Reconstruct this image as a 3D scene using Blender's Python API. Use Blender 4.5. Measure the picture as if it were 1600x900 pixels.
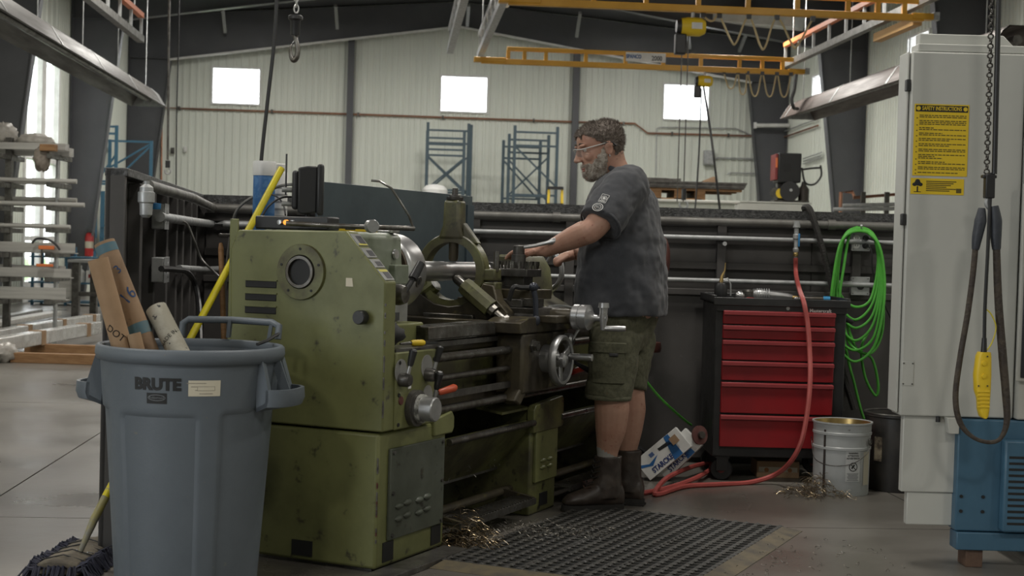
import bpy, bmesh, math, random
from mathutils import Vector, Matrix, Euler
random.seed(7)
for o in list(bpy.data.objects): bpy.data.objects.remove(o)
S = bpy.context.scene
COL = S.collection
R = math.radians
PI = math.pi

# ------------------------------------------------------------------ camera, world, light, exposure
FPX = 2300.0; CAMH = 1.15; PITCH = math.atan(62 / FPX); ROLL = .028
_F = Vector((0, math.cos(PITCH), -math.sin(PITCH))); _R = Vector((1, 0, 0)); _U = _R.cross(_F)
_R2 = _R * math.cos(ROLL) + _U * math.sin(ROLL); _U2 = _U * math.cos(ROLL) - _R * math.sin(ROLL)
cd = bpy.data.cameras.new('camera'); cam = bpy.data.objects.new('camera', cd); COL.objects.link(cam)
cd.sensor_width = 36; cd.lens = FPX / 1600 * 36; cd.clip_end = 300; cd.clip_start = .05
mw = Matrix((_R2, _U2, -_F)).transposed().to_4x4(); mw.translation = (0, 0, CAMH)
cam.matrix_world = mw
cd.dof.use_dof = True; cd.dof.focus_distance = 6.2; cd.dof.aperture_fstop = 6.3
S.camera = cam
S.view_settings.view_transform = 'Standard'; S.view_settings.look = 'None'
S.view_settings.exposure = 0.5; S.view_settings.gamma = 1; S.view_settings.use_curve_mapping = False
w = bpy.data.worlds.new('overcast_sky'); S.world = w; w.use_nodes = True
bg = w.node_tree.nodes['Background']; bg.inputs[0].default_value = (.93, .97, 1, 1); bg.inputs[1].default_value = 6.0

BETA = R(4.5)      # the hall is turned a little against the view
def hall(bx, by, z=0.0):
    return Vector((bx * math.cos(BETA) - by * math.sin(BETA), bx * math.sin(BETA) + by * math.cos(BETA), z))
def arealight(name, loc, size, power, color=(1, .96, .9), rot=(0, 0, 0), sy=None):
    l = bpy.data.lights.new(name, 'AREA'); l.energy = power; l.color = color
    l.size = size
    if sy: l.shape = 'RECTANGLE'; l.size_y = sy
    o = bpy.data.objects.new(name, l); COL.objects.link(o); o.location = loc; o.rotation_euler = rot
    return o
# rows of high bay ceiling lamps (out of the frame except the one modelled further down), then unseen fill added for the end wall
for by in (-1, 6, 12.4, 18.6):
    for bx in (-3.4, 1.2, 5.8):
        arealight('high_bay_and_fill_light', hall(bx, by, 5.45), .7, 75, (1, .955, .88))
for bx in (-3.4, 1.2, 5.8):
    arealight('high_bay_and_fill_light', hall(bx, 24.7, 5.6), .7, 120, (1, .965, .9))  # middle one is the lamp in view, outer two added to brighten the end wall
    arealight('high_bay_and_fill_light', hall(bx, 30, 6.32), .7, 95, (1, .965, .9))  # unseen fill row under the roof, added to brighten the end wall
# daylight through the big open door in the left wall behind the camera
arealight('door_daylight', hall(-6.0, -.5, 2.3), 4.4, 150, (.9, .95, 1), (0, R(-90), BETA), 3.6)

# ------------------------------------------------------------------ helpers
def ray(px, py): return _F + _R2 * ((px - 800) / FPX) - _U2 * ((py - 450) / FPX)
def at(px, py, Y):
    d = ray(px, py); return Vector((0, 0, CAMH)) + d * (Y / d.y)
def fl(px, py, z=0.0):
    d = ray(px, py); return Vector((0, 0, CAMH)) + d * ((z - CAMH) / d.z)

class B:
    def __init__(s): s.v = []; s.f = []
    def add(s, vs, fs, M=None):
        k = len(s.v)
        s.v += [tuple(M @ Vector(p)) if M else tuple(p) for p in vs]
        s.f += [tuple(i + k for i in q) for q in fs]; return s
    def bb(s, x0, x1, y0, y1, z0, z1, M=None):
        v = [(x, y, z) for z in (z0, z1) for y in (y0, y1) for x in (x0, x1)]
        return s.add(v, [(0, 2, 3, 1), (4, 5, 7, 6), (0, 1, 5, 4), (2, 6, 7, 3), (0, 4, 6, 2), (1, 3, 7, 5)], M)
    def box(s, c, d, rot=None):
        M = Matrix.Translation(c)
        if rot is not None: M = M @ (rot.to_4x4() if isinstance(rot, (Matrix,)) else Euler(rot).to_matrix().to_4x4())
        return s.bb(-d[0]/2, d[0]/2, -d[1]/2, d[1]/2, -d[2]/2, d[2]/2, M)
    def beam(s, p0, p1, w, h, up=(0, 0, 1)):
        p0 = Vector(p0); p1 = Vector(p1); t = (p1 - p0); L = t.length; t.normalize()
        a = Vector(up).cross(t)
        if a.length < 1e-4: a = Vector((1, 0, 0)).cross(t)
        a.normalize(); b = t.cross(a)
        M = Matrix((t, a, b)).transposed().to_4x4(); M.translation = p0
        return s.bb(0, L, -w/2, w/2, -h/2, h/2, M)
    def cyl(s, p0, p1, r0, r1=None, n=16, cap=True):
        if r1 is None: r1 = r0
        return s.tube([p0, p1], [r0, r1], n, cap)
    def tube(s, pts, r, n=8, cap=True, flat=None):
        pts = [Vector(p) for p in pts]; m = len(pts)
        rs = r if isinstance(r, (list, tuple)) else [r] * m
        k = len(s.v); a = None
        for i, p in enumerate(pts):
            t = (pts[min(i+1, m-1)] - pts[max(i-1, 0)])
            if t.length < 1e-9: t = Vector((0, 0, 1))
            t.normalize()
            if a is None:
                a = t.cross(Vector((0, 0, 1)))
                if a.length < 1e-3: a = t.cross(Vector((0, 1, 0)))
            a = a - t * a.dot(t); a.normalize(); b = t.cross(a)
            for j in range(n):
                q = 2 * PI * j / n
                s.v.append(tuple(p + (a * math.cos(q) + b * math.sin(q) * (flat or 1)) * rs[i]))
        for i in range(m - 1):
            for j in range(n):
                j2 = (j + 1) % n
                s.f.append((k+i*n+j, k+i*n+j2, k+(i+1)*n+j2, k+(i+1)*n+j))
        if cap:
            s.f.append(tuple(k + j for j in range(n))[::-1]); s.f.append(tuple(k + (m-1)*n + j for j in range(n)))
        return s
    def rev(s, prof, o, ax=(0, 0, 1), n=24, close=False):
        t = Vector(ax).normalized(); a = t.cross(Vector((0, 0, 1)))
        if a.length < 1e-3: a = Vector((1, 0, 0))
        a.normalize(); b = t.cross(a); o = Vector(o); k = len(s.v); m = len(prof)
        for r, h in prof:
            for j in range(n):
                q = 2 * PI * j / n
                s.v.append(tuple(o + t * h + (a * math.cos(q) + b * math.sin(q)) * r))
        for i in range(m if close else m - 1):
            i2 = (i + 1) % m
            for j in range(n):
                j2 = (j + 1) % n
                s.f.append((k+i*n+j, k+i*n+j2, k+i2*n+j2, k+i2*n+j))
        if not close:
            if prof[0][0] > 1e-6: s.f.append(tuple(k + j for j in range(n))[::-1])
            if prof[-1][0] > 1e-6: s.f.append(tuple(k + (m-1)*n + j for j in range(n)))
        return s
    def prism(s, poly, ax, a0, a1, M=None):
        # poly in the two other axes (x: y,z  y: x,z  z: x,y)
        def mk(p, c): return {'x': (c, p[0], p[1]), 'y': (p[0], c, p[1]), 'z': (p[0], p[1], c)}[ax]
        n = len(poly)
        v = [mk(p, a0) for p in poly] + [mk(p, a1) for p in poly]
        f = [tuple(range(n)), tuple(range(2*n-1, n-1, -1))] + [(i, i+n, (i+1) % n + n, (i+1) % n) for i in range(n)]
        return s.add(v, f, M)
    def ell(s, c, r, n=16, m=10, rot=None):
        if not isinstance(r, (tuple, list)): r = (r, r, r)
        M = Matrix.Translation(c)
        if rot is not None: M = M @ (rot.to_4x4() if isinstance(rot, Matrix) else Euler(rot).to_matrix().to_4x4())
        v = [(0, 0, -r[2])]; f = []
        for i in range(1, m):
            q = -PI/2 + PI * i / m
            for j in range(n):
                p = 2*PI*j/n; v.append((r[0]*math.cos(q)*math.cos(p), r[1]*math.cos(q)*math.sin(p), r[2]*math.sin(q)))
        v.append((0, 0, r[2])); L = len(v) - 1
        for j in range(n):
            j2 = (j+1) % n; f.append((0, 1+j2, 1+j)); f.append((L, L-n+j, L-n+j2))
            for i in range(m-2): f.append((1+i*n+j, 1+i*n+j2, 1+(i+1)*n+j2, 1+(i+1)*n+j))
        return s.add(v, f, M)
    def loft(s, rings, cap=True, closed=True):
        k = len(s.v); n = len(rings[0])
        for r in rings: s.v += [tuple(p) for p in r]
        for i in range(len(rings)-1):
            for j in range(n if closed else n-1):
                j2 = (j+1) % n; s.f.append((k+i*n+j, k+i*n+j2, k+(i+1)*n+j2, k+(i+1)*n+j))
        if cap: s.f.append(tuple(k+j for j in range(n))[::-1]); s.f.append(tuple(k+(len(rings)-1)*n+j for j in range(n)))
        return s
    def torus(s, c, ax, RR, r, n=32, m=8, a0=0, a1=2*PI, flat=1.0):
        t = Vector(ax).normalized(); a = t.cross(Vector((0, 0, 1)))
        if a.length < 1e-3: a = Vector((1, 0, 0))
        a.normalize(); b = t.cross(a); c = Vector(c); full = abs(a1-a0-2*PI) < 1e-6; k = len(s.v); N = n if full else n+1
        for i in range(N):
            q = a0 + (a1-a0)*i/n; d = a*math.cos(q)+b*math.sin(q)
            for j in range(m):
                p = 2*PI*j/m; s.v.append(tuple(c + d*(RR + r*math.cos(p)) + t*r*flat*math.sin(p)))
        for i in range(n):
            i2 = (i+1) % N
            for j in range(m):
                j2 = (j+1) % m; s.f.append((k+i*m+j, k+i*m+j2, k+i2*m+j2, k+i2*m+j))
        if not full: s.f.append(tuple(k+j for j in range(m))); s.f.append(tuple(k+n*m+j for j in range(m))[::-1])
        return s

def mesh(b, name='mesh', sharp=38):
    me = bpy.data.meshes.new(name); me.from_pydata(b.v, [], b.f)
    bm = bmesh.new(); bm.from_mesh(me); bmesh.ops.recalc_face_normals(bm, faces=bm.faces); bm.to_mesh(me); bm.free()
    me.polygons.foreach_set('use_smooth', [True] * len(me.polygons)); me.set_sharp_from_angle(angle=R(sharp))
    return me
def setp(o, label=None, cat=None, group=None, kind=None):
    if label: o['label'] = label
    if cat: o['category'] = cat
    if group: o['group'] = group
    if kind: o['kind'] = kind
    return o
def obj(name, b, m, parent=None, bev=0, sharp=38, seg=2, label=None, kind=None):
    me = b if isinstance(b, bpy.types.Mesh) else mesh(b, name, sharp)
    o = bpy.data.objects.new(name, me); COL.objects.link(o)
    if m and not me.materials: me.materials.append(m)
    if parent: o.parent = parent
    if bev:
        q = o.modifiers.new('bevel', 'BEVEL'); q.width = bev; q.segments = seg; q.limit_method = 'ANGLE'; q.angle_limit = R(40)
    return setp(o, label, kind=kind)
def thing(name, label, cat, loc=(0, 0, 0), rz=0, group=None, rot=None):
    o = bpy.data.objects.new(name, None); COL.objects.link(o); o.location = loc
    o.rotation_euler = rot if rot else (0, 0, rz); o.empty_display_size = .1
    return setp(o, label, cat, group)
def struct(name, label=None, loc=(0, 0, 0), rz=0):
    o = bpy.data.objects.new(name, None); COL.objects.link(o); o.location = loc; o.rotation_euler = (0, 0, rz)
    return setp(o, label, kind='structure')
def one(name, b, m, label, cat, group=None, bev=0, sharp=38, kind=None, origin=None):
    if origin is not None:
        ov = Vector(origin); b.v = [tuple(Vector(p) - ov) for p in b.v]
    o = obj(name, b, m, None, bev, sharp); setp(o, label, cat, group, kind)
    if origin is not None: o.location = origin
    return o
def copytree(o, parent=None):
    c = o.copy(); COL.objects.link(c); c.parent = parent
    for ch in o.children: copytree(ch, c)
    return c
def spl(pts, k=8):
    pts = [Vector(p) for p in pts]; out = []; n = len(pts)
    for i in range(n - 1):
        p0 = pts[max(i-1, 0)]; p1 = pts[i]; p2 = pts[i+1]; p3 = pts[min(i+2, n-1)]
        for j in range(k):
            t = j / k
            out.append(.5*((2*p1)+(p2-p0)*t+(2*p0-5*p1+4*p2-p3)*t*t+(3*p1-p0-3*p2+p3)*t**3))
    out.append(pts[-1]); return out
def txt(name, s, size, m, parent, M, ext=.0004, align='CENTER', sx=1.0, off=0.0, label=None):
    c = bpy.data.curves.new(name, 'FONT'); c.body = s; c.size = size; c.align_x = align; c.align_y = 'CENTER'; c.extrude = ext; c.offset = off; c.resolution_u = 3
    t = bpy.data.objects.new(name, c); COL.objects.link(t)
    dg = bpy.context.evaluated_depsgraph_get(); me = bpy.data.meshes.new_from_object(t.evaluated_get(dg))
    bpy.data.objects.remove(t); bpy.data.curves.remove(c)
    me.transform(M @ Matrix.Diagonal((sx, 1, 1, 1)))
    me.materials.clear(); me.materials.append(m)
    o = bpy.data.objects.new(name, me); COL.objects.link(o); o.parent = parent
    return setp(o, label)
def frame(o, x, y):
    x = Vector(x).normalized(); y = Vector(y); y = (y - x*y.dot(x)).normalized()
    M = Matrix((x, y, x.cross(y))).transposed().to_4x4(); M.translation = o; return M

# ------------------------------------------------------------------ materials
def M_(name, col, rough=.5, metal=0.0, col2=None, ns=4.0, thr=(.42, .62), col3=None, ns3=30.0, thr3=(.62, .7), bump=0.0, bs=80.0,
       st=(1, 1, 1), rv=.1, trans=0.0, emit=0.0, spec=.5, alpha=1.0, sheen=0.0):
    m = bpy.data.materials.new(name); m.use_nodes = True; t = m.node_tree; N = t.nodes; p = N['Principled BSDF']
    p.inputs['Base Color'].default_value = (*col, 1); p.inputs['Roughness'].default_value = rough; p.inputs['Metallic'].default_value = metal
    p.inputs['Specular IOR Level'].default_value = spec
    if trans: p.inputs['Transmission Weight'].default_value = trans
    if alpha < 1: p.inputs['Alpha'].default_value = alpha
    if sheen: p.inputs['Sheen Weight'].default_value = sheen
    if emit: p.inputs['Emission Color'].default_value = (*col, 1); p.inputs['Emission Strength'].default_value = emit
    if not (col2 or col3 or bump): return m
    tc = N.new('ShaderNodeTexCoord'); mp = N.new('ShaderNodeMapping'); mp.inputs['Scale'].default_value = st
    t.links.new(tc.outputs['Object'], mp.inputs['Vector'])
    def noise(sc, det=5):
        n = N.new('ShaderNodeTexNoise'); n.inputs['Scale'].default_value = sc; n.inputs['Detail'].default_value = det; n.inputs['Roughness'].default_value = .62
        t.links.new(mp.outputs[0], n.inputs['Vector']); return n
    def ramp(src, a, b):
        r = N.new('ShaderNodeMapRange'); r.inputs[1].default_value = a; r.inputs[2].default_value = b; t.links.new(src, r.inputs[0]); return r.outputs[0]
    cur = None
    def mixin(fac, c):
        nonlocal cur
        x = N.new('ShaderNodeMix'); x.data_type = 'RGBA'; t.links.new(fac, x.inputs[0])
        if cur is None: x.inputs[6].default_value = (*col, 1)
        else: t.links.new(cur, x.inputs[6])
        x.inputs[7].default_value = (*c, 1); cur = x.outputs[2]
    if col2:
        n = noise(ns); fa = ramp(n.outputs[0], *thr); mixin(fa, col2)
        if rv:
            r = N.new('ShaderNodeMapRange'); r.inputs[1].default_value = .3; r.inputs[2].default_value = .7
            r.inputs[3].default_value = max(.02, rough - rv); r.inputs[4].default_value = min(1, rough + rv)
            t.links.new(n.outputs[0], r.inputs[0]); t.links.new(r.outputs[0], p.inputs['Roughness'])
    if col3: mixin(ramp(noise(ns3, 3).outputs[0], *thr3), col3)
    if cur: t.links.new(cur, p.inputs['Base Color'])
    if bump:
        b = N.new('ShaderNodeBump'); b.inputs['Strength'].default_value = bump; b.inputs['Distance'].default_value = .01
        t.links.new(noise(bs, 4).outputs[0], b.inputs['Height']); t.links.new(b.outputs[0], p.inputs['Normal'])
    return m
m_wall = M_('white_metal_panel', (.70, .73, .66), .45, 0, (.64, .67, .61), .8, (.4, .65))
m_dark = M_('dark_grey_steel', (.08, .083, .092), .5, 0, (.095, .098, .107), 1.2)
m_roof = M_('dark_roof_liner', (.09, .093, .1), .7, 0, (.075, .078, .083), .6)
m_part = M_('charcoal_partition', (.08, .075, .072), .5, 0, (.058, .054, .052), 2.5, (.35, .7), (.1, .095, .09), 22, (.68, .78))
m_partcap = M_('checker_plate', (.12, .12, .12), .4, .6, (.06, .06, .06), 60, (.4, .6), bump=.6, bs=90)
m_green = M_('worn_green_paint', (.17, .178, .07), .42, 0, (.105, .11, .042), 3.5, (.4, .72), (.045, .043, .025), 14, (.63, .72), bump=.05, bs=25)
m_green2 = M_('oily_green_paint', (.13, .135, .052), .4, 0, (.06, .054, .03), 5, (.38, .6), (.02, .018, .014), 16, (.58, .7), bump=.1, bs=30)
m_grease = M_('oily_brown_casting', (.085, .072, .045), .38, .25, (.045, .038, .028), 7, (.38, .6), (.14, .125, .055), 11, (.62, .72), bump=.12, bs=40)
m_iron = M_('dark_oily_iron', (.14, .135, .125), .35, .6, (.075, .07, .065), 9, (.4, .6), bump=.05)
m_steel = M_('machined_steel', (.55, .55, .55), .34, .92, (.42, .42, .42), 3, (.4, .65), rv=.05)
m_rod = M_('worn_steel_rod', (.2, .195, .185), .33, .85, (.1, .09, .075), 14, (.4, .6))
m_alu = M_('satin_aluminium', (.45, .45, .45), .34, .8, (.36, .36, .36), 10)
m_black = M_('black_plastic', (.018, .018, .019), .42)
m_rubber = M_('black_rubber', (.02, .02, .021), .75, 0, (.03, .03, .03), 30)
m_galv = M_('galvanised_steel', (.46, .47, .47), .45, .4, (.36, .37, .37), 18, (.4, .6))
m_pipe = M_('grey_iron_pipe', (.19, .185, .17), .45, .35, (.14, .135, .125), 9)
m_copper = M_('copper_pipe', (.5, .25, .16), .35, .8, (.33, .17, .12), 3)
m_yel = M_('yellow_plastic', (.72, .50, .02), .45)
m_yelpole = M_('yellow_pole', (.62, .52, .015), .4, 0, (.5, .42, .03), 12)
m_crane = M_('crane_yellow_paint', (.62, .32, .02), .45, 0, (.55, .28, .02), 2)
m_orange = M_('orange_paint', (.75, .2, .06), .5)
m_grey = M_('grey_plastic', (.115, .135, .155), .5, 0, (.095, .112, .13), 3, (.4, .7), (.15, .15, .14), 40, (.7, .76), bump=.08, bs=160)
m_white = M_('white_paint', (.72, .72, .70), .5, 0, (.62, .62, .6), 5)
m_blackp = M_('black_paint', (.02, .02, .021), .4, 0, (.03, .03, .03), 6)
m_red = M_('red_enamel', (.27, .012, .016), .38, 0, (.22, .01, .014), 4)
m_redtrim = M_('pale_red_trim', (.36, .06, .065), .33, .3)
m_cnc = M_('light_grey_enamel', (.50, .50, .46), .42, 0, (.46, .46, .425), 1.6, (.4, .7))
m_cblue = M_('blue_enamel', (.055, .13, .20), .42, 0, (.045, .11, .17), 3)
m_wood = M_('raw_timber', (.34, .19, .085), .65, 0, (.25, .13, .055), 6, (.4, .6), st=(1, 8, 8))
m_card = M_('cardboard', (.36, .235, .135), .8, 0, (.31, .2, .115), 8, (.35, .65), bump=.05)
m_cardd = M_('worn_cardboard', (.30, .195, .115), .8, 0, (.2, .13, .08), 7, (.4, .65), (.12, .08, .05), 20, (.64, .72))
m_paper = M_('off_white_paper', (.6, .55, .43), .8)
m_ink = M_('black_ink', (.012, .012, .012), .6)
m_inkblue = M_('blue_ink', (.05, .12, .3), .6)
m_glass = M_('window_glass', (1, 1, 1), .02, trans=1.0)
m_brass = M_('brass', (.5, .36, .15), .3, .9)
m_hosered = M_('red_rubber_hose', (.42, .085, .075), .5, 0, (.36, .07, .06), 8)
m_hosegreen = M_('green_hose', (.09, .42, .05), .45, 0, (.075, .35, .045), 8)
m_rackblue = M_('blue_rack_paint', (.05, .14, .22), .5)
m_racktop = M_('slate_blue_rack_paint', (.05, .08, .1), .5)
m_bar = M_('mill_finish_bar', (.5, .49, .46), .45, .2, (.4, .39, .37), 5, st=(.3, 6, 6))
m_wrap = M_('clear_film_wrap', (.6, .6, .58), .25, .1, (.45, .44, .42), 8, bump=.5, bs=14)
# ------------------------------------------------------------------ floor
def floor_mat():
    m = bpy.data.materials.new('polished_concrete'); m.use_nodes = True; t = m.node_tree; N = t.nodes; p = N['Principled BSDF']
    tc = N.new('ShaderNodeTexCoord')
    def noise(s, d=6, st=(1, 1, 1)):
        mp = N.new('ShaderNodeMapping'); mp.inputs['Scale'].default_value = st; t.links.new(tc.outputs['Object'], mp.inputs[0])
        n = N.new('ShaderNodeTexNoise'); n.inputs['Scale'].default_value = s; n.inputs['Detail'].default_value = d; t.links.new(mp.outputs[0], n.inputs[0]); return n
    def rng(src, a, b, c, d):
        r = N.new('ShaderNodeMapRange'); r.inputs[1].default_value = a; r.inputs[2].default_value = b; r.inputs[3].default_value = c; r.inputs[4].default_value = d
        t.links.new(src, r.inputs[0]); return r.outputs[0]
    cr = N.new('ShaderNodeValToRGB'); n1 = noise(1.1, 8)
    cr.color_ramp.elements[0].position = .3; cr.color_ramp.elements[0].color = (.115, .104, .09, 1)
    cr.color_ramp.elements[1].position = .72; cr.color_ramp.elements[1].color = (.2, .187, .165, 1)
    t.links.new(n1.outputs[0], cr.inputs[0])
    x = N.new('ShaderNodeMix'); x.data_type = 'RGBA'; n2 = noise(7, 6, (1, 1, 1))
    t.links.new(rng(n2.outputs[0], .55, .9, 0, .35), x.inputs[0]); t.links.new(cr.outputs[0], x.inputs[6]); x.inputs[7].default_value = (.08, .073, .064, 1)
    t.links.new(x.outputs[2], p.inputs['Base Color'])
    t.links.new(rng(n1.outputs[0], .3, .7, .24, .42), p.inputs['Roughness'])
    b = N.new('ShaderNodeBump'); b.inputs['Strength'].default_value = .06; b.inputs['Distance'].default_value = .02; t.links.new(noise(9).outputs[0], b.inputs['Height']); t.links.new(b.outputs[0], p.inputs['Normal'])
    return m
mfloor = floor_mat()
fb = B(); floor = obj('floor', B().bb(-8, 11, -9, 36.5, -.3, -.012), M_('joint_filler', (.05, .047, .042), .8)); floor.rotation_euler.z = BETA
setp(floor, 'grey polished concrete floor with saw cut joints', kind='structure')
# slabs between the saw cuts; the joints are real gaps
XS = [-8, -5.86, -1.71, 2.44, 6.59, 11]; YS = [-9, -2.3, 1.9, 6.1, 10.3, 14.5, 18.7, 22.9, 27.1, 31.3, 36.5]
for i in range(5):
    for j in range(10):
        obj('slab', B().bb(XS[i]+.004, XS[i+1]-.004, YS[j]+.004, YS[j+1]-.004, -.2, 0), mfloor, floor)

# ------------------------------------------------------------------ hall shell
WL, WR, WB, WN = -6.32, 9.25, 35.0, -8.5
RIDGE = 1.3
def roofz(bx): return 6.95 - abs(bx - RIDGE) / 12.0
HALL = (0, 0, 0)
def rib_mesh():
    pts = []; n = 6; w = 1.0 / n
    for i in range(n):
        a = i * w
        pts += [(a, 0), (a + w*.62, 0), (a + w*.68, .022), (a + w*.94, .022)]
    pts.append((1, 0))
    b = B(); k = len(pts)
    b.v = [(p[0], p[1], 0) for p in pts] + [(p[0], p[1], 1) for p in pts]
    b.v += [(p[0], -.03, 0) for p in pts] + [(p[0], -.03, 1) for p in pts]
    b.f = [(i, i+1, k+i+1, k+i) for i in range(k-1)] + [(2*k+i, 2*k+i+1, 3*k+i+1, 3*k+i) for i in range(k-1)]
    return mesh(b, 'ribbed_panel', 20)
RIB = rib_mesh(); RIB.materials.append(m_wall)
def panels(parent, p0, p1, openings, topf, flip=False):
    # p0, p1: 2d end points in the parent's frame; openings: (a, b, z0, z1) along the wall
    p0 = Vector(p0); p1 = Vector(p1); d = p1 - p0; L = d.length; d.normalize(); ang = math.atan2(d.y, d.x)
    cuts = [0.0]
    for a, b, z0, z1 in sorted(openings) + [(L, L, 0, 0)]:
        n = max(1, round((a - cuts[-1]) / .914)); s0 = cuts[-1]
        for i in range(1, n+1): cuts.append(s0 + (a - s0) * i / n)
        if b > a: cuts.append(b)
    for a, b in zip(cuts[:-1], cuts[1:]):
        if b - a < .01: continue
        mid = (a + b) / 2; spans = [(0, None)]
        for oa, ob, z0, z1 in openings:
            if oa <= mid <= ob: spans = ([(0, z0)] if z0 > .01 else []) + [(z1, None)]
        for z0, z1 in spans:
            q = p0 + d * a
            o = bpy.data.objects.new('panel', RIB); COL.objects.link(o); o.parent = parent
            zt = z1 if z1 is not None else topf(p0 + d * mid)
            o.location = (q.x, q.y, z0); o.rotation_euler.z = ang; o.scale = (b - a, -1 if flip else 1, zt - z0)
def window(n, M, wdt, hgt, label, mull=0, dep=.1):
    # M: frame at the lower left corner, x along the wall, y up, z to the inside
    s = struct('window_%d' % n, label)
    f = B(); t = .045
    for x0, x1, y0, y1 in ((-t, wdt+t, -t, 0), (-t, wdt+t, hgt, hgt+t), (-t, 0, 0, hgt), (wdt, wdt+t, 0, hgt)):
        f.bb(x0, x1, y0, y1, -dep, .06)
    obj('window_frame', f, m_white, s); obj('pane', B().bb(0, wdt, 0, hgt, -.06, -.05), m_glass, s)
    s.matrix_world = M; return s
wins = [(-4.39, 1.07), (.95, 1.07), (6.28, 1.07)]
wb = struct('wall_back', 'white ribbed metal end wall of the hall', rz=BETA)
panels(wb, (WL, WB), (WR, WB), [(a - WL, a + b - WL, 4.36, 5.17) for a, b in wins], lambda p: roofz(p.x) + .05, flip=True)
HX = Vector((math.cos(BETA), math.sin(BETA), 0)); HY = Vector((-math.sin(BETA), math.cos(BETA), 0))
for i, (a, b) in enumerate(wins):
    window(i+1, frame(hall(a, WB, 4.36), HX, (0, 0, 1)), b, .81, ['white framed square window above the blue racks at the left of the end wall', 'white framed square window in the middle of the end wall', 'white framed square window behind the small yellow hoist'][i])
wl = struct('wall_left', 'white ribbed metal side wall with the tall glazed door', rz=BETA)
DO = (25.45, 27.75)
panels(wl, (WL, WN), (WL, WB), [(DO[0]-WN, DO[1]-WN, 0, 4.42)], lambda p: roofz(WL) + .05, flip=True)
wr = struct('wall_right', 'white ribbed metal side wall behind the machine cabinet', rz=BETA)
panels(wr, (WR, WN), (WR, WB), [(31.5-WN, 32.55-WN, 4.36, 5.17), (25.3-WN, 26.35-WN, 4.36, 5.17)], lambda p: roofz(WR) + .05)
for i, a in enumerate((32.55, 26.35)):
    window(4+i, frame(hall(WR, a, 4.36), -HY, (0, 0, 1)), 1.05, .81, ['white framed window high in the right wall next to the far column', 'white framed window high in the right wall above the machine cabinet'][i])
wn = struct('wall_near', 'white ribbed metal wall behind the viewer', rz=BETA)
panels(wn, (WL, WN), (WR, WN), [], lambda p: roofz(p.x) + .05)
# tall glazed door in the left wall
d1 = struct('door_1', 'tall white framed glazed door in the left wall'); dw = DO[1]-DO[0]
f = B()
for x0, x1, y0, y1 in ((-.08, .02, 0, 4.45), (dw-.02, dw+.08, 0, 4.45), (-.08, dw+.08, 4.36, 4.5), (dw*.5-.16, dw*.5+.16, 0, 4.4), (0, dw, 0, .35), (0, dw, 1.05, 1.13), (0, dw, 2.45, 2.53)):
    f.bb(x0, x1, y0, y1, -.1, .05)
obj('door_frame', f, m_white, d1)
for k in range(2):
    for z0, z1 in ((.35, 1.05), (1.13, 2.45), (2.53, 4.36)):
        obj('pane', B().bb(.02 + k*(dw*.5+.14), dw*.5-.16 + k*(dw*.5+.14), z0, z1, -.05, -.04), m_glass, d1)
d1.matrix_world = frame(hall(WL, DO[0], 0), HY, (0, 0, 1))
# overhead door track and raised leaf above the glazed door
# roof
ceil = B()
for sx, e in ((-1, WL - .2), (1, WR + .2)):
    zz = roofz(e)
    v = [(RIDGE, WN-.3, 6.95), (e, WN-.3, zz), (e, WB+.3, zz), (RIDGE, WB+.3, 6.95)]
    ceil.add(v + [(x, y, z+.12) for x, y, z in v], [(0, 1, 2, 3), (4, 5, 6, 7), (0, 1, 5, 4), (1, 2, 6, 5), (2, 3, 7, 6), (3, 0, 4, 7)])
c = obj('ceiling', ceil, m_roof); c.rotation_euler.z = BETA; setp(c, 'dark grey pitched metal roof', kind='structure')
# rigid steel frames: tapered columns and rafters
def frame_at(by, n, gable=False):
    s = struct('steel_frame', ['dark tapered steel portal frame against the end wall', 'second dark tapered steel portal frame from the end wall', 'third dark tapered steel portal frame from the end wall', 'dark steel portal frame nearest the viewer'][n], rz=BETA)
    for side, e, sg in ((0, WL + .05, 1), (1, WR - .05, -1)):
        b = B(); zt = roofz(e) - .06
        w0, w1 = (.3, .95)
        hz = zt - .95
        poly = [(e, 0), (e + sg*w0, 0), (e + sg*w1, hz), (RIDGE, roofz(RIDGE) - .62), (RIDGE, roofz(RIDGE) - .06), (e, zt)]
        b.prism(poly, 'y', by - .006, by + .006); obj('web', b, m_dark, s)
        fl_ = B()
        def fp(a, c):
            fl_.beam((a[0], by, a[1]), (c[0], by, c[1]), .2, .02, up=(0, 1, 0)) if False else fl_.add(*plate(a, c, by))
        def plate(a, c, by):
            a = Vector(a); c = Vector(c); t = (c - a).normalized(); nn = Vector((-t.y, t.x)) * .01
            p = [a + nn, a - nn, c - nn, c + nn]
            return ([(q.x, by - .1, q.y) for q in p] + [(q.x, by + .1, q.y) for q in p], [(0, 1, 2, 3), (4, 5, 6, 7), (0, 1, 5, 4), (1, 2, 6, 5), (2, 3, 7, 6), (3, 0, 4, 7)])
        fp((e, 0), (e, zt)); fp((e + sg*w0, 0), (e + sg*w1, hz)); fp((e + sg*w1, hz), (RIDGE, roofz(RIDGE) - .62)); 
        obj('flange', fl_, m_dark, s)
        # knee stiffener
        obj('stiffener', B().beam((e, by, hz), (e + sg*w1, by, hz), .18, .02), m_dark, s)
for i, by in enumerate((34.72, 28.8, 22.6, 16.4)): frame_at(by, i)
# end wall posts
for i, (bx, lab) in enumerate(((-1.19, 'slim dark steel post up the end wall left of the middle window'), (4.135, 'slim dark steel post up the end wall right of the middle window'))):
    s = B().bb(bx-.075, bx+.075, 34.78, 34.95, 0, roofz(bx)-.55); o = obj('trim_%d' % (i+1), s, m_dark); o.rotation_euler.z = BETA; setp(o, lab, kind='structure')
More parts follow.
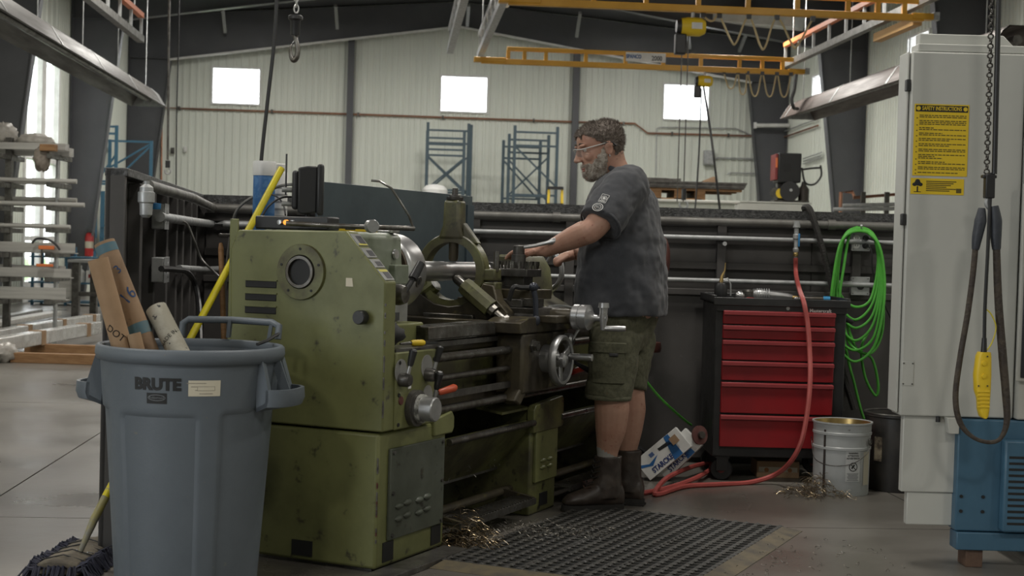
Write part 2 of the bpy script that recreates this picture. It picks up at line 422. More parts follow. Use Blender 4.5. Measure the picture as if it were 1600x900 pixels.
# pale angle along the foot of the end rafter and light flange braces
for i, (sx, e) in enumerate(((-1, WL + .95), (1, WR - .95))):
    a = (RIDGE, 34.6, roofz(RIDGE) - .655); b_ = (e, 34.6, roofz((WL + .05) if i == 0 else (WR - .05)) - .06 - .95 - .035)
    o = obj('trim_%d' % (3+i), B().beam(a, b_, .05, .05), m_white); o.rotation_euler.z = BETA; setp(o, ['pale trim strip under the left half of the end rafter', 'pale trim strip under the right half of the end rafter'][i], kind='structure')
gr = obj('ground_outside', B().bb(-60, -8.05, -40, 80, -.35, -.1), M_('grass_outside', (.10, .2, .05), .9, 0, (.16, .24, .09), .6)); setp(gr, 'grass outside the glazed door', kind='structure')
# ------------------------------------------------------------------ the lathe (local x along the bed, y to the back, z up)
LO = fl(585, 897); LANG = R(65)
lathe = thing('metal_lathe', 'big old green engine lathe with a steel chuck and bed, worked by the man', 'lathe', LO, LANG)
LM = Matrix.Translation(LO) @ Matrix.Rotation(LANG, 4, 'Z')
def LW(x, y, z): return LM @ Vector((x, y, z))
def lp(name, b, m, bev=0, parent=None, **k): return obj(name, b, m, parent or lathe, bev, **k)
AX, AZ = .33, 1.045      # spindle axis y, z
# --- headstock end cabinet (lower)
cab = lp('base_cabinet', B().bb(.005, .515, 0, .62, .012, .49), m_green, .012)
cut = B()
lp('foot_notch', B().bb(.0, .02, .26, .345, .03, .085), m_ink, parent=cab)
for xx in (.05, .41): lp('foot_notch', B().bb(xx, xx+.075, -.003, .02, .03, .1), m_ink, parent=cab)
lp('plinth', B().bb(.03, .49, .03, .6, 0, .03), m_iron)
# raised front flange of the cabinet
lp('cabinet_lip', B().prism([(.40, .44), (.545, .44), (.56, .46), (.56, .5), (.54, .525), (.40, .505)], 'y', -.012, .02), m_green, .006)
ap = lp('access_panel', B().bb(.075, .485, -.012, .0, .105, .43), M_('bluish_grey_paint', (.085, .095, .075), .45, 0, (.06, .068, .05), 5, (.4, .65), (.03, .028, .02), 18, (.62, .72)), .003)
for px_ in (.095, .465):
    for pz in (.12, .27, .415): lp('screw', B().cyl((px_, -.012, pz), (px_, -.018, pz), .007, n=8), m_iron, parent=ap)
for gx in (.14, .29):
    for k in range(2):
        for h in range(2): lp('louvre', B().ell((gx + k*.06, -.013, .175 + h*.045 + k*.004), (.028, .012, .012), 10, 6), ap.data.materials[0], parent=ap)
# --- headstock end cover (upper): profile in y,z
prof = [(.625, .497), (.64, 1.12), (.61, 1.19), (.15, 1.195), (-.014, 1.02), (-.018, .497)]
cov = lp('end_cover', B().prism(prof, 'x', 0, .078), m_green, .006)
lp('cover_edge', B().bb(.02, .03, .625, .66, .497, 1.23), m_green, .003)
lp('gear_box_rear', B().bb(.09, .5, .1, .62, .497, .86), m_green, .008)
for k in range(3):
    z = .995 - k*.047
    v = lp('vent_slot', B().bb(-.003, .006, .435, .57, z-.013, z+.013), m_ink, .003, parent=cov)
    lp('vent_lip', B().bb(-.006, .002, .432, .573, z+.012, z+.017), m_green, parent=v)
fl_ = lp('spindle_flange', B().rev([(.062, -.012), (.098, -.012), (.1, -.008), (.1, 0), (.062, 0)], (0, AX, AZ), (1, 0, 0), 40, close=True), M_('stained_green_ring', (.13, .135, .05), .45, 0, (.06, .05, .025), 9, (.4, .65)))
lp('spindle_bore', B().rev([(.047, -.018), (.057, -.018), (.06, -.005), (.06, .02), (.047, .02)], (0, AX, AZ), (1, 0, 0), 32, close=True), m_rod, parent=fl_)
lp('bore_hole', B().rev([(.0475, .0), (.0475, .3)], (-.004, AX, AZ), (1, 0, 0), 24), m_ink, parent=fl_)
for k in range(5):
    q = k*2*PI/5 + .3; lp('screw', B().cyl((-.014, AX + .082*math.cos(q), AZ + .082*math.sin(q)), (-.01, AX + .082*math.cos(q), AZ + .082*math.sin(q)), .005, n=8), m_ink, parent=fl_)
kb = lp('latch_knob', B().rev([(.0, -.045), (.022, -.045), (.025, -.04), (.025, -.012), (.015, -.01), (.015, 0)], (0, .066, .895), (1, 0, 0), 18), m_black)
# slant face with index plates
pn = Vector((0, -.175, .19)).normalized()   # along the slant from top to bottom: dir
sd = Vector((0, -.164, -.175)).normalized(); nn_ = Vector((0, -.175, .164)).normalized()
m_plate = M_('enamel_index_plate', (.3, .3, .29), .35, .3); m_plk = M_('dark_plate_print', (.05, .05, .055), .4); m_ply = M_('yellow_plate_print', (.5, .45, .08), .5)
top0 = Vector((.039, .15, 1.195))
for k, (a, L_) in enumerate(((.012, .062), (.08, .05), (.132, .045), (.18, .055))):
    c = top0 + sd*(a + L_/2); Mx = frame(c + nn_*.001, (1, 0, 0), -sd)
    pl_ = lp('index_plate', B().bb(-.032, .032, -L_/2+.003, L_/2-.003, 0, .002, Mx), m_plate)
    lp('plate_print', B().bb(-.012, .026, -L_/2+.01, L_/2-.014, .002, .0026, Mx), m_plk, parent=pl_)
    if k in (0, 3): lp('plate_band', B().bb(-.028, .028, (-L_/2+.004 if k == 0 else L_/2-.014), (-L_/2+.012 if k == 0 else L_/2-.004), .002, .0026, Mx), m_ply, parent=pl_)
lp('sticker_remains', B().prism([(.115, 1.0), (.145, 1.0), (.145, 1.03), (.12, 1.03)], 'x', -.0012, 0), m_paper, parent=cov)
# --- headstock housing behind the cover
m_hs = M_('pale_grey_green_paint', (.2, .225, .175), .42, 0, (.15, .175, .12), 6, (.4, .65), (.06, .06, .04), 16, (.66, .75))
hs = lp('headstock', B().prism([(.2, .84), (.2, 1.0), (.205, 1.03), (.215, 1.18), (.235, 1.195), (.56, 1.195), (.6, 1.16), (.6, .84)], 'x', .09, .515), m_hs, .01)
lp('cover_plate', B().bb(.41, .515, .18, .215, 1.0, 1.075), m_hs, .004, parent=hs)
lp('sight_glass', B().rev([(0, .008), (.018, .008), (.02, 0)], (.45, .206, 1.115), (0, -1, .06), 18), m_steel, parent=hs)
lp('headstock_front', B().bb(.12, .515, .18, .205, .82, 1.0), M_('grey_front_plate', (.28, .29, .27), .45, 0, (.2, .2, .19), 8), .004, parent=hs)
lp('name_plate', B().bb(.38, .44, .174, .181, .865, .895), m_plk, parent=hs)
# speed lever
h_ = lp('speed_lever_hub', B().rev([(.04, 0), (.04, .05), (.032, .075), (.0, .078)], (.36, .18, .965), (0, -1, 0), 22), m_rod)
lp('lever', B().cyl((.36, .115, .97), (.42, .105, 1.03), .012, .01, 10).tube([(.415, .106, 1.025), (.455, .095, 1.085)], [.019, .016], 12), m_black, parent=h_)
# --- chuck
ck = lp('chuck', B().rev([(.08, .455), (.14, .46), (.147, .47), (.15, .48), (.15, .585), (.143, .6), (.05, .602), (.0, .602)], (.07, AX, AZ), (1, 0, 0), 56), m_steel)
lp('chuck_back', B().rev([(.07, .44), (.135, .452), (.138, .462), (.07, .464)], (.07, AX, AZ), (1, 0, 0), 40), M_('rusty_back_plate', (.09, .06, .04), .5, .5, (.05, .04, .03), 9), parent=ck)
for k in range(6):
    q = k*PI/3 + .3; lp('bolt', B().cyl((.517, AX+.112*math.cos(q), AZ+.112*math.sin(q)), (.528, AX+.112*math.cos(q), AZ+.112*math.sin(q)), .011, n=10), m_ink, parent=ck)
for k in range(3):
    q = PI + .25 + k*2*PI/3; d = Vector((0, math.cos(q), math.sin(q)))
    c = Vector((.605, AX, AZ)) + d*.148
    lp('key_socket', B().rev([(.011, .003), (.021, .004), (.022, 0), (.011, -.002)], c, d, 18, close=True), m_rod, parent=ck)
    lp('socket_hole', B().cyl(c, c + d*.0025, .012, n=10), m_ink, parent=ck)
    lp('jaw', B().box(Vector((.70, AX, AZ)) + d*.075, (.07, .05, .035), (q, 0, 0)), m_rod, .003, parent=ck)
# workpiece shaft
wk = one('steel_shaft', B().rev([(0, .0), (.04, .0), (.04, .17), (.042, .17), (.042, .40), (.04, .41), (.04, .8), (.0, .8)], (0, 0, 0), (1, 0, 0), 40), m_steel, 'bright machined steel shaft turning in the lathe chuck', 'workpiece')
wk.matrix_world = LM @ Matrix.Translation((.673, AX, AZ))
# --- feed gearbox in front
gb = lp('feed_gearbox', B().bb(.075, .372, -.025, .12, .497, .772), m_green, .006)
lp('gearbox_top_tray', B().bb(.08, .37, -.02, .118, .772, .782), m_iron, parent=gb)
for (x, z) in ((.095, .515), (.095, .735), (.352, .735), (.2, .51), (.095, .62)): lp('screw', B().cyl((x, -.025, z), (x, -.029, z), .007, n=8), m_ink, parent=gb)
def lever(x, z, tip, hubr=.025):
    h = lp('lever_hub', B().rev([(hubr, 0), (hubr, .03), (hubr*.8, .04), (0, .041)], (x, -.025, z), (0, -1, 0), 18), m_iron, parent=gb)
    a = Vector((x, -.05, z)); t = Vector(tip); mid = a.lerp(t, .45)
    lp('lever_arm', B().cyl(a, mid, .0085, .0075, 10), m_alu, parent=h)
    lp('lever_grip', B().tube([mid, mid.lerp(t, .15), mid.lerp(t, .9), t], [.009, .0115, .0145, .009], 12), m_black, parent=h)
    lp('index_disc', B().rev([(hubr + .018, 0), (hubr + .018, .0015), (0, .0018)], (x + .0, -.025, z + .03), (0, -1, 0), 20), m_plate, parent=h)
lever(.105, .675, (.115, -.07, .785)); lever(.298, .68, (.318, -.07, .787))
lever(.31, .575, (.29, -.085, .695), .018)
DX = (.205, -.025, .566)
kn = lp('feed_dial', B().rev([(.066, 0), (.066, .022), (.055, .024), (.055, .03)], DX, (0, -1, 0), 32), m_iron, parent=gb)
lp('dial_ring', B().rev([(.052, .024), (.052, .042), (.045, .044)], DX, (0, -1, 0), 32), M_('worn_white_dial', (.4, .4, .37), .5, .2, (.1, .1, .09), 30, (.45, .6)), parent=kn)
lp('dial_knob', B().rev([(.044, .042), (.044, .09), (.04, .094), (0, .094)], DX, (0, -1, 0), 32), m_alu, parent=kn)
lp('red_button', B().rev([(.016, 0), (.015, .004), (0, .005)], (.11, -.025, .6), (0, -1, 0), 16), M_('dull_red', (.1, .03, .025), .5), parent=gb)
lp('rating_sticker', B().bb(.16, .182, -.0265, -.025, .638, .656), m_white, parent=gb)
lp('direction_lever', B().tube([(.37, 0, .595), (.41, -.03, .607), (.415, -.032, .608)], .007, 8), m_alu)
lp('red_grip', B().tube([(.395, -.026, .607), (.40, -.03, .608), (.47, -.05, .62), (.48, -.052, .622)], [.009, .012, .0155, .011], 12), M_('orange_red_grip', (.5, .08, .03), .4))
lp('gearbox_side', B().bb(.37, .46, .05, .12, .497, .75), m_grease, .004)
# worn paint at the front corner and stains on the cover
rn = random.Random(12); m_chip = M_('bare_metal_chip', (.16, .15, .13), .5, .3); m_chipr = M_('red_primer_chip', (.12, .04, .03), .6)
for k in range(26):
    up = k < 14; z = rn.uniform(.52, .98) if up else rn.uniform(.06, .46); y = -.0185 if up else -.0005; h = rn.uniform(.008, .035); w = rn.uniform(.003, .008)
    x0 = -.0008 if up else .0042
    lp('paint_chip', B().prism([(x0, z), (x0 + w*.6, z + h*.2), (x0 + w, z + h*.6), (x0, z + h)], 'y', y - .0008, y + .004).prism([(y - .0008, z), (y + w*.8, z + h*.4), (y - .0008, z + h)], 'x', x0, x0 + .003), m_chipr if (not up and rn.random() < .5) else m_chip, parent=cov if up else cab)
# --- bed
bed = lp('bed', B().bb(.44, 2.58, .12, .56, .52, .80), m_green2, .006)
lp('bed_front_rib', B().bb(.44, 2.58, .085, .13, .52, .56).bb(.44, 2.58, .085, .13, .74, .8), m_grease, .003, parent=bed)
lp('way_front', B().prism([(.06, .79), (.06, .83), (.085, .848), (.13, .848), (.145, .83), (.145, .79)], 'x', .44, 2.58), m_rod, parent=bed)
lp('way_rear', B().prism([(.50, .79), (.50, .83), (.52, .845), (.58, .845), (.58, .79)], 'x', .44, 2.58), m_rod, parent=bed)
lp('rack', B().bb(.44, 2.5, .06, .1, .765, .785), m_iron, parent=bed)
lp('gap_block', B().bb(.44, 1.02, .045, .16, .795, .845), m_rod, .004, parent=bed)
for z, r, m, nm in ((.73, .017, m_rod, 'lead_screw'), (.653, .0125, m_rod, 'feed_shaft'), (.532, .017, m_rod, 'control_shaft')):
    lp(nm, B().cyl((.415, 0.01, z), (2.5, .01, z), r, n=14), m)
lp('control_bar', B().bb(.42, 2.5, -.004, .012, .575, .6), m_iron)
lp('shaft_end_bracket', B().bb(2.44, 2.54, -.03, .1, .51, .76), m_green2, .008)
lp('bed_end', B().bb(2.56, 2.66, .02, .6, .2, .8), m_green2, .01)
# --- chip pan, legs, foot brake
lp('chip_pan_front', B().prism([(.0, .41), (.0, .395), (.16, .2), (.18, .2), (.02, .415)], 'x', .515, 2.6), m_green2)
lp('chip_pan_bottom', B().bb(.515, 2.6, .16, .62, .19, .205), m_iron)
lp('chip_pan_rail', B().cyl((.52, -.01, .405), (1.31, -.01, .405), .014, n=10).cyl((1.6, -.01, .405), (2.6, -.01, .405), .014, n=10), m_rod)
lp('chip_tray_slope', B().prism([(.02, .47), (.02, .46), (.3, .5), (.3, .52)], 'x', 1.05, 1.32), m_green2)
ml = lp('middle_leg', B().bb(1.315, 1.595, .005, .62, 0, .46), m_green2, .01)
lp('leg_lip', B().prism([(1.30, .36), (1.30, .46), (1.32, .48), (1.61, .5), (1.625, .48), (1.625, .37), (1.6, .36)], 'y', -.015, .02), m_green2, .004, parent=ml)
lp('leg_panel', B().bb(1.345, 1.58, -.008, .006, .14, .38), m_green, .003, parent=ml)
for k in range(2):
    for h in range(2): lp('louvre', B().ell((1.42 + k*.075, -.009, .2 + h*.03), (.032, .01, .009), 10, 6), m_green, parent=ml)
lp('foot_notch', B().bb(1.42, 1.5, .0, .012, .03, .085), m_ink, parent=ml)
tl = lp('tail_leg', B().bb(2.3, 2.64, .005, .62, 0, .46), m_green2, .01)
lp('tail_panel', B().bb(2.33, 2.6, -.006, .006, .1, .4), m_green, .003, parent=tl)
lp('brake_shaft', B().cyl((.515, .1, .11), (2.3, .1, .11), .018, n=12), m_grease)
tr = B().bb(.545, 1.245, -.055, .045, .088, .094).bb(.545, 1.245, -.06, -.052, .07, .096)
trd = lp('foot_brake_tread', tr, m_rod)
for k in range(26): lp('tread_tooth', B().bb(.55 + k*.0268, .564 + k*.0268, -.052, .04, .094, .099), m_rod, parent=trd)
for xx in (1.235, .56): lp('brake_arm', B().beam((xx, -.05, .085), (xx, .1, .11), .02, .03), m_grease)
tr2 = lp('foot_brake_tread', B().bb(1.62, 2.28, -.055, .045, .088, .094).bb(1.62, 2.28, -.06, -.052, .07, .096), m_rod)
lp('rear_cover', B().bb(.5, 2.55, .58, .62, .3, .8), m_green2)
# --- splash guard at the back
sg = lp('splash_guard', B().bb(.74, 2.17, .745, .755, .5, 1.405), M_('slate_blue_sheet', (.055, .075, .085), .42, 0, (.042, .058, .067), 3, (.4, .65), bump=.03), .002)
for xx in (.8, 2.0): lp('guard_foot', B().bb(xx, xx+.05, .6, .75, .55, .6), m_iron, parent=sg)
lp('guard_return', B().bb(2.1, 2.172, .735, .75, .6, 1.36), M_('slate_blue_trim', (.05, .07, .085), .4), parent=sg)
# --- steady rest
SX = 1.175
sr = B().rev([(.124, -.03), (.158, -.03), (.162, -.025), (.162, .025), (.158, .03), (.124, .03)], (SX, AX, AZ), (1, 0, 0), 48, close=True)
st = lp('steady_rest', sr, m_green2, sharp=30)
lp('steady_base', B().prism([(.05, .845), (.62, .845), (.62, .88), (.54, .92), (.5, .98), (.46, .94), (.40, .905), (.33, .895), (.26, .905), (.2, .94), (.17, 1.0), (.12, .99), (.1, .93), (.05, .88)], 'x', SX-.035, SX+.035), m_grease, .005, parent=st)
lp('steady_post', B().prism([(AX-.065, 1.18), (AX-.042, 1.24), (AX-.038, 1.35), (AX+.038, 1.35), (AX+.042, 1.24), (AX+.065, 1.18)], 'x', SX-.036, SX+.036), m_green2, .014, parent=st)
lp('post_rib', B().prism([(AX-.125, 1.165), (AX-.05, 1.255), (AX-.05, 1.165)], 'x', SX-.02, SX+.02), m_green2, .006, parent=st)
lp('post_cap', B().rev([(.036, 0), (.038, .012), (.026, .014), (.026, .02), (.014, .022), (.012, .05), (0, .05)], (SX, AX, 1.35), (0, 0, 1), 20), m_iron, parent=st)
lp('steady_finger', B().rev([(.0, 0), (.016, .0), (.021, .012), (.021, .13), (0, .13)], (SX, AX, AZ+.043), (0, 0, 1), 18), m_grease, parent=st)
fd = Vector((0, -.237, -.17)).normalized(); f0 = Vector((SX - .05, AX, AZ)) + fd*.043
lp('steady_finger', B().rev([(0, 0), (.015, 0), (.02, .012), (.02, .06), (0, .06)], f0, fd, 16), m_rod, parent=st)
lp('finger_sleeve', B().rev([(.0, .055), (.036, .055), (.04, .07), (.04, .215), (.0, .215)], f0, fd, 8), m_green2, parent=st, sharp=20)
lp('finger_nut', B().rev([(.0, .21), (.028, .21), (.028, .24), (.016, .245), (.016, .29), (.03, .292), (.03, .325), (0, .325)], f0, fd, 10), m_rod, parent=st, sharp=20)
lp('hinge_block', B().bb(SX-.025, SX+.045, .12, .19, 1.01, 1.06).bb(SX-.025, SX+.045, .115, .19, .955, 1.005), m_green2, .006, parent=st)
lp('hinge_pin', B().cyl((SX, .125, 1.05), (SX, .125, 1.135), .012, n=12), m_rod, parent=st)
lp('finger_sleeve', B().rev([(.0, .1), (.034, .1), (.036, .11), (.036, .24), (.0, .24)], (SX, AX, AZ), Vector((0, .237, -.17)), 8), m_green2, parent=st, sharp=20)
lp('clamp_plate', B().bb(SX-.06, SX+.06, .2, .44, .84, .865), m_rod, .004, parent=st)
# --- carriage
cr_ = lp('saddle', B().bb(1.06, 1.60, -.06, .62, .80, .848), m_grease, .006)
lp('saddle_wing', B().prism([(1.03, .8), (1.03, .845), (1.12, .865), (1.54, .865), (1.62, .845), (1.62, .8)], 'y', -.062, .1), m_grease, .004, parent=cr_)
apn = lp('apron', B().bb(1.075, 1.56, -.055, .07, .545, .8), m_grease, .012)
lp('apron_bracket', B().prism([(1.09, .64), (1.16, .64), (1.16, .57), (1.08, .5), (1.02, .525), (1.09, .58)], 'y', -.05, .02), m_grease, .008, parent=apn)
lp('oil_plug', B().rev([(.03, 0), (.03, .008), (.022, .01), (.022, .028), (.0, .028)], (1.17, -.055, .745), (0, -1, 0), 6), m_rod, parent=apn, sharp=20)
lp('wheel_hub_boss', B().rev([(.06, 0), (.06, .04), (.04, .055)], (1.30, -.055, .685), (0, -1, 0), 28), m_alu, parent=apn)
hw = lp('carriage_handwheel', B().rev([(.088, -.015), (.1, -.018), (.108, -.01), (.108, .01), (.1, .018), (.088, .015)], (1.29, -.135, .682), (0, -1, 0), 48, close=True), m_alu, parent=lathe, sharp=50)
for k in range(3):
    q = k*2*PI/3 + .5; lp('spoke', B().beam((1.29, -.13, .682), (1.29+.095*math.cos(q), -.138, .682+.095*math.sin(q)), .03, .012, up=(0, 1, 0)), m_alu, .004, parent=hw)
lp('hub', B().rev([(.03, -.045), (.03, .02), (.018, .028), (0, .028)], (1.29, -.135, .682), (0, -1, 0), 20), m_alu, parent=hw)
lp('crank_grip', B().rev([(.012, 0), (.014, .02), (.016, .08), (.015, .105), (0, .107)], (1.36, -.145, .745-.05), (0, -1, 0), 16), m_steel, parent=hw)
for (x, z, tx, ty, tz, m) in ((1.52, .755, 1.56, -.1, .83, m_alu), (1.52, .67, 1.60, -.12, .62, m_black)):
    lp('clutch_hub', B().rev([(.03, 0), (.03, .03), (.02, .04), (0, .04)], (x, -.055, z), (0, -1, 0), 16), m_alu, parent=apn)
    lp('clutch_lever', B().tube([(x, -.09, z), (x*.6+tx*.4, -.1, z*.6+tz*.4), (tx, ty-.02, tz)], [.007, .008, .013], 10), m, parent=apn)
lp('engage_lever', B().tube([(1.56, -.02, .59), (1.62, -.05, .605)], .007, 8).tube([(1.62, -.05, .605), (1.68, -.075, .62)], [.013, .016], 12), M_('red_lever_grip', (.45, .05, .03), .4), parent=apn)
# cross slide and dial
cs = lp('cross_slide', B().prism([(1.2, .848), (1.21, .875), (1.2, .9), (1.44, .9), (1.43, .875), (1.44, .848)], 'y', -.06, .56), m_iron, .003)
lp('slide_guard', B().bb(1.225, 1.415, -.14, -.05, .84, .87), m_grease, .004, parent=cs)
lp('dial_barrel', B().rev([(.033, 0), (.033, .1)], (1.36, -.06, .865), (0, -1, 0), 24), m_grease, parent=cs)
lp('cross_dial', B().rev([(.05, .1), (.054, .105), (.054, .13), (.05, .132), (.05, .138), (.054, .14), (.054, .17), (.04, .175), (.02, .19), (.014, .2), (.014, .25), (0, .25)], (1.36, -.06, .865), (0, -1, 0), 36), m_alu, parent=cs)
lp('dial_crank', B().tube([(1.36, -.295, .91), (1.36, -.295, .895), (1.36, -.295, .865), (1.36, -.295, .83), (1.36, -.295, .815)], [.019, .017, .019, .012, .011], 14).cyl((1.36, -.295, .91), (1.36, -.295, .93), .024, .022, 14), m_alu, parent=cs)
lp('crank_handle', B().rev([(.009, 0), (.012, .02), (.014, .07), (.012, .1), (0, .102)], (1.36, -.29, .822), (.3, -1, .02), 14), m_steel, parent=cs)
# compound, swivel and four way tool post
cp = lp('compound_slide', B().bb(1.22, 1.44, .02, .33, .9, .935), m_iron, .004)
lp('swivel_base', B().rev([(.1, .895), (.1, .915), (.085, .92)], (1.34, .15, 0), (0, 0, 1), 32), m_iron, parent=cp)
lp('compound_top', B().bb(1.24, 1.44, -.02, .3, .935, .975), m_grease, .004, parent=cp)
lp('gib_plate', B().bb(1.235, 1.3, -.045, .04, .905, .94), m_rod, .002, parent=cp)
tp = lp('tool_post', B().box((1.36, .16, .99), (.15, .15, .03)).box((1.36, .16, 1.025), (.1, .1, .045)).box((1.36, .16, 1.062), (.155, .155, .034)), m_iron, .003)
for sx in (-1, 1):
    for sy in (-1, 1):
        for q in (0, 1, 2):
            for ax_ in (0, 1):
                if q == 2 and ax_ == 1: continue
                dx, dy = ((.064*sx, (.064 - q*.03)*sy) if ax_ == 0 else ((.064-q*.03)*sx, .064*sy))
                lp('clamp_bolt', B().cyl((1.36+dx, .16+dy, 1.05), (1.36+dx, .16+dy, 1.095), .006, n=8).cyl((1.36+dx, .16+dy, 1.095), (1.36+dx, .16+dy, 1.112), .0085, n=8), m_rod, parent=tp)
lp('post_nut', B().rev([(.032, 1.08), (.032, 1.14), (.026, 1.142), (.026, 1.178), (.02, 1.182), (0, 1.182)], (1.36, .16, 0), (0, 0, 1), 24), m_iron, parent=tp)
lp('post_handle', B().tube([(1.36, .145, 1.172), (1.375, .09, 1.182), (1.39, .035, 1.197), (1.395, .02, 1.201), (1.398, .0, 1.206), (1.40, -.015, 1.208)], [.008, .008, .009, .014, .015, .008], 12), m_steel, parent=tp)
lp('cutting_tool', B().bb(1.21, 1.38, .21, .24, 1.02, 1.045), m_iron, .002, parent=tp)
tp.location = (.06, -.025, -.018)
# blue black coolant joint and hanging wrench on the carriage
lp('coolant_arm', B().tube(spl([(1.17, .06, .93), (1.17, .04, .985), (1.2, .02, .985), (1.26, -.01, .985)]), .011, 8).ell((1.26, -.01, .985), (.02, .02, .02), 10, 6), m_black, parent=cp)
lp('hanging_wrench', B().tube([(1.2, -.04, .985), (1.2, -.05, .94), (1.2, -.055, .86)], [.012, .012, .012], 10).ell((1.2, -.055, .85), (.02, .018, .025), 10, 6).ell((1.2, -.04, .99), (.025, .02, .02), 10, 6), M_('dark_blue_steel', (.04, .045, .06), .35, .4), parent=cp)
lp('way_wiper_hose', B().tube(spl([(1.45, .0, .9), (1.5, -.05, .905), (1.53, -.11, .89), (1.54, -.16, .872)]), .005, 6), m_galv, parent=cp)
# --- tailstock
ts = lp('tailstock', B().prism([(.12, .845), (.12, .88), (.22, .93), (.24, 1.06), (.28, 1.12), (.38, 1.12), (.42, 1.06), (.44, .93), (.54, .88), (.54, .845)], 'x', 1.72, 2.02), m_green2, .01)
lp('quill', B().cyl((1.52, AX, AZ), (1.74, AX, AZ), .04, n=24).cyl((1.42, AX, AZ), (1.52, AX, AZ), .004, .03, 20), m_rod, parent=ts)
lp('tail_handwheel', B().torus((2.12, AX, AZ), (1, 0, 0), .105, .014, 40, 10), m_alu, parent=ts)
lp('wheel_boss', B().cyl((2.0, AX, AZ), (2.14, AX, AZ), .028, n=18), m_alu, parent=ts)
for k in range(3):
    q = k*2*PI/3; lp('wheel_spoke', B().cyl((2.12, AX, AZ), (2.12, AX+.1*math.cos(q), AZ+.1*math.sin(q)), .009, n=8), m_alu, parent=ts)
# --- control box and switch panel on top of the headstock, hinged chuck guard bar
swb = lp('switch_box', B().bb(.12, .2, .30, .62, 1.196, 1.245), m_black, .006)
for k, (y, m) in enumerate(((.505, m_steel), (.478, M_('amber_lamp', (1, .35, .05), .3, emit=.8)), (.45, m_steel))):
    lp('push_button', B().rev([(.01, 0), (.009, .012), (0, .013)], (.12, y, 1.222), (-1, 0, 0), 14), m, parent=swb)
gbar = lp('chuck_guard_bar', B().tube([(.06, .44, 1.218), (.12, .26, 1.213), (.16, .14, 1.212), (.38, .09, 1.213)], .0095, 10).tube([(.38, .09, 1.213), (.36, .1, 1.26), (.33, .16, 1.36), (.31, .2, 1.385), (.3, .23, 1.387)], .0045, 8), m_rod)
lp('bar_clamp', B().rev([(0, .022), (.022, .022), (.024, .018), (.024, -.018), (0, -.018)], (.15, .135, 1.215), (-.6, -.6, 0), 20), m_alu, parent=gbar)
# chips on the machine
ch = B()
for k in range(260):
    x = random.gauss(.95, .25); y = random.uniform(.0, .5); z = .21 + max(0, random.gauss(.02, .03))
    x = min(max(x, .55), 1.3)
    a = Vector((x, y + .12, z)); d = Vector((random.gauss(0, 1), random.gauss(0, 1), random.gauss(0, .6))).normalized()*random.uniform(.01, .03)
    ch.tube([a, a + d*.5 + Vector((0, 0, .006)), a + d], .0012, 3, False)
lp('metal_chips', ch, m_steel, kind='stuff')
# ------------------------------------------------------------------ the man at the lathe
def bake(b, vox, it=4, disp=0.0, dsc=.1, sub=None, mod2=None):
    me = mesh(b, 'tmp'); o = bpy.data.objects.new('tmp', me); COL.objects.link(o)
    m = o.modifiers.new('r', 'REMESH'); m.mode = 'VOXEL'; m.voxel_size = vox
    if it: q = o.modifiers.new('s', 'SMOOTH'); q.factor = .5; q.iterations = it
    if disp:
        tx = bpy.data.textures.new('folds', 'CLOUDS'); tx.noise_scale = dsc; tx.noise_depth = 2
        q = o.modifiers.new('d', 'DISPLACE'); q.texture = tx; q.strength = disp; q.mid_level = .5; q.texture_coords = 'LOCAL'
    dg = bpy.context.evaluated_depsgraph_get(); out = bpy.data.meshes.new_from_object(o.evaluated_get(dg))
    bpy.data.objects.remove(o); bpy.data.meshes.remove(me)
    out.polygons.foreach_set('use_smooth', [True]*len(out.polygons)); out.materials.clear(); return out
MB = fl(948, 795); MB = Vector((MB.x, MB.y + .08, 0))
man = thing('person', 'man in grey t-shirt and olive cargo shorts with safety glasses, leaning over the lathe', 'person', MB)
def mp(px, py, Y): return at(px, py, Y) - MB
BF = Vector((-.92, .39, 0)).normalized(); BL = Vector((-BF.y, BF.x, 0))     # facing; his left side
def ering(c, a, b, f=BF, l=BL, n=28, sq=2.3, tilt=0.0):
    out = []
    for k in range(n):
        q = 2*PI*k/n; cx, sx = math.cos(q), math.sin(q)
        x = math.copysign(abs(cx)**(2/sq), cx)*a; y = math.copysign(abs(sx)**(2/sq), sx)*b
        out.append(Vector(c) + f*x + l*y + Vector((0, 0, tilt*x)))
    return out
YB = 6.62
sk_ = M_('skin', (.43, .25, .18), .5, 0, (.38, .2, .14), 12, (.4, .65), (.3, .12, .085), 45, (.62, .72))
# ---- skin body, one continuous surface
bd = B()
def limb(pts, rs, n=18): bd.tube(spl(pts, 6), [r for r in interp(rs, 6)], n)
def interp(rs, k):
    out = []
    for i in range(len(rs)-1):
        for j in range(k): out.append(rs[i] + (rs[i+1]-rs[i])*j/k)
    return out + [rs[-1]]
rows = [(268, 950, 984, .07), (285, 934, 1008, .17), (310, 924, 1022, .2), (345, 916, 1029, .205), (390, 910, 1033, .205), (440, 906, 1036, .205), (490, 910, 1034, .205), (530, 930, 1012, .18)]
def torso_rings(grow=0.0, rows=rows):
    out = []
    for (py, f_, b_, hw) in rows:
        c = mp((f_+b_)/2, py, YB); hx = (b_-f_)/2/FPX*YB
        a = math.sqrt(max(.02**2, hx*hx - (hw*.39)**2))/.92
        out.append(ering(c, a + grow, hw + grow))
    return out
bd.loft(torso_rings(-.012))
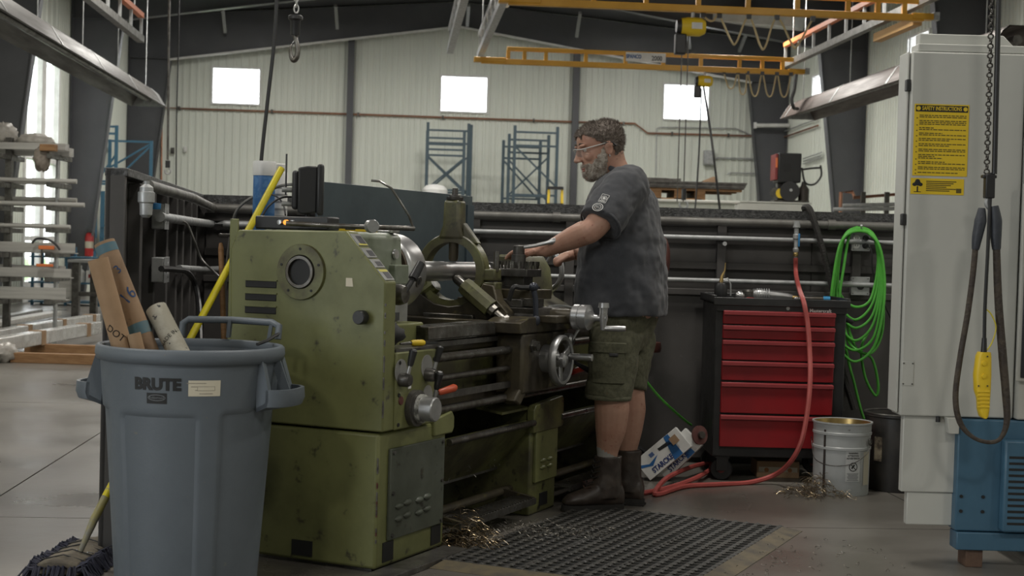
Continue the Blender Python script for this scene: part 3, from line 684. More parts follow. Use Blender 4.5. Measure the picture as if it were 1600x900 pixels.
# legs
nl = [mp(962, 505, 6.5), mp(957, 560, 6.48), mp(955, 605, 6.46), mp(956, 640, 6.47), mp(954, 672, 6.48), mp(950, 700, 6.49), mp(949, 725, 6.49), mp(947, 765, 6.5)]
limb(nl, [.07, .078, .074, .078, .068, .05, .039, .036])
fl2 = [mp(985, 505, 6.74), mp(984, 560, 6.71), mp(982, 605, 6.69), mp(983, 640, 6.69), mp(981, 672, 6.69), mp(979, 700, 6.69), mp(978, 722, 6.69), mp(977, 765, 6.69)]
limb(fl2, [.07, .078, .072, .076, .066, .05, .039, .036])
# near (left) arm
sh = mp(972, 302, 6.44); el = mp(926, 358, 6.33); wr = mp(850, 392, 6.5)
limb([mp(985, 295, 6.52), sh, sh.lerp(el, .55), el, el.lerp(wr, .2), el.lerp(wr, .42), el.lerp(wr, .75), wr], [.075, .068, .06, .053, .054, .05, .038, .031])
kn = mp(817, 395, 6.55)   # knuckle line
hd = (kn - wr).normalized(); hs = Vector((hd.y*-1, hd.x, 0)).normalized(); hs = hs if hs.y < 0 else -hs   # towards viewer
hu = hs.cross(hd); hu = hu if hu.z > 0 else -hu
def ring_rect(c, w, h, n=12): return [c + hs*(w*math.cos(2*PI*k/n)) + hu*(h*math.sin(2*PI*k/n)) for k in range(n)]
bd.loft([ring_rect(wr - hd*.01, .03, .024), ring_rect(wr.lerp(kn, .35), .036, .022), ring_rect(wr.lerp(kn, .75), .042, .019), ring_rect(kn, .04, .015)])
for i, (off, L_) in enumerate(((.033, .075), (.011, .086), (-.011, .08), (-.032, .062))):
    a = kn + hs*off - hd*.012
    p1 = a + hd*(L_*.52) + hu*.006; p2 = p1 + hd*(L_*.36) - hu*.012; p3 = p2 + hd*(L_*.24) - hu*.018
    bd.tube(spl([a, p1, p2, p3], 4), interp([.0105, .0098, .009, .0072], 4), 10)
a = wr.lerp(kn, .3) + hs*.03
bd.tube(spl([a, a + hd*.03 + hs*.018 - hu*.012, a + hd*.06 + hs*.016 - hu*.026, a + hd*.082 + hs*.008 - hu*.034], 4), interp([.014, .0125, .011, .0085], 4), 10)
# far (right) arm
fs = mp(965, 305, 6.84); fe = mp(925, 372, 6.93); fw = mp(897, 398, 6.84)
limb([mp(985, 298, 6.76), fs, fs.lerp(fe, .55), fe, fe.lerp(fw, .4), fw], [.075, .065, .058, .05, .046, .033])
fk = mp(874, 404, 6.82); d2 = (fk - fw).normalized(); s2 = Vector((0, -1, 0)); u2 = s2.cross(d2); u2 = u2 if u2.z > 0 else -u2
bd.loft([[c + s2*(w*math.cos(2*PI*k/12)) + u2*(h*math.sin(2*PI*k/12)) for k in range(12)] for c, w, h in ((fw, .028, .025), (fw.lerp(fk, .5), .037, .025), (fk, .038, .02))])
for off in (.03, .01, -.01, -.029):
    a = fk + s2*off - d2*.01; p1 = a + d2*.03; p2 = p1 - u2*.026 + d2*.002; p3 = p2 - d2*.026
    bd.tube(spl([a, p1, p2, p3], 4), interp([.0105, .0105, .0095, .008], 4), 10)
bd.tube(spl([fw.lerp(fk, .4) + s2*.03, fk + s2*.042 - u2*.012, fk + s2*.036 - u2*.024 + d2*.02], 4), interp([.013, .012, .009], 4), 10)
# head
hc_ = mp(939, 233, 6.6)
HF = Vector((-.94, -.22, -.27)).normalized(); HL = Vector((.22, -.94, 0)); HL = (HL - HF*HL.dot(HF)).normalized(); HU = HF.cross(HL); HU = HU if HU.z > 0 else -HU
SC = 1.06
def hp(x, y, z): return hc_ + (HF*x + HL*y + HU*z)*SC
HS = [(-.122, .066, .03, .024), (-.112, .084, .004, .042), (-.095, .094, -.018, .053), (-.075, .094, -.035, .059), (-.05, .092, -.06, .065), (-.025, .09, -.082, .07), (.0, .086, -.094, .0735), (.018, .084, -.1, .0745), (.034, .094, -.102, .0755), (.055, .093, -.102, .077), (.075, .085, -.096, .074), (.092, .067, -.083, .064), (.106, .042, -.06, .047), (.115, .012, -.03, .024)]
def hring(z, f, bk, w, g=0.0, n=44):
    out = []
    for k in range(n):
        q = 2*PI*k/n; c = math.cos(q); s = math.sin(q); cx = .012
        x = cx + ((f - cx) if c > 0 else (cx - bk))*math.copysign(abs(c)**.9, c); y = w*math.copysign(abs(s)**.86, s)
        d = Vector((x - cx, y)); L_ = d.length or 1; out.append((x + d.x/L_*g, y + d.y/L_*g, z + (g*.6 if z > .08 else 0)))
    return out
bd.loft([[hp(*p) for p in hring(*h)] for h in HS])
# nose, brow, cheek, lips, ears, neck
bd.loft([[hp(*p) for p in r] for r in ([(.08, -.009, .03), (.1, -.004, .03), (.1, .004, .03), (.08, .009, .03)], [(.08, -.012, .005), (.112, -.005, .004), (.112, .005, .004), (.08, .012, .005)], [(.08, -.017, -.018), (.124, -.009, -.02), (.124, .009, -.02), (.08, .017, -.018)], [(.08, -.017, -.03), (.116, -.012, -.034), (.116, .012, -.034), (.08, .017, -.03)])])
HR = Matrix((HF, HL, HU)).transposed()
def hell(c, r): bd.ell(hp(*c), tuple(v*SC for v in r), 14, 10, HR)
hell((.117, 0, -.023), (.012, .0135, .011))
for s in (1, -1):
    hell((.106, .014*s, -.027), (.011, .008, .008)); hell((.086, .034*s, .032), (.015, .028, .008)); hell((.07, .044*s, -.018), (.022, .02, .02))
    hell((-.012, .077*s, .0), (.019, .006, .031)); hell((-.014, .081*s, .012), (.02, .005, .016)); hell((-.01, .078*s, -.022), (.01, .006, .012))
hell((.09, 0, -.062), (.01, .024, .005)); hell((.089, 0, -.072), (.01, .02, .005)); hell((.082, 0, -.1), (.015, .022, .016))
bd.tube([hp(-.03, 0, -.01), hp(-.03, 0, -.07), mp(962, 272, YB - .0), mp(968, 292, YB)], [.062*SC, .062*SC, .068, .085], 24)
skm = bake(bd, .0046, 3); obj('body', skm, sk_, man)
# eyes under the glasses
m_eye = M_('dark_eye', (.02, .014, .012), .25)
for s in (1, -1):
    obj('eye', B().ell(hp(.0785, .032*s, .012), .0105, 12, 8), M_('eye_white', (.5, .47, .43), .3), man); obj('iris', B().ell(hp(.0865, .034*s, .010), .0045, 10, 6), m_eye, man)
    obj('eyebrow', B().tube([hp(.092, .014*s, .037), hp(.094, .032*s, .041), hp(.08, .052*s, .036)], [.004, .0055, .003], 8), M_('grey_brown_brow', (.07, .05, .035), .8), man)
# hair and beard: shells with short tufts
def on_head(cond, g, tufts, tl, name, m, seed):
    rnd = random.Random(seed); b = B(); n = 44; fine = []
    for i in range(len(HS)-1):
        for j in range(6):
            t = j/6; fine.append(tuple(HS[i][k] + (HS[i+1][k]-HS[i][k])*t for k in range(4)))
    fine.append(HS[-1]); G = [hring(*h, g=g, n=120) for h in fine]; base_ = [hring(*h, g=-.004, n=120) for h in fine]; N = 120
    idx = {}; keep = []
    def vid(i, j, lay):
        k = (i, j % N, lay)
        if k not in idx:
            p = (G if lay else base_)[i][j % N]; jit = rnd.uniform(-.0018, .0018) if lay else 0
            idx[k] = len(b.v); b.v.append(tuple(hp(p[0] + jit, p[1] + jit*.7, p[2] + jit)))
        return idx[k]
    cells = set()
    for i in range(len(G)-1):
        for j in range(N):
            c = [G[i][j], G[i][(j+1) % N], G[i+1][(j+1) % N], G[i+1][j]]
            q = [sum(p[k] for p in c)/4 for k in range(3)]
            if cond(*q): cells.add((i, j)); keep.append(q)
    for (i, j) in cells:
        b.f.append((vid(i, j, 1), vid(i, j+1, 1), vid(i+1, j+1, 1), vid(i+1, j, 1)))
        for (di, dj, e) in ((0, -1, ((0, 0), (1, 0))), (0, 1, ((0, 1), (1, 1))), (-1, 0, ((0, 0), (0, 1))), (1, 0, ((1, 0), (1, 1)))):
            nb = (i+di, (j+dj) % N)
            if nb not in cells and 0 <= nb[0] < len(G)-1:
                a_, c_ = e; b.f.append((vid(i+a_[0], j+a_[1], 1), vid(i+c_[0], j+c_[1], 1), vid(i+c_[0], j+c_[1], 0), vid(i+a_[0], j+a_[1], 0)))
    if (len(G)-2, 0) in cells: b.f.append(tuple(vid(len(G)-1, j, 1) for j in range(N)))
    for k in range(tufts):
        q = Vector(rnd.choice(keep)); q += Vector((rnd.uniform(-.004, .004), rnd.uniform(-.004, .004), rnd.uniform(-.004, .004)))
        d = Vector((q.x - .012, q.y*1.2, max(q.z, -.02)*(.9 if q.z > 0 else .3))).normalized() + Vector((.25, 0, -.35 if q.z < .03 else .1))
        d = (d + Vector((rnd.gauss(0, .3), rnd.gauss(0, .3), rnd.gauss(0, .3)))).normalized(); L_ = tl*rnd.uniform(.5, 1.1)
        b.tube([hp(*q), hp(*(q + d*L_))], [.0011, .0003], 3, False)
    return obj(name, b, m, man, sharp=70)
def is_hair(x, y, z):
    jag = .003*math.sin(y*310 + z*200) + .002*math.sin(z*700)
    if abs(y) < .04: return (z > .058 + jag and x < .09) or (x < -.045 and z > -.055)
    if z > .03: return x < min(.082, .016 + (z - .03)*1.25) + jag
    if z > .0: return x < -.005 + z*.7 + jag
    return x < -.04 + jag and z > -.055
def is_beard(x, y, z):
    if abs(y) < .024 and -.0765 < z < -.059 and x > .06: return False
    if x < -.002 - (z + .03)*.25: return False
    line = .004 - (x - .012)*.95 if x < .07 else -.048
    return z < min(line, .006) + .004*math.sin(y*190 + z*260)
on_head(is_hair, .0065, 3200, .011, 'hair', M_('greying_brown_hair', (.075, .055, .042), .75, 0, (.15, .125, .105), 60, (.4, .62)), 3)
on_head(is_beard, .0032, 2600, .008, 'beard', M_('grey_beard', (.52, .47, .41), .8, 0, (.24, .19, .15), 40, (.42, .62)), 5)
obj('lips', B().ell(hp(.0955, 0, -.063), (.007, .02, .0045), 14, 8, HR).ell(hp(.0945, 0, -.0715), (.007, .018, .005), 14, 8, HR), M_('lip_skin', (.32, .13, .105), .45), man)
# safety glasses
gl_ = obj('safety_glasses', B().tube(spl([hp(-.005, .082, .022), hp(.04, .083, .02), hp(.075, .074, .019), hp(.102, .052, .019), hp(.112, .02, .022), hp(.112, 0, .023), hp(.112, -.02, .022), hp(.102, -.052, .019), hp(.075, -.074, .019), hp(.04, -.083, .02), hp(-.005, -.082, .022)], 5), .0026, 6), M_('clear_grey_frame', (.45, .45, .43), .25), man)
for s in (1, -1):
    ln = []
    for k in range(9):
        a = k/8; y = (.006 + .062*a)*s; x = .113 - .034*a**2.2; ln.append([hp(x, y, .02), hp(x + .001, y, .004), hp(x - .003, y*(.98), -.013 + .006*abs(a-.5))])
    obj('lens', B().loft(ln, cap=False, closed=False), M_('clear_lens', (.9, .95, .95), .03, trans=.9, alpha=.35), gl_)
    obj('temple_tip', B().tube([hp(.0, .082*s, .022), hp(-.03, .082*s, .018), hp(-.045, .078*s, .0)], .0032, 6), m_black, gl_)
obj('earring', B().torus(hp(-.006, .083, -.034), HF, .006, .0013, 14, 6), m_steel, man)
# ---- t-shirt
tb_ = B()
srows = [(262, 956, 984, .075), (272, 946, 999, .13), (285, 932, 1012, .185), (310, 919, 1027, .218), (345, 910, 1034, .225), (390, 904, 1039, .226), (440, 900, 1042, .23), (478, 899, 1043, .235), (492, 902, 1042, .235)]
tb_.loft(torso_rings(0, srows))
slv = [mp(985, 292, 6.55), mp(968, 303, 6.45), mp(938, 350, 6.345)]
sd_ = (slv[2] - slv[1]).normalized()
tb_.tube(spl(slv, 6), interp([.1, .1, .094], 6), 22)
slf = [mp(985, 298, 6.76), mp(965, 308, 6.84), mp(938, 350, 6.91)]
tb_.tube(spl(slf, 6), interp([.1, .095, .088], 6), 22)
m_shirt = M_('heather_grey_cotton', (.036, .038, .044), .9, 0, (.048, .05, .056), 160, (.4, .6), (.056, .058, .064), 6, (.5, .7), bump=.12, bs=300, sheen=.15)
shm = bake(tb_, .0075, 5, .03, .1); shirt = obj('t_shirt', shm, m_shirt, man)
obj('collar', B().torus(mp(965, 268, YB), Vector((.36, -.05, .93)), .082, .007, 32, 8, flat=1.6), m_shirt, shirt)
obj('sleeve_hem', B().torus(slv[2] - sd_*.006, sd_, .0945, .0035, 32, 8, flat=2), m_shirt, shirt)
# printed badges on the sleeve
m_badge = M_('pale_print', (.5, .5, .48), .8)
def sleeve_pt(px, py): 
    # on the sleeve surface facing the viewer
    d = ray(px, py).normalized(); o_ = Vector((0, 0, CAMH)); ax0 = slv[1] + MB; axd = sd_
    best = None
    for k in range(400):
        p = o_ + d*(6.0 + k*.0015); q = p - ax0; rr_ = (q - axd*q.dot(axd)).length
        if rr_ < .107: return p - MB, (q - axd*q.dot(axd)).normalized()
    return at(px, py, 6.36) - MB, Vector((0, -1, 0))
def badge(px, py, rings, name, sq=False):
    c, nr = sleeve_pt(px, py); X = (Vector((1, 0, 0)) - nr*nr.x); X = (X*math.cos(.45) + nr.cross(X)*-math.sin(.45)).normalized(); M = frame(c + nr*.002, X, nr.cross(X))
    b = B()
    for r0, r1 in rings:
        n = 30
        for k in range(n):
            q0, q1 = 2*PI*k/n, 2*PI*(k+1)/n
            b.add([M @ Vector((r*math.cos(q), r*math.sin(q), 0)) for r, q in ((r0, q0), (r1, q0), (r1, q1), (r0, q1))], [(0, 1, 2, 3)])
    if sq:
        for x0, x1, y0, y1 in ((-.017, .017, .02, .022), (-.017, .017, -.027, -.025), (-.017, -.0155, -.027, .022), (.0155, .017, -.027, .022), (-.013, .013, -.021, -.017)): b.bb(x0, x1, y0, y1, 0, .0006, M)
    o_ = obj(name, b, m_badge, shirt); return M, o_
Mb, ob_ = badge(944, 310, [(0, .007), (.011, .0135)], 'square_badge', True)
Mb, ob2 = badge(934, 324, [(.0205, .0235), (.013, .015)], 'round_badge')
txt('badge_lettering', '251', .012, m_badge, ob2, Mb, .0004)
# ---- cargo shorts
sb2 = B()
hip = [(478, 915, 1034, .205), (500, 921, 1028, .205), (525, 921, 1018, .2), (548, 922, 1010, .19)]
sb2.loft(torso_rings(0, hip))
sb2.tube(spl([mp(964, 520, 6.51), mp(958, 560, 6.49), mp(953, 600, 6.47), mp(950, 622, 6.465)], 5), interp([.118, .112, .105, .1], 5), 24)
sb2.tube(spl([mp(985, 520, 6.73), mp(982, 560, 6.7), mp(980, 592, 6.69), mp(978, 606, 6.685)], 5), interp([.118, .108, .098, .095], 5), 24)
m_short = M_('olive_canvas', (.085, .085, .05), .85, 0, (.11, .108, .068), 8, (.4, .65), (.07, .07, .042), 70, (.45, .6), bump=.15, bs=200)
shr = obj('cargo_shorts', bake(sb2, .0075, 5, .022, .09), m_short, man)
def leg_patch(px0, px1, py0, py1, Yc, rr_, grow, name, m, n=10, parent=None):
    # patch wrapped around the near leg, thickness outward
    b = B(); rows_ = []
    for i in range(5):
        py = py0 + (py1-py0)*i/4; ro = []; ri = []
        cpx = 958 + (py - 560)*(-.11); c = mp(cpx, py, 6.49 - (py-560)*.0003); rad = .115 - (py-548)*.00016
        for k in range(n+1):
            px = px0 + (px1-px0)*k/n; dx = (px - cpx)/FPX*6.4; dx = max(-rad*.98, min(rad*.98, dx)); dy = -math.sqrt(max(0, rad*rad - dx*dx))
            u = Vector((dx, dy, 0))/rad; ro.append(c + u*(rad + grow)); ri.append(c + u*(rad - .012))
        rows_.append(ro + ri[::-1])
    b.loft(rows_); return obj(name, b, m, parent or shr, .003)
leg_patch(926, 972, 545, 596, 6.4, .1, .012, 'cargo_pocket', m_short)
leg_patch(924, 974, 533, 549, 6.4, .1, .018, 'pocket_flap', m_short)
leg_patch(950, 962, 549, 554, 6.4, .1, .02, 'pocket_tag', m_ink, 4)
obj('hem', B().torus(mp(950, 620, 6.466), (0.02, 0, 1), .1, .004, 36, 8, flat=2.5), m_short, shr)
# ---- socks and boots
m_sock = M_('grey_sock', (.3, .29, .27), .95, bump=.2, bs=200); m_boot = M_('black_brown_leather', (.04, .03, .025), .45, 0, (.07, .053, .042), 12, (.45, .65), bump=.1, bs=60); m_sole = M_('dark_sole', (.02, .018, .016), .8)
def boot(ank, fwd, top, name):
    f = Vector(fwd).normalized(); l = Vector((-f.y, f.x, 0)); o_ = Vector((ank.x, ank.y, 0))
    def P(x, y, z): return o_ + f*x + l*y + Vector((0, 0, z))
    def rg(x, z0, z1, w, lean=0): return [P(x, w*math.cos(2*PI*k/20), (z0+z1)/2 + (z1-z0)/2*math.sin(2*PI*k/20)) for k in range(20)]
    b = B(); b.loft([rg(-.085, .03, .09, .02), rg(-.075, .02, .12, .036), rg(-.03, .02, .15, .044), rg(.03, .02, .14, .046), rg(.08, .02, .112, .05), rg(.13, .02, .09, .052), rg(.175, .022, .075, .045), rg(.198, .03, .055, .025)])
    sh_ = [[P(-.015 + a*math.cos(2*PI*k/22) + dx, w*math.sin(2*PI*k/22), z) for k in range(22)] for z, a, w, dx in ((.06, .07, .055, .012), (.11, .07, .056, .012), (.16, .062, .054, .008), (.21, .06, .056, .008), (top, .062, .06, .008))]
    b.loft(sh_); bt = obj(name, bake(b, .0055, 3, .006, .05), m_boot, man)
    s = B(); out = []
    for k in range(36):
        q = 2*PI*k/36; x = .058 + .148*math.cos(q); w = .05*(1 + .12*math.cos(q))*math.sin(q) * (1 if abs(math.cos(q)) < .9 else .95); out.append((x, w))
    s.add([P(x, w, .006) for x, w in out] + [P(x*1.0, w*1.04, .03) for x, w in out], [tuple(range(36)), tuple(range(71, 35, -1))] + [(i, (i+1) % 36, (i+1) % 36 + 36, i+36) for i in range(36)])
    s.bb(-.09, -.01, -.04, .04, 0, .008, frame(o_, f, l)); s.bb(.05, .17, -.042, .042, 0, .008, frame(o_, f, l))
    obj('sole', s, m_sole, bt)
    for k in range(6):
        z = .1 + k*.023; x = .092 - k*.009 if k < 2 else .058 - (k-2)*.003
        obj('lace', B().tube([P(x-.01, -.035, z), P(x+.01, -.01, z+.012), P(x+.01, .01, z), P(x-.01, .035, z+.012)], .003, 6), M_('brown_lace', (.06, .035, .025), .8) if k == 0 else bt.children[1].data.materials[0], bt)
    obj('tongue', B().loft([[P(.04 - .02*(z > .15), y, z) for y in (-.03, -.01, .01, .03)] + [P(.052 - .02*(z > .15), y, z) for y in (.03, .01, -.01, -.03)] for z in (.15, .2, top + .015)]), m_boot, bt)
    return bt
b1 = boot(mp(947, 740, 6.5), (-.92, -.3, 0), .245, 'boot'); b2_ = boot(mp(978, 740, 6.68), (-.95, .25, 0), .25, 'boot')
for q in (mp(949, 706, 6.49), mp(979, 699, 6.69)):
    obj('sock', B().tube([q + Vector((0, 0, -.035)), q + Vector((0, 0, -.0)), q + Vector((0, 0, .022))], [.044, .0465, .049], 22), m_sock, man)
# ------------------------------------------------------------------ trash can
CAN = at(299, 540, 4.87); CAN.z = 0
can = thing('trash_can', 'big round grey plastic trash can holding cardboard tubes, in front of the lathe', 'trash can', CAN, R(-10))
def canR(z):  # radius below the rim
    return .238 + (.292 - .238) * (z / .78)
def smooth(a, b, x):
    t = min(1, max(0, (x - a) / (b - a))); return t*t*(3-2*t)
NA = 144; rings = []
zs = [0, .02, .05, .1, .2, .3, .4, .5, .55, .575, .585, .595, .605, .62, .66, .7, .74, .775]
for z in zs:
    ring = []
    for k in range(NA):
        ph = 2*PI*k/NA   # 0 = front (-y), going to +x
        deg = math.degrees(ph); d = (deg + 180) % 360 - 180
        rec = 0
        for c0, hw, zt in ((0, 28, .592), (90, 47, .60), (180, 28, .592), (-90, 47, .60)):
            dd = abs((d - c0 + 180) % 360 - 180)
            top = zt + (.045 * smooth(20, 44, 47 - dd) if hw == 47 else 0)
            rec = max(rec, (1 - smooth(hw - 2.5, hw, dd)) * (1 - smooth(top - .012, top + .008, z)))
        r = canR(z) - .013*rec
        ring.append((r*math.sin(ph), -r*math.cos(ph), z))
    rings.append(ring)
inner = []
for z in (.775, .5, .02):
    inner.append([((canR(z)-.008)*math.sin(2*PI*k/NA), -(canR(z)-.008)*math.cos(2*PI*k/NA), z) for k in range(NA)])
bb_ = B().loft(rings + inner, cap=True); obj('body', bb_, m_grey, can, sharp=60)
rim = B().rev([(.284, .77), (.295, .755), (.302, .757), (.308, .775), (.306, .797), (.3, .803), (.288, .803), (.284, .797)], (0, 0, 0), (0, 0, 1), 96, close=True)
obj('rim', rim, m_grey, can, sharp=60)
for sgn in (1, -1):
    hb = B(); n = 9
    o_top = []; o_bot = []; i_top = []; i_bot = []
    for k in range(n):
        t = -1 + 2*k/(n-1); a = PI/2 + t*R(21); env = 1 - abs(t)**4*.55
        def P(r, z): return (sgn*r*math.sin(a), -r*math.cos(a), z)
        o_top.append(P(.30 + .014*env, .765)); o_bot.append(P(.295 + .085*env, .674)); i_bot.append(P(.28, .625)); i_top.append(P(.285, .6))
    g = [[o_top[k], tuple(.5*(p+q)+(.006*sgn if j == 0 else 0) for j, (p, q) in enumerate(zip(o_top[k], o_bot[k]))), o_bot[k], i_bot[k], i_top[k]] for k in range(n)]
    # outer skirt as a shell: bracket shaped side cheeks, floor and open slot
    for k in (0, n-1):
        pass
    shell = B(); rows = [[o_bot[k], (o_bot[k][0]*1.005, o_bot[k][1]*1.005, o_bot[k][2]-.03), i_top[k]] for k in range(n)]
    for k in range(n-1):
        for j in range(2): shell.add([rows[k][j], rows[k+1][j], rows[k+1][j+1], rows[k][j+1]], [(0, 1, 2, 3)])
    lip = [(p[0]*.985, p[1]*.985, p[2]+.004) for p in o_bot]
    shell = B()
    shell.loft([[o_bot[k], (o_bot[k][0]*1.008, o_bot[k][1]*1.008, .64), (o_bot[k][0]*.985, o_bot[k][1]*.985, .618), i_top[k], (i_top[k][0], i_top[k][1], .612), (o_bot[k][0]*.97, o_bot[k][1]*.97, .632), (lip[k][0]*.985, lip[k][1]*.985, .674)] for k in range(n)])
    for k in (0, n-1):
        c0 = [o_top[k], o_bot[k], (o_bot[k][0]*1.008, o_bot[k][1]*1.008, .64), (o_bot[k][0]*.985, o_bot[k][1]*.985, .618), i_top[k], (i_top[k][0]*.98, i_top[k][1]*.98, .76)]
        sh = .03 if k == 0 else -.03
        shell.add(c0 + [(p[0], p[1] + sh, p[2]) for p in c0], [(0, 1, 2, 3, 4, 5), (11, 10, 9, 8, 7, 6)] + [(i, (i+1) % 6, (i+1) % 6 + 6, i+6) for i in range(6)])
    h = obj('side_handle', shell, m_grey, can, sharp=50)
    obj('handle_rib', B().beam((sgn*.296, 0, .755), (sgn*.335, 0, .65), .008, .03), m_grey, h)
# loop frame standing on the far side of the rim
def cl(px, py, Y): return can.matrix_basis.inverted() @ at(px, py, Y) if False else (Matrix.Translation(CAN) @ Matrix.Rotation(R(-10), 4, 'Z')).inverted() @ at(px, py, Y)
lf = obj('rim_frame', B().tube([cl(284, 525, 5.13), cl(286, 505, 5.13), cl(295, 499, 5.14), cl(362, 500, 5.15), cl(425, 504, 5.1), cl(436, 510, 5.07), cl(434, 530, 5.06)], .0125, 10), m_grey, can)
obj('frame_strut', B().beam(cl(360, 500, 5.15), cl(357, 527, 5.15), .032, .012), m_grey, lf)
obj('frame_strut', B().beam(cl(424, 508, 5.09), cl(420, 530, 5.09), .02, .012), m_grey, lf)
obj('strap', B().tube([cl(436, 521, 5.06), cl(418, 532, 5.0), cl(402, 538, 4.93)], .006, 6), m_black, lf)
def canface(phi, z, dr=.0015):
    a = R(phi); r = canR(z) + dr; sl = (.292-.238)/.78
    o_ = Vector((r*math.sin(a), -r*math.cos(a), z)); return frame(o_, (math.cos(a), math.sin(a), 0), (sl*math.sin(a), -sl*math.cos(a), 1))
def bendtext(s, size, phi, z, nm, m, sx=1.0, off=0):
    o = txt(nm, s, size, m, can, Matrix.Identity(4), .0006, 'CENTER', sx, off)
    for v in o.data.vertices:
        a = R(phi) + v.co.x / canR(z); zz = z + v.co.y; r = canR(zz) + .0012 + v.co.z
        v.co = (r*math.sin(a), -r*math.cos(a), zz)
    return o
m_ink2 = m_ink
bendtext('BRUTE', .05, 1, .693, 'lettering', m_ink, 1.03, .0027)
def bendrect(nm, phi, z, w, h, m, dr=.001, n=10, parent=None, rnd=False):
    b = B(); top = []; 
    ringa = []
    for k in range(n+1):
        x = -w/2 + w*k/n; a = R(phi) + x/canR(z)
        hh = h/2*(math.sqrt(max(0, 1-(x/(w/2))**2))*.98+.02) if rnd else h/2
        ringa.append([((canR(zz)+dr)*math.sin(a), -(canR(zz)+dr)*math.cos(a), zz) for zz in (z-hh, z+hh)])
    for k in range(n): b.add([ringa[k][0], ringa[k+1][0], ringa[k+1][1], ringa[k][1]], [(0, 1, 2, 3)])
    return obj(nm, b, m, parent or can)
em = bendrect('emblem', 1, .65, .066, .034, m_ink)
m_lines = M_('emblem_line', (.16, .17, .18), .5)
bendrect('emblem_oval', 1, .652, .058, .02, m_lines, .0014, 14, em, True); bendrect('emblem_oval_fill', 1, .652, .054, .016, m_ink, .0017, 14, em, True)
t_ = bendtext('Rubbermaid', .0115, 1, .652, 'emblem_lettering', m_lines, .85)
t_.parent = em
for v in t_.data.vertices: v.co.x *= 1.004; v.co.y *= 1.004
lab = bendrect('paper_label', 31, .684, .1, .05, m_paper)
m_print = M_('faded_print', (.3, .27, .22), .8)
for k in range(4): bendrect('label_print', 26+2*k, .7-.011*k, .06-.006*k, .0025, m_print, .0015, 6, lab)
bendrect('label_box', 32, .683, .055, .014, m_print, .0013, 6, lab); bendrect('label_box_fill', 32, .683, .052, .011, m_paper, .0016, 6, lab)
# things in the can
def tubeobj(px0, py0, Y0, px1, py1, Y1, r, m, label, bands=(), name='cardboard_tube', letters=()):
    # first point = top end, second = at the rim; goes on down into the can
    a = at(px0, py0, Y0); b = at(px1, py1, Y1); d = (b - a).normalized()
    t = thing(name, label, 'tube', a + d*((b-a).length + .3)); o = Vector(t.location)
    L = (a - o).length; ax = (a - o).normalized()
    obj('tube_wall', B().rev([(r, 0), (r, L), (r-.006, L), (r-.006, 0)], (0, 0, 0), ax, 32, close=True), m, t)
    cm = Vector((0, -1, 0)); fr = (cm - ax*cm.dot(ax)).normalized()
    for (s0, s1, mm) in bands: obj('printed_band', B().rev([(r+.0008, L*s0), (r+.0008, L*s1)], (0, 0, 0), ax, 32), mm, t).data.polygons.foreach_get
    for (s, size, pos, mm, roll) in letters:
        X = ax.cross(fr)*-1
        X = fr.cross(ax)*-1 if X.x < 0 else X
        y = ax
        o_ = txt('lettering', s, size, mm, t, Matrix.Identity(4), .0003, 'CENTER')
        ca, sa = math.cos(roll), math.sin(roll); side = ax.cross(fr); side = side if side.x > 0 else -side
        for v in o_.data.vertices:
            u, w_ = v.co.x*ca - v.co.y*sa, v.co.x*sa + v.co.y*ca
            an = (u + (.017 if bands else 0)) / r; v.co = fr*((r+.001)*math.cos(an)) + side*((r+.001)*math.sin(an)) + ax*(L*pos + w_)
    return t
m_band = M_('blue_print_band', (.07, .15, .19), .7, 0, (.12, .16, .16), 10)
tubeobj(153, 405, 4.78, 190, 540, 4.78, .033, m_card, 'plain brown cardboard tube at the left in the trash can', letters=(('DOT', .032, .58, m_ink, -.9),))
tubeobj(163, 379, 4.9, 228, 540, 4.86, .035, m_cardd, 'brown cardboard tube with blue bands and number 16 in the trash can', bands=((.94, .985, m_band), (.50, .56, m_band)), letters=(('16', .06, .70, m_inkblue, .5), ('3', .04, .84, m_inkblue, .4)))
tubeobj(244, 482, 4.92, 276, 545, 4.86, .036, M_('printed_white_tube', (.42, .40, .33), .7, 0, (.3, .28, .22), 12, (.4, .6), (.05, .05, .05), 38, (.62, .68)), 'short white printed tube leaning right in the trash can', letters=(('MADE IN', .02, .72, m_ink, .35),))
tubeobj(209, 521, 4.76, 215, 545, 4.76, .022, m_card, 'short cardboard tube end just above the can rim')
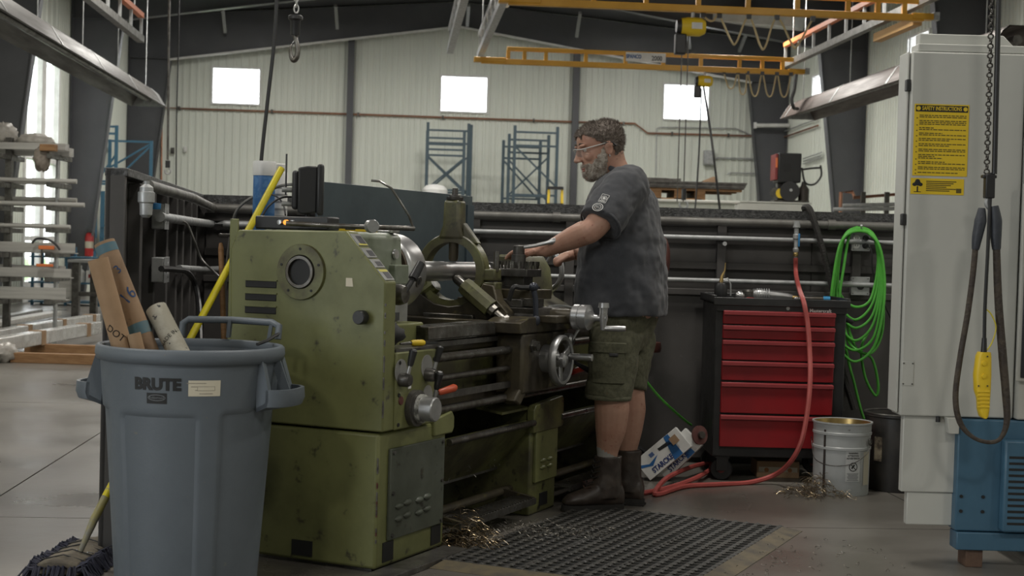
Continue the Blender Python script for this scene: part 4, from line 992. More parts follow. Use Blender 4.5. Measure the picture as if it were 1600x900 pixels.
# ------------------------------------------------------------------ dust mop with long yellow pole
MP = fl(120, 884); m_khaki = M_('khaki_canvas', (.17, .145, .105), .9, 0, (.11, .095, .075), 14, bump=.2, bs=120)
mop = thing('dust_mop', 'dust mop with navy yarn fringe and a long yellow pole', 'mop', (MP.x, MP.y, 0), R(88))
m_navy = M_('navy_yarn', (.035, .037, .06), .95, 0, (.06, .06, .08), 20)
pad = [[(x, y, z) for (y, z) in ((-.075, .012), (-.07, .05), (-.03, .062+.006*math.sin(x*40)), (.03, .06), (.07, .048), (.075, .012))] for x in [(-.2+.04*i) for i in range(11)]]
obj('canvas_pad', B().loft(pad), m_khaki, mop, .006)
for k in range(4): obj('seam', B().tube([(-.15+.09*k, -.072, .052), (-.15+.09*k+.01, 0, .068), (-.15+.09*k, .072, .052)], .0025, 5), m_ink, mop)
yb = B()
for k in range(420):
    s = random.choice((-1, 1)); x = random.uniform(-.22, .22); end = random.random() < .16
    if end: x = random.choice((-1, 1))*.2; a = Vector((x, random.uniform(-.07, .07), .035)); d = Vector((math.copysign(1, x), random.gauss(0, .3), 0))
    else: a = Vector((x, s*.07, random.uniform(.02, .05))); d = Vector((random.gauss(0, .25), s, 0))
    L_ = random.uniform(.03, .062); yb.tube([a, a + d*L_*.5 + Vector((0, 0, random.uniform(0, .015))), Vector(((a + d*L_).x, (a + d*L_).y, .004))], .0035, 4, False)
obj('yarn_fringe', yb, m_navy, mop, kind='stuff')
iM = (Matrix.Translation((MP.x, MP.y, 0)) @ Matrix.Rotation(R(88), 4, 'Z')).inverted()
p_a = iM @ Vector((MP.x + .03, MP.y - .06, .066)); p_b = iM @ at(152, 800, 5.05); p_c = iM @ at(440, 263, 5.7)
p_d = p_b.lerp(p_c, .1)
obj('socket', B().tube([p_a, p_b.lerp(p_a, .2), p_b.lerp(p_c, .06)], [.009, .015, .014], 12), M_('worn_socket', (.22, .21, .17), .5, 0, (.35, .3, .08), 9), mop)
obj('pole', B().cyl(p_b.lerp(p_c, .04), p_c, .0135, n=16), m_yelpole, mop)
obj('wire_clip', B().tube(spl([p_a + Vector((.02, .02, 0)), p_a + Vector((.05, .03, -.02)), p_a + Vector((.04, -.03, -.015)), p_a + Vector((-.02, -.03, 0))]), .002, 5), m_galv, mop)
# wooden broom stick and hanging braided cord
a = at(345, 380, 5.75); b_ = at(351, 560, 5.62); dn = (b_-a); bot = a + dn*((a.z-0.0)/(a.z-b_.z)); one('wooden_broom_handle', B().tube([bot, bot.lerp(a, .98), a], [.011, .011, .007], 12), m_wood, 'reddish wooden broom handle standing behind the trash can', 'broom handle', origin=bot)
# ------------------------------------------------------------------ things on the lathe headstock
def LT(x, y, z): return LW(x, y, z)
ca = LT(.30, .66, 1.196)
c1 = at(412, 330, 5.9); 
def canister(px, pyt, pyb, Y, r, mats, label, name, cat):
    top = at(px, pyt, Y); bot = at(px, pyb, Y); h = top.z - bot.z
    t = thing(name, label, cat, bot)
    return t, h
t, h = canister(411, 252, 365, 5.95, .04, None, 'blue and white wipes canister standing behind the headstock', 'wipes_canister', 'canister')
obj('body', B().rev([(.0, 0), (.042, 0), (.044, .004), (.044, h*.8), (0, h*.8)], (0, 0, 0), n=28), M_('blue_label', (.05, .16, .38), .45, 0, (.09, .22, .45), 25, (.5, .56)), t)
obj('lid', B().rev([(.046, h*.8), (.047, h*.83), (.047, h*.97), (.044, h), (0, h)], (0, 0, 0), n=28), M_('white_lid', (.66, .66, .64), .4), t)
t, h = canister(434, 256, 368, 6.05, .035, None, 'white spray can standing behind the display box', 'spray_can', 'spray can')
obj('body', B().rev([(0, 0), (.035, 0), (.036, .004), (.036, h*.86), (.03, h*.89), (0, h*.89)], (0, 0, 0), n=24), m_white, t)
obj('cap', B().rev([(.03, h*.89), (.031, h*.99), (.028, h), (0, h)], (0, 0, 0), n=24), m_white, t)
for k in range(5): obj('label_print', B().rev([(.0364, h*(.25+.1*k)), (.0364, h*(.28+.1*k))], (0, 0, 0), n=24), M_('grey_print', (.35, .35, .34), .6), t)
# small shelf bracket behind the headstock that carries both cans
sb = min(at(411, 365, 5.95).z, at(434, 368, 6.05).z)
s0 = at(405, 366, 5.95)
lp('rear_shelf', B().bb(.28, .8, .6, .9, sb - LO.z - .012, sb - LO.z - .0), m_iron, .002)
# digital readout on a bracket
dp = at(481, 298, 5.78)
dro = thing('readout_display', 'black boxy digital readout standing above the headstock, seen from the side', 'display', (dp.x, dp.y, LO.z + 1.196), R(97))
hz = dp.z - 1.196 - LO.z
obj('case', B().prism([(.037, hz-.085), (.037, hz+.085), (.0, hz+.092), (-.037, hz+.092), (-.037, hz-.085), (.02, hz-.095)], 'x', -.09, .09), m_black, dro, .006)
obj('front_bezel', B().bb(-.11, .11, -.062, -.036, hz-.095, hz+.1), m_black, dro, .008)
obj('rear_box', B().bb(-.07, .07, .035, .06, hz-.075, hz+.075), M_('dark_grey_casing', (.03, .03, .032), .5), dro, .01)
obj('stand', B().cyl((0, 0, 0), (0, 0, hz-.08), .012, n=10).cyl((0, 0, 0), (0, 0, .01), .05, n=18), m_black, dro)
obj('antenna_rod', B().cyl((-.02, .085, hz-.02), (-.02, .085, hz+.14), .0035, n=8), m_black, dro)
obj('plug', B().cyl((-.02, .06, hz), (-.02, .1, hz), .01, n=10), m_galv, dro)
obj('plug', B().cyl((-.02, .06, hz-.055), (-.02, .1, hz-.055), .009, n=10), m_galv, dro)
def cable(name, pts, r, m, label, cat='cable', k=8, group=None):
    o = Vector(pts[0]); P_ = spl(pts, k); return one(name, B().tube(P_, r, 7), m, label, cat, group, origin=o)
cable('display_cable', [at(462, 288, 5.84), at(440, 290, 5.85), at(420, 298, 5.9), at(400, 306, 5.95), at(380, 318, 5.97), at(366, 338, 5.97), at(357, 390, 5.97), at(352, 450, 5.95), at(350, 480, 5.93)], .006, m_pipe, 'thick grey cable arching from the readout down the headstock side')
cable('display_cable', [at(462, 308, 5.84), at(440, 309, 5.82), at(420, 322, 5.75), at(408, 345, 5.7), at(414, 357, 5.68), at(430, 354, 5.68), at(438, 345, 5.68)], .004, m_black, 'thin black cable curling from the readout over the switch box')
cable('display_cable', [at(408, 300, 5.92), at(430, 306, 5.88), at(442, 318, 5.86), at(446, 336, 5.8)], .0035, m_black, 'thin black cable loop in front of the wipes canister')
lv = thing('spirit_level', 'small yellow spirit level lying on the headstock', 'level', LW(.30, .32, 1.1955), R(65-38))
obj('body', B().bb(-.11, .11, -.01, .01, 0, .02), m_yel, lv, .003); obj('vial', B().bb(-.02, .02, -.011, .011, .006, .016), m_black, lv)
lv2 = thing('adjustable_spanner', 'chrome spanner lying at the chuck end of the headstock', 'spanner', LW(.43, .27, 1.1955), R(65-50))
obj('shaft', B().bb(-.06, .05, -.008, .008, .002, .009), m_steel, lv2, .002); obj('jaw_head', B().rev([(0, 0), (.02, 0), (.022, .004), (.022, .012), (0, .016)], (.06, 0, .0), n=12), m_steel, lv2)
rg = B()
rx = thing('rag', 'crumpled black rag on the gearbox tray', 'rag', LW(.14, .05, .7825))
rr = []
for i in range(9):
    q = i/8; rr.append([((.05*math.sin(PI*min(.97, q+.05))+.012*random.random())*math.cos(a)*1.1, (.05*math.sin(PI*min(.97, q+.05))+.012*random.random())*math.sin(a), .10*q+.01*random.random()*(q > .05)) for a in [2*PI*k/14 for k in range(14)]])
obj('cloth', B().loft(rr), m_rubber, rx, sharp=80)
br = thing('paint_brush', 'small yellow handled brush on the gearbox tray', 'brush', LW(.29, .01, .7825), R(40))
obj('handle', B().tube([(-.03, 0, .012), (-.02, 0, .012), (.02, 0, .012), (.03, 0, .012)], [.008, .012, .012, .008], 10), m_yel, br); obj('bristles', B().bb(.03, .09, -.006, .006, .006, .014), m_black, br); obj('ferrule', B().tube([(-.08, 0, .01), (-.03, 0, .012)], [.004, .006], 8), m_rod, br)
bn = LW(1.22, .3, .935)
# ------------------------------------------------------------------ rubber mats with drain holes
def holes_mat(nx, ny, w, d, h):
    b = B(); cx = w/nx; cy = d/ny; s = .3
    # grid of bars leaves open holes
    for i in range(nx+1): b.bb(i*cx-.006, i*cx+.006, 0, d, 0, h)
    for j in range(ny+1): b.bb(0, w, j*cy-.006, j*cy+.006, 0, h*.92)
    return b
m_mat = M_('oily_black_rubber', (.03, .029, .026), .55, 0, (.05, .047, .04), 12, (.45, .65)); m_edge = M_('tan_ramp_edge', (.13, .105, .06), .6, 0, (.07, .06, .045), 9)
# corners of the mat field on the floor
q_br = fl(1222, 826); q_bl = fl(945, 800); q_fr = fl(1130, 897)
ux = (q_br - q_bl).normalized(); 
angm = math.atan2(ux.y, ux.x)
mo = fl(680, 893); 
ax_ = Vector((math.cos(R(65)), math.sin(R(65)), 0)); ay_ = Vector((-ax_.y, ax_.x, 0))
def mat_at(name, u0, v0, wu, wv, label):
    # u along the lathe, v towards the operator (minus local y)
    t = thing(name, label, 'mat', LW(u0, -v0 - wv, 0), LANG, 'drainage mats')
    nx, ny = round(wu/.047), round(wv/.047)
    cx, cy = wu/nx, wv/ny
    obj('base_web', B().bb(0, wu, 0, wv, .0005, .004), m_mat, t)
    g = B()
    for i in range(nx+1): g.bb(i*cx-.006, i*cx+.006, 0, wv, .0035, .016)
    for j in range(ny+1): g.bb(0, wu, j*cy-.006, j*cy+.006, .0035, .0155)
    obj('hole_grid', g, m_mat, t, kind='stuff')
    kn_ = B()
    for i in range(nx+1):
        for j in range(ny+1): kn_.add([(i*cx-.013, j*cy-.013, .0145), (i*cx+.013, j*cy-.013, .0145), (i*cx+.013, j*cy+.013, .0145), (i*cx-.013, j*cy+.013, .0145), (i*cx, j*cy, .022)], [(0, 1, 4), (1, 2, 4), (2, 3, 4), (3, 0, 4)])
    obj('grip_knobs', kn_, m_mat, t, kind='stuff')
    return t
for k, (v0, lb) in enumerate(((.13, 'black drainage mat strip right along the lathe foot'), (.43, 'middle one of the three black drainage mat strips'), (.725, 'black drainage mat strip farthest from the lathe'))):
    mat_at('drainage_mat', .285, v0, 1.335, .29, lb)
def ramp_strip(label, pts):
    # pts: four local floor corners a b (inner, high) c d (outer, low)
    b = B(); v = [LW(*pts[0], .016), LW(*pts[1], .016), LW(*pts[2], .002), LW(*pts[3], .002)]
    v = [tuple(p) for p in v] + [(p.x, p.y, .0005) for p in v]
    b.add(v, [(0, 1, 2, 3), (4, 5, 6, 7), (0, 1, 5, 4), (1, 2, 6, 5), (2, 3, 7, 6), (3, 0, 4, 7)])
    one('mat_ramp_edge', b, m_edge, label, 'mat edge', 'ramp edges of the mats', origin=(v[4][0], v[4][1], 0))
ramp_strip('tan ramp edge along the outer side of the mats', [(.285, -1.025), (1.62, -1.025), (1.64, -1.105), (.2, -1.105)])
ramp_strip('tan ramp edge across the near end of the mats', [(.275, -1.015), (.275, -.13), (.18, -.12), (.18, -1.1)])
# metal swarf on the floor
def swarf(name, c, rad, n, h, label, L_=(.03, .09), flat=False):
    b = B()
    for k in range(n):
        q = random.uniform(0, 2*PI); rr_ = rad*random.random()**.7
        p = Vector((rr_*math.cos(q), rr_*math.sin(q)*.7, .004 + (0 if flat else h*(1-rr_/rad)*random.random())))
        d = Vector((random.gauss(0, 1), random.gauss(0, 1), abs(random.gauss(0, .7)))).normalized()
        s = d.orthogonal().normalized(); ln = random.uniform(*L_); pts = []
        tw = random.uniform(.3, 1.2)
        for i in range(5):
            t = i/4; a2 = t*5*tw; pts.append(p + d*ln*t + (s*math.cos(a2) + d.cross(s)*math.sin(a2))*.008 - Vector((0, 0, ln*.5*t*t)))
        pts = [Vector((x.x, x.y, max(.003, x.z))) for x in pts]
        b.tube(pts, .0011, 3, False)
    o = one(name, b, M_('swarf_' + str(n), (.3, .22, .12) if not flat else (.2, .19, .17), .3 if not flat else .45, .85, (.2, .18, .15), 40), label, 'swarf', kind='stuff'); o.location = c
    return o
swarf('metal_swarf', Vector(LW(.60, -.06, 0)), .13, 420, .17, 'curly brass coloured swarf heap beside the lathe foot brake')
swarf('metal_swarf', fl(1275, 775), .16, 260, .12, 'curly swarf heap on the floor before the white pail')
swarf('metal_swarf', Vector(LW(.95, -.2, .018)), .32, 260, .01, 'loose grey chips scattered over the mat strip by the lathe', (.01, .03), True)
swarf('metal_swarf', Vector(LW(1.0, -.95, .0)), .7, 160, .01, 'loose chips scattered across the outer mats and floor', (.008, .022), True)
sb_ = one('floor_rail', B().bb(0, .9, -.05, .05, 0, .022), m_iron, 'flat dark steel strip on the floor along the near end of the lathe', 'rail', bev=.003); sb_.matrix_world = LM @ Matrix.Translation((-.42, -.07, 0))
# ------------------------------------------------------------------ charcoal partition
PY = 8.04; PH = 1.395; PX0, PX1 = -1.69, 2.75; WE = Vector((-1.365, 5.2)); WC = Vector((PX0, PY))
def hit(px, py, p, n):
    d = ray(px, py); o = Vector((0, 0, CAMH)); n = Vector(n); return o + d*((Vector(p) - o).dot(n)/d.dot(n))
pt = struct('wall_partition', 'low charcoal sheet steel partition behind the lathe')
obj('rear_sheet', B().bb(PX0 - .12, PX1, PY + .06, PY + .075, 0, PH - .02), m_part, pt)
pw = 1.11
for k in range(4):
    x0 = PX0 + k*pw
    obj('panel', B().bb(x0 + .003, x0 + pw - .003, PY + .02, PY + .06, .03, .93), m_part, pt, .003)
    obj('panel', B().bb(x0 + .003, x0 + pw - .003, PY + .05, PY + .06, .95, PH - .06), m_part, pt)
for z, h, d in ((.94, .035, .0), (1.085, .04, .015), (1.275, .045, .01)):
    obj('girt', B().bb(PX0, PX1, PY + d, PY + .055, z - h/2, z + h/2), m_part, pt, .003)
for px in (420, 565, 742, 890, 1127, 1338):
    x = at(px, 400, PY).x; obj('stud', B().bb(x - .024, x + .024, PY - .012, PY + .05, .0 if px < 1000 else .93, PH - .04), m_part, pt, .003)
cap = obj('cap_rail', B().prism([(PY - .03, PH - .05), (PY - .035, PH), (PY + .1, PH), (PY + .1, PH - .05), (PY + .095, PH - .05), (PY + .095, PH - .006), (PY - .028, PH - .006), (PY - .024, PH - .05)], 'x', PX0 - .02, PX1), m_partcap, pt)
# side wing running towards the viewer
wd = (WE - WC); WLn = wd.length; wd.normalize(); wn_ = Vector((-wd.y, wd.x)) ; wn_ = wn_ if wn_.x > 0 else -wn_
wang = math.atan2(wd.y, wd.x)
wing = struct('wall_partition_wing', 'end wing of the charcoal partition beside the trash can', (WC.x, WC.y, 0), wang)
sgn = 1 if Vector((-math.sin(wang), math.cos(wang))).x > 0 else -1   # local y towards the machine side
def wy(a): return a*sgn
def wbb(x0, x1, y0, y1, z0, z1):
    a, b = sorted((wy(y0), wy(y1))); return B().bb(x0, x1, a, b, z0, z1)
obj('rear_sheet', wbb(-.1, WLn, -.075, -.06, 0, PH - .02), m_part, wing)
n = 5
for k in range(n):
    obj('panel', wbb(k*WLn/n + .004, (k+1)*WLn/n - .004, -.06, -.05, .03, PH - .05), m_part, wing)
for k, x in enumerate((.35, .62, .98, 1.25, 1.62, 2.05, 2.45)):
    obj('stud', wbb(x, x + .055, -.05, 0.0, 0, PH - .04), m_part, wing, .003)
for k in range(3): obj('diagonal_brace', B().beam((.4 + k*.65, wy(-.03), .35), (.62+.4*k, wy(-.03), 1.1), .02, .02), m_part, wing)
obj('end_post', wbb(WLn - .03, WLn, -.078, -.008, 0, PH), m_part, wing, .004)
obj('cap_rail', wbb(0, WLn, -.08, .0, PH - .03, PH), m_partcap, wing, .003)
WN3 = (wn_.x, wn_.y, 0); WP = (WC.x, WC.y, 0)
def wh(px, py, off=.05): return hit(px, py, Vector(WP) + Vector(WN3)*off, WN3)
def pf(px, py, off=.06): return at(px, py, PY - off)
# ------------------------------------------------------------------ pipes and boxes on the partition
def pipe(name, pts, r, m, label, cat='pipe', sub=0):
    o = Vector(pts[0]); t = thing(name, label, cat, o); obj('run', B().tube([Vector(p) - o for p in pts], r, 12), m, t); return t, o
zt = 1.325
wv = Vector((wd.x, wd.y, 0))
t, o = pipe('air_pipe', [wh(231, 290, .06), wh(300, 309, .06), Vector((PX0 + .06, PY - .07, zt)), Vector((-.9, PY - .06, zt)), Vector((PX1 - .1, PY - .06, zt))], .022, m_pipe, 'thick grey air pipe running under the partition cap')
for px in (330, 470, 870, 1300): obj('coupling', B().cyl(pf(px-6, 330, .06) - o + Vector((0, 0, zt - pf(px-6, 330).z)), pf(px+6, 330, .06) - o + Vector((0, 0, zt - pf(px+6, 330).z)), .028, n=12), m_pipe, t)
zz1 = at(1200, 374, PY - .05).z; zz2 = at(1200, 441, PY - .05).z
t, o = pipe('conduit', [Vector((-1.2, PY - .05, zz1)), Vector((PX1 - .1, PY - .05, zz1))], .0135, m_galv, 'upper thin galvanised conduit along the partition')
for px in (640, 1132): 
    c = pf(px, 381, .045); obj('clip', B().cyl(Vector((c.x, PY - .005, zz1 - .03)) - o, Vector((c.x, PY - .06, zz1 - .03)) - o, .012, n=10), m_galv, t)
t, o = pipe('conduit', [Vector((-.2, PY - .05, zz2)), Vector((PX1 - .1, PY - .05, zz2))], .0135, m_galv, 'lower thin galvanised conduit along the partition above the tool chest')
obj('coupling', B().cyl(pf(1308, 443) - o, pf(1330, 444) - o, .018, n=10), m_galv, t)
t, o = pipe('conduit', [wh(250, 339, .04), wh(330, 350, .04), Vector((PX0 + .12, PY - .06, zz1)), Vector((-1.21, PY - .055, zz1))], .02, m_galv, 'galvanised conduit leaving the upper box on the wing')
t, o = pipe('conduit', [wh(280, 419, .03), wh(318, 421, .03), Vector((PX0 + .14, PY - .06, wh(318, 421).z))], .015, m_galv, 'short galvanised conduit from the lower box on the wing')
# air drop with filter on the wing
a = wh(228, 290, .06); t = thing('air_drop', 'grey vertical air filter body with a blue knob on the wing', 'air filter', wh(228, 340, .06)); o = Vector(t.location)
zt_ = a.z - o.z
obj('riser', B().rev([(.012, 0), (.022, .01), (.024, .05), (.03, .055), (.03, .09), (.02, .095), (.02, zt_*.6), (.026, zt_*.62), (.024, zt_*.95), (.01, zt_*1.05), (.01, zt_*1.15), (0, zt_*1.15)], (0, 0, 0), n=16), m_galv, t)
obj('band', B().rev([(.027, zt_*.52), (.027, zt_*.57)], (0, 0, 0), n=16), m_brass, t)
def jbox(px, py, w_, h_, label, k=0, wingside=True):
    c = wh(px, py, .0) if wingside else pf(px, py, .0)
    t = thing('junction_box', label, 'electrical box', (c.x, c.y, c.z - h_/2), (wang + (0 if sgn > 0 else PI)) if wingside else PI)
    # local x along wall, local +y towards the machine
    obj('box', B().bb(-w_/2, w_/2, 0, .05, 0, h_), m_galv, t, .004); obj('cover', B().bb(-w_/2-.002, w_/2+.002, .05, .053, -.002, h_+.002), m_galv, t, .001)
    return t
jb = jbox(240, 338, .13, .1, 'galvanised junction box at the upper end of the wing')
for (x, z) in ((-.03, .03), (.03, .03), (0, .07)): obj('knock_out', B().rev([(.011, 0), (.011, .0015), (.009, .002)], (x, .053, z), (0, 1, 0), 14), m_galv, jb)
c_ = wh(244, 322, .07); kn2 = one('valve_knob', B().rev([(0, -.012), (.016, -.012), (.018, -.006), (.018, .01), (0, .012)], (0, 0, 0), n=14), M_('blue_plastic', (.03, .16, .35), .4), 'small blue valve knob on the upper wing box', 'knob'); kn2.location = c_
jb2 = jbox(240, 421, .16, .1, 'galvanised junction box low on the wing with a black plug')
for (x, z) in ((-.04, .03), (-.04, .07), (.03, .05)): obj('knock_out', B().rev([(.013, 0), (.013, .0015), (.011, .002)], (x, .053, z), (0, 1, 0), 14), m_galv, jb2)
cable('power_cord', [wh(252, 420, .09), wh(272, 421, .1), wh(292, 425, .11), wh(305, 445, .13), wh(311, 480, .16), wh(312, 520, .2), wh(312, 560, .22)], .012, m_black, 'heavy black power cord hanging from the lower wing box')
cable('grey_cord', [wh(278, 344, .04), wh(292, 350, .07), wh(303, 375, .1), wh(315, 405, .13), wh(335, 425, .2), wh(348, 438, .3)], .0055, m_pipe, 'thin grey cord sagging from the upper conduit to the lathe')
# outlet boxes on the right
def outlet(px, py, w_, h_, label, kind):
    c = pf(px, py, .045); t = thing('outlet_box', label, 'outlet', (c.x, c.y, c.z - h_/2))
    obj('box', B().bb(-w_/2+.006, w_/2-.006, 0, .055, .004, h_-.004), m_galv, t, .004)
    obj('cover_plate', B().bb(-w_/2, w_/2, -.004, 0, 0, h_), m_galv, t, .002)
    if kind == 4:
        for i, x in enumerate((-.024, .024)):
            for z in (h_*.3, h_*.7):
                s = obj('socket', B().rev([(.017, 0), (.017, .004), (.0, .005)], (x, -.004, z), (0, -1, 0), 16), m_white if x < 0 else m_black, t)
                if x < 0:
                    for dx in (-.006, .006): obj('slot', B().bb(x+dx-.0015, x+dx+.0015, -.0098, -.008, z-.004, z+.006), m_ink, s)
                else: obj('plug', B().cyl((x, -.005, z), (x, -.04, z), .014, .011, 10), m_black, s)
    else:
        obj('socket', B().rev([(.02, 0), (.02, .005), (.016, .006), (.0, .002)], (0, -.004, h_*.5), (0, -1, 0), 20), m_black, t)
    for sx in (-1, 1):
        for z in (.01, h_-.01): obj('screw', B().cyl((sx*(w_/2-.01), -.004, z), (sx*(w_/2-.01), -.006, z), .003, n=6), m_iron, t)
    return t
outlet(1345, 378, .1, .1, 'metal four socket outlet inside the coiled green hose', 4)
outlet(1344, 447, .1, .1, 'metal single socket outlet below the four socket one', 1)
cable('charger_cord', [pf(1354, 372, .11), pf(1366, 376, .14), pf(1378, 381, .12), pf(1392, 383, .1), pf(1420, 384, .09)], .004, m_black, 'short black cord going right from the four socket outlet')
cable('charger_cord', [pf(1354, 384, .11), pf(1362, 392, .15), pf(1363, 420, .14), pf(1370, 450, .12), pf(1383, 478, .11), pf(1393, 500, .09)], .004, m_black, 'black cord dropping down from the four socket outlet')
# green hose coil over a hook
def coil(loops, label):
    b = B(); o = pf(1340, 356, .1)
    for pts in loops: b.tube([p - o for p in spl([pf(x, y, q) for x, y, q in pts], 9)], .0085, 8)
    return one('air_hose_coil', b, m_hosegreen, label, 'hose', origin=o) if False else (b, o)
base = [(1340, 356, .09), (1318, 370, .11), (1308, 420, .12), (1303, 470, .12), (1310, 505, .13), (1335, 528, .14), (1362, 510, .14), (1374, 460, .13), (1376, 410, .12), (1366, 368, .11), (1340, 355, .09)]
allp = []
for k in range(6):
    for i, (x, y, q) in enumerate(base[:-1]):
        s = 1 + (k-2.5)*.06 + random.uniform(-.03, .03); allp.append((1342 + (x-1342)*s, 354 + k*1.2 + (y-355)*(1 + (k-3)*.09 + random.uniform(-.02, .02)), q + k*.012))
allp += [(1332, 360, .12), (1318, 420, .15), (1312, 480, .16), (1325, 560, .16), (1335, 600, .15), (1345, 640, .13), (1350, 655, .11)]
o = pf(1340, 352, .06)
hc = thing('air_hose_coil', 'bright green air hose coiled over a hook on the partition', 'hose', o)
obj('hose', B().tube([p - o for p in spl([pf(*a) for a in allp], 7)], .0075, 8), m_hosegreen, hc)
obj('hook', B().tube([pf(1346, 344, -.0) - o, pf(1346, 356, .05) - o, pf(1346, 360, .12) - o, pf(1346, 352, .15) - o], .006, 8), m_galv, hc)
gl = [(1322, 500, .14), (1338, 545, .16), (1362, 560, .15), (1372, 600, .14), (1368, 618, .13), (1352, 590, .14), (1346, 545, .16), (1356, 520, .14)]
obj('loose_loop', B().tube([p - o for p in spl([pf(*a) for a in gl], 8)], .0075, 8), m_hosegreen, hc)
gl = [(1318, 505, .14), (1330, 540, .17), (1360, 552, .17), (1378, 520, .15), (1380, 460, .14), (1372, 400, .12)]
obj('loose_loop', B().tube([p - o for p in spl([pf(*a) for a in gl], 8)], .0075, 8), m_hosegreen, hc)
# black sleeved hose over the cap
cable('sleeved_hose', [at(1258, 330, PY + .2), at(1257, 324, PY + .06), at(1265, 326, PY - .06), at(1275, 355, PY - .09), at(1288, 400, PY - .1), at(1300, 450, PY - .11), at(1305, 475, PY - .12), at(1312, 560, PY - .13), at(1334, 640, PY - .16)], .017, M_('black_braided_sleeve', (.022, .02, .018), .7, bump=.6, bs=90), 'thick black sleeved hose hung over the partition behind the tool chest')
# air valve with the red hose
vp = pf(1241, 345, .06); av = thing('air_valve', 'brass and steel air valve with a blue lever above the red hose', 'valve', pf(1243, 403, .07)); o = Vector(av.location); H_ = vp.z - o.z
obj('body', B().rev([(.007, 0), (.012, .01), (.012, .03), (.016, .035), (.016, .05), (.011, .055), (.011, H_*.5), (.018, H_*.52), (.018, H_*.62), (.013, H_*.65), (.013, H_*.8), (.022, H_*.82), (.02, H_), (0, H_)], (0, 0, 0), n=14), m_galv, av)
obj('brass_fitting', B().rev([(.0125, .008), (.014, .01), (.014, .028), (.0125, .03)], (0, 0, 0), n=8), m_brass, av)
obj('lever', B().bb(.006, .016, -.028, -.02, H_*.3, H_*.66), M_('blue_lever', (.03, .2, .45), .4), av, .003)
def fz(px, py, z=.012): return fl(px, py, z)
red = [pf(1243, 403, .07), pf(1244, 430, .1), at(1250, 455, 7.5), at(1256, 472, 7.36), at(1262, 505, 7.34), at(1265, 545, 7.32), at(1266, 590, 7.26), at(1262, 640, 7.2), at(1252, 690, 7.16), at(1235, 722, 7.2), fl(1210, 742, .05), fl(1170, 754, .012), fl(1120, 757, .012), fl(1070, 760, .012), fl(1030, 772, .012), fl(1024, 767, .02), fl(1045, 745, .04), fl(1085, 728, .05), fl(1108, 725, .04), fl(1110, 733, .03), fl(1085, 748, .03), fl(1045, 762, .012), fl(1000, 771, .012), fl(940, 776, .012)]
cable('red_air_hose', red, .0125, m_hosered, 'red rubber air hose hanging past the tool chest and looping on the floor', 'hose', 9)
cable('green_cord', [at(1000, 575, 7.0), at(1006, 590, 7.1), at(1025, 615, 7.3), at(1045, 635, 7.5), at(1070, 657, 7.7), at(1080, 664, 7.8)], .007, m_hosegreen, 'thin green hose running from the lathe to the paper boxes')
# ------------------------------------------------------------------ red tool chest
TY = 7.42; tl_ = at(1120, 470, TY); tr_ = at(1324, 476, TY + .01)
TW = tr_.x - tl_.x
tb = thing('tool_chest', 'black rolling tool chest with six red drawers', 'tool chest', (tl_.x, TY, 0), R(1.0))
zf = lambda py: at(1215, py, TY).z
ztop, zbot = zf(476), zf(716)
obj('carcass', B().bb(0, TW, .012, .46, zbot, ztop), m_blackp, tb, .006)
obj('top_tray', B().bb(-.015, TW + .015, -.006, .47, ztop, ztop + .012).bb(-.015, TW + .015, -.012, 0, ztop - .01, ztop + .03).bb(-.015, 0, -.006, .47, ztop, ztop + .04).bb(TW, TW + .015, -.006, .47, ztop, ztop + .04).bb(-.015, TW + .015, .46, .47, ztop, ztop + .04), m_blackp, tb, .003)
obj('front_rail', B().bb(.0, TW, -.004, .014, ztop - .04, ztop), m_blackp, tb, .002)
dx0 = at(1128, 560, TY).x - tl_.x; dx1 = at(1303, 560, TY).x - tl_.x
for (ya, yb_) in ((487, 509), (510, 532), (533, 565), (566, 597), (599, 648), (650, 701)):
    za, zb = zf(ya), zf(yb_)
    d = obj('drawer', B().bb(dx0, dx1, -.012, .02, zb + .004, za), m_red, tb, .003)
    obj('pull_trim', B().prism([(-.012, za - .002), (-.026, za - .006), (-.026, za - .02), (-.02, za - .022), (-.012, za - .014)], 'x', dx0, dx1), m_redtrim, d)
obj('side_handle', B().tube([(TW, .1, ztop - .06), (TW + .05, .1, ztop - .08), (TW + .05, .36, ztop - .08), (TW, .36, ztop - .06)], .011, 8), m_blackp, tb)
obj('lock', B().rev([(.009, 0), (.009, .004), (0, .004)], (dx0 + .325, -.004, ztop - .018), (0, -1, 0), 14), m_steel, tb)
txt('lettering', 'Mastercraft', .024, m_white, tb, frame((dx1 - .075, -.0052, ztop - .026), (1, 0, 0), (0, 0, 1)), .0004, 'CENTER', 1.0, .0004)
for sx in (.06, TW - .06):
    for sy in (.06, .4):
        w_ = obj('caster', B().rev([(.02, -.013), (.052, -.015), (.056, -.008), (.056, .008), (.052, .015), (.02, .013)], (sx, sy, .056), (0, 1, 0) if sy > .2 else (.35, 1, 0), 24, close=True), m_rubber, tb)
        obj('wheel_disc', B().rev([(0, -.016), (.012, -.016), (.014, -.012), (.034, -.01), (.036, .01), (0, .012)], (sx, sy, .056), (0, 1, 0) if sy > .2 else (.35, 1, 0), 18), M_('dull_red_hub', (.16, .03, .03), .5), w_)
        obj('fork', B().bb(sx-.03, sx+.03, sy-.024, sy-.019, .05, zbot).bb(sx-.03, sx+.03, sy+.019, sy+.024, .05, zbot).bb(sx-.035, sx+.035, sy-.03, sy+.03, zbot-.012, zbot), m_blackp, w_)
TT = Matrix.Translation((tl_.x, TY, 0)) @ Matrix.Rotation(R(1), 4, 'Z')
zt0 = ztop + .0125
def ontop(name, label, cat, x, y, rz=0): return thing(name, label, cat, TT @ Vector((x, y, zt0)), rz)
t = ontop('grease_cup', 'small black bottle with a thin upright spout on the tool chest', 'oil can', .0+.05, .2)
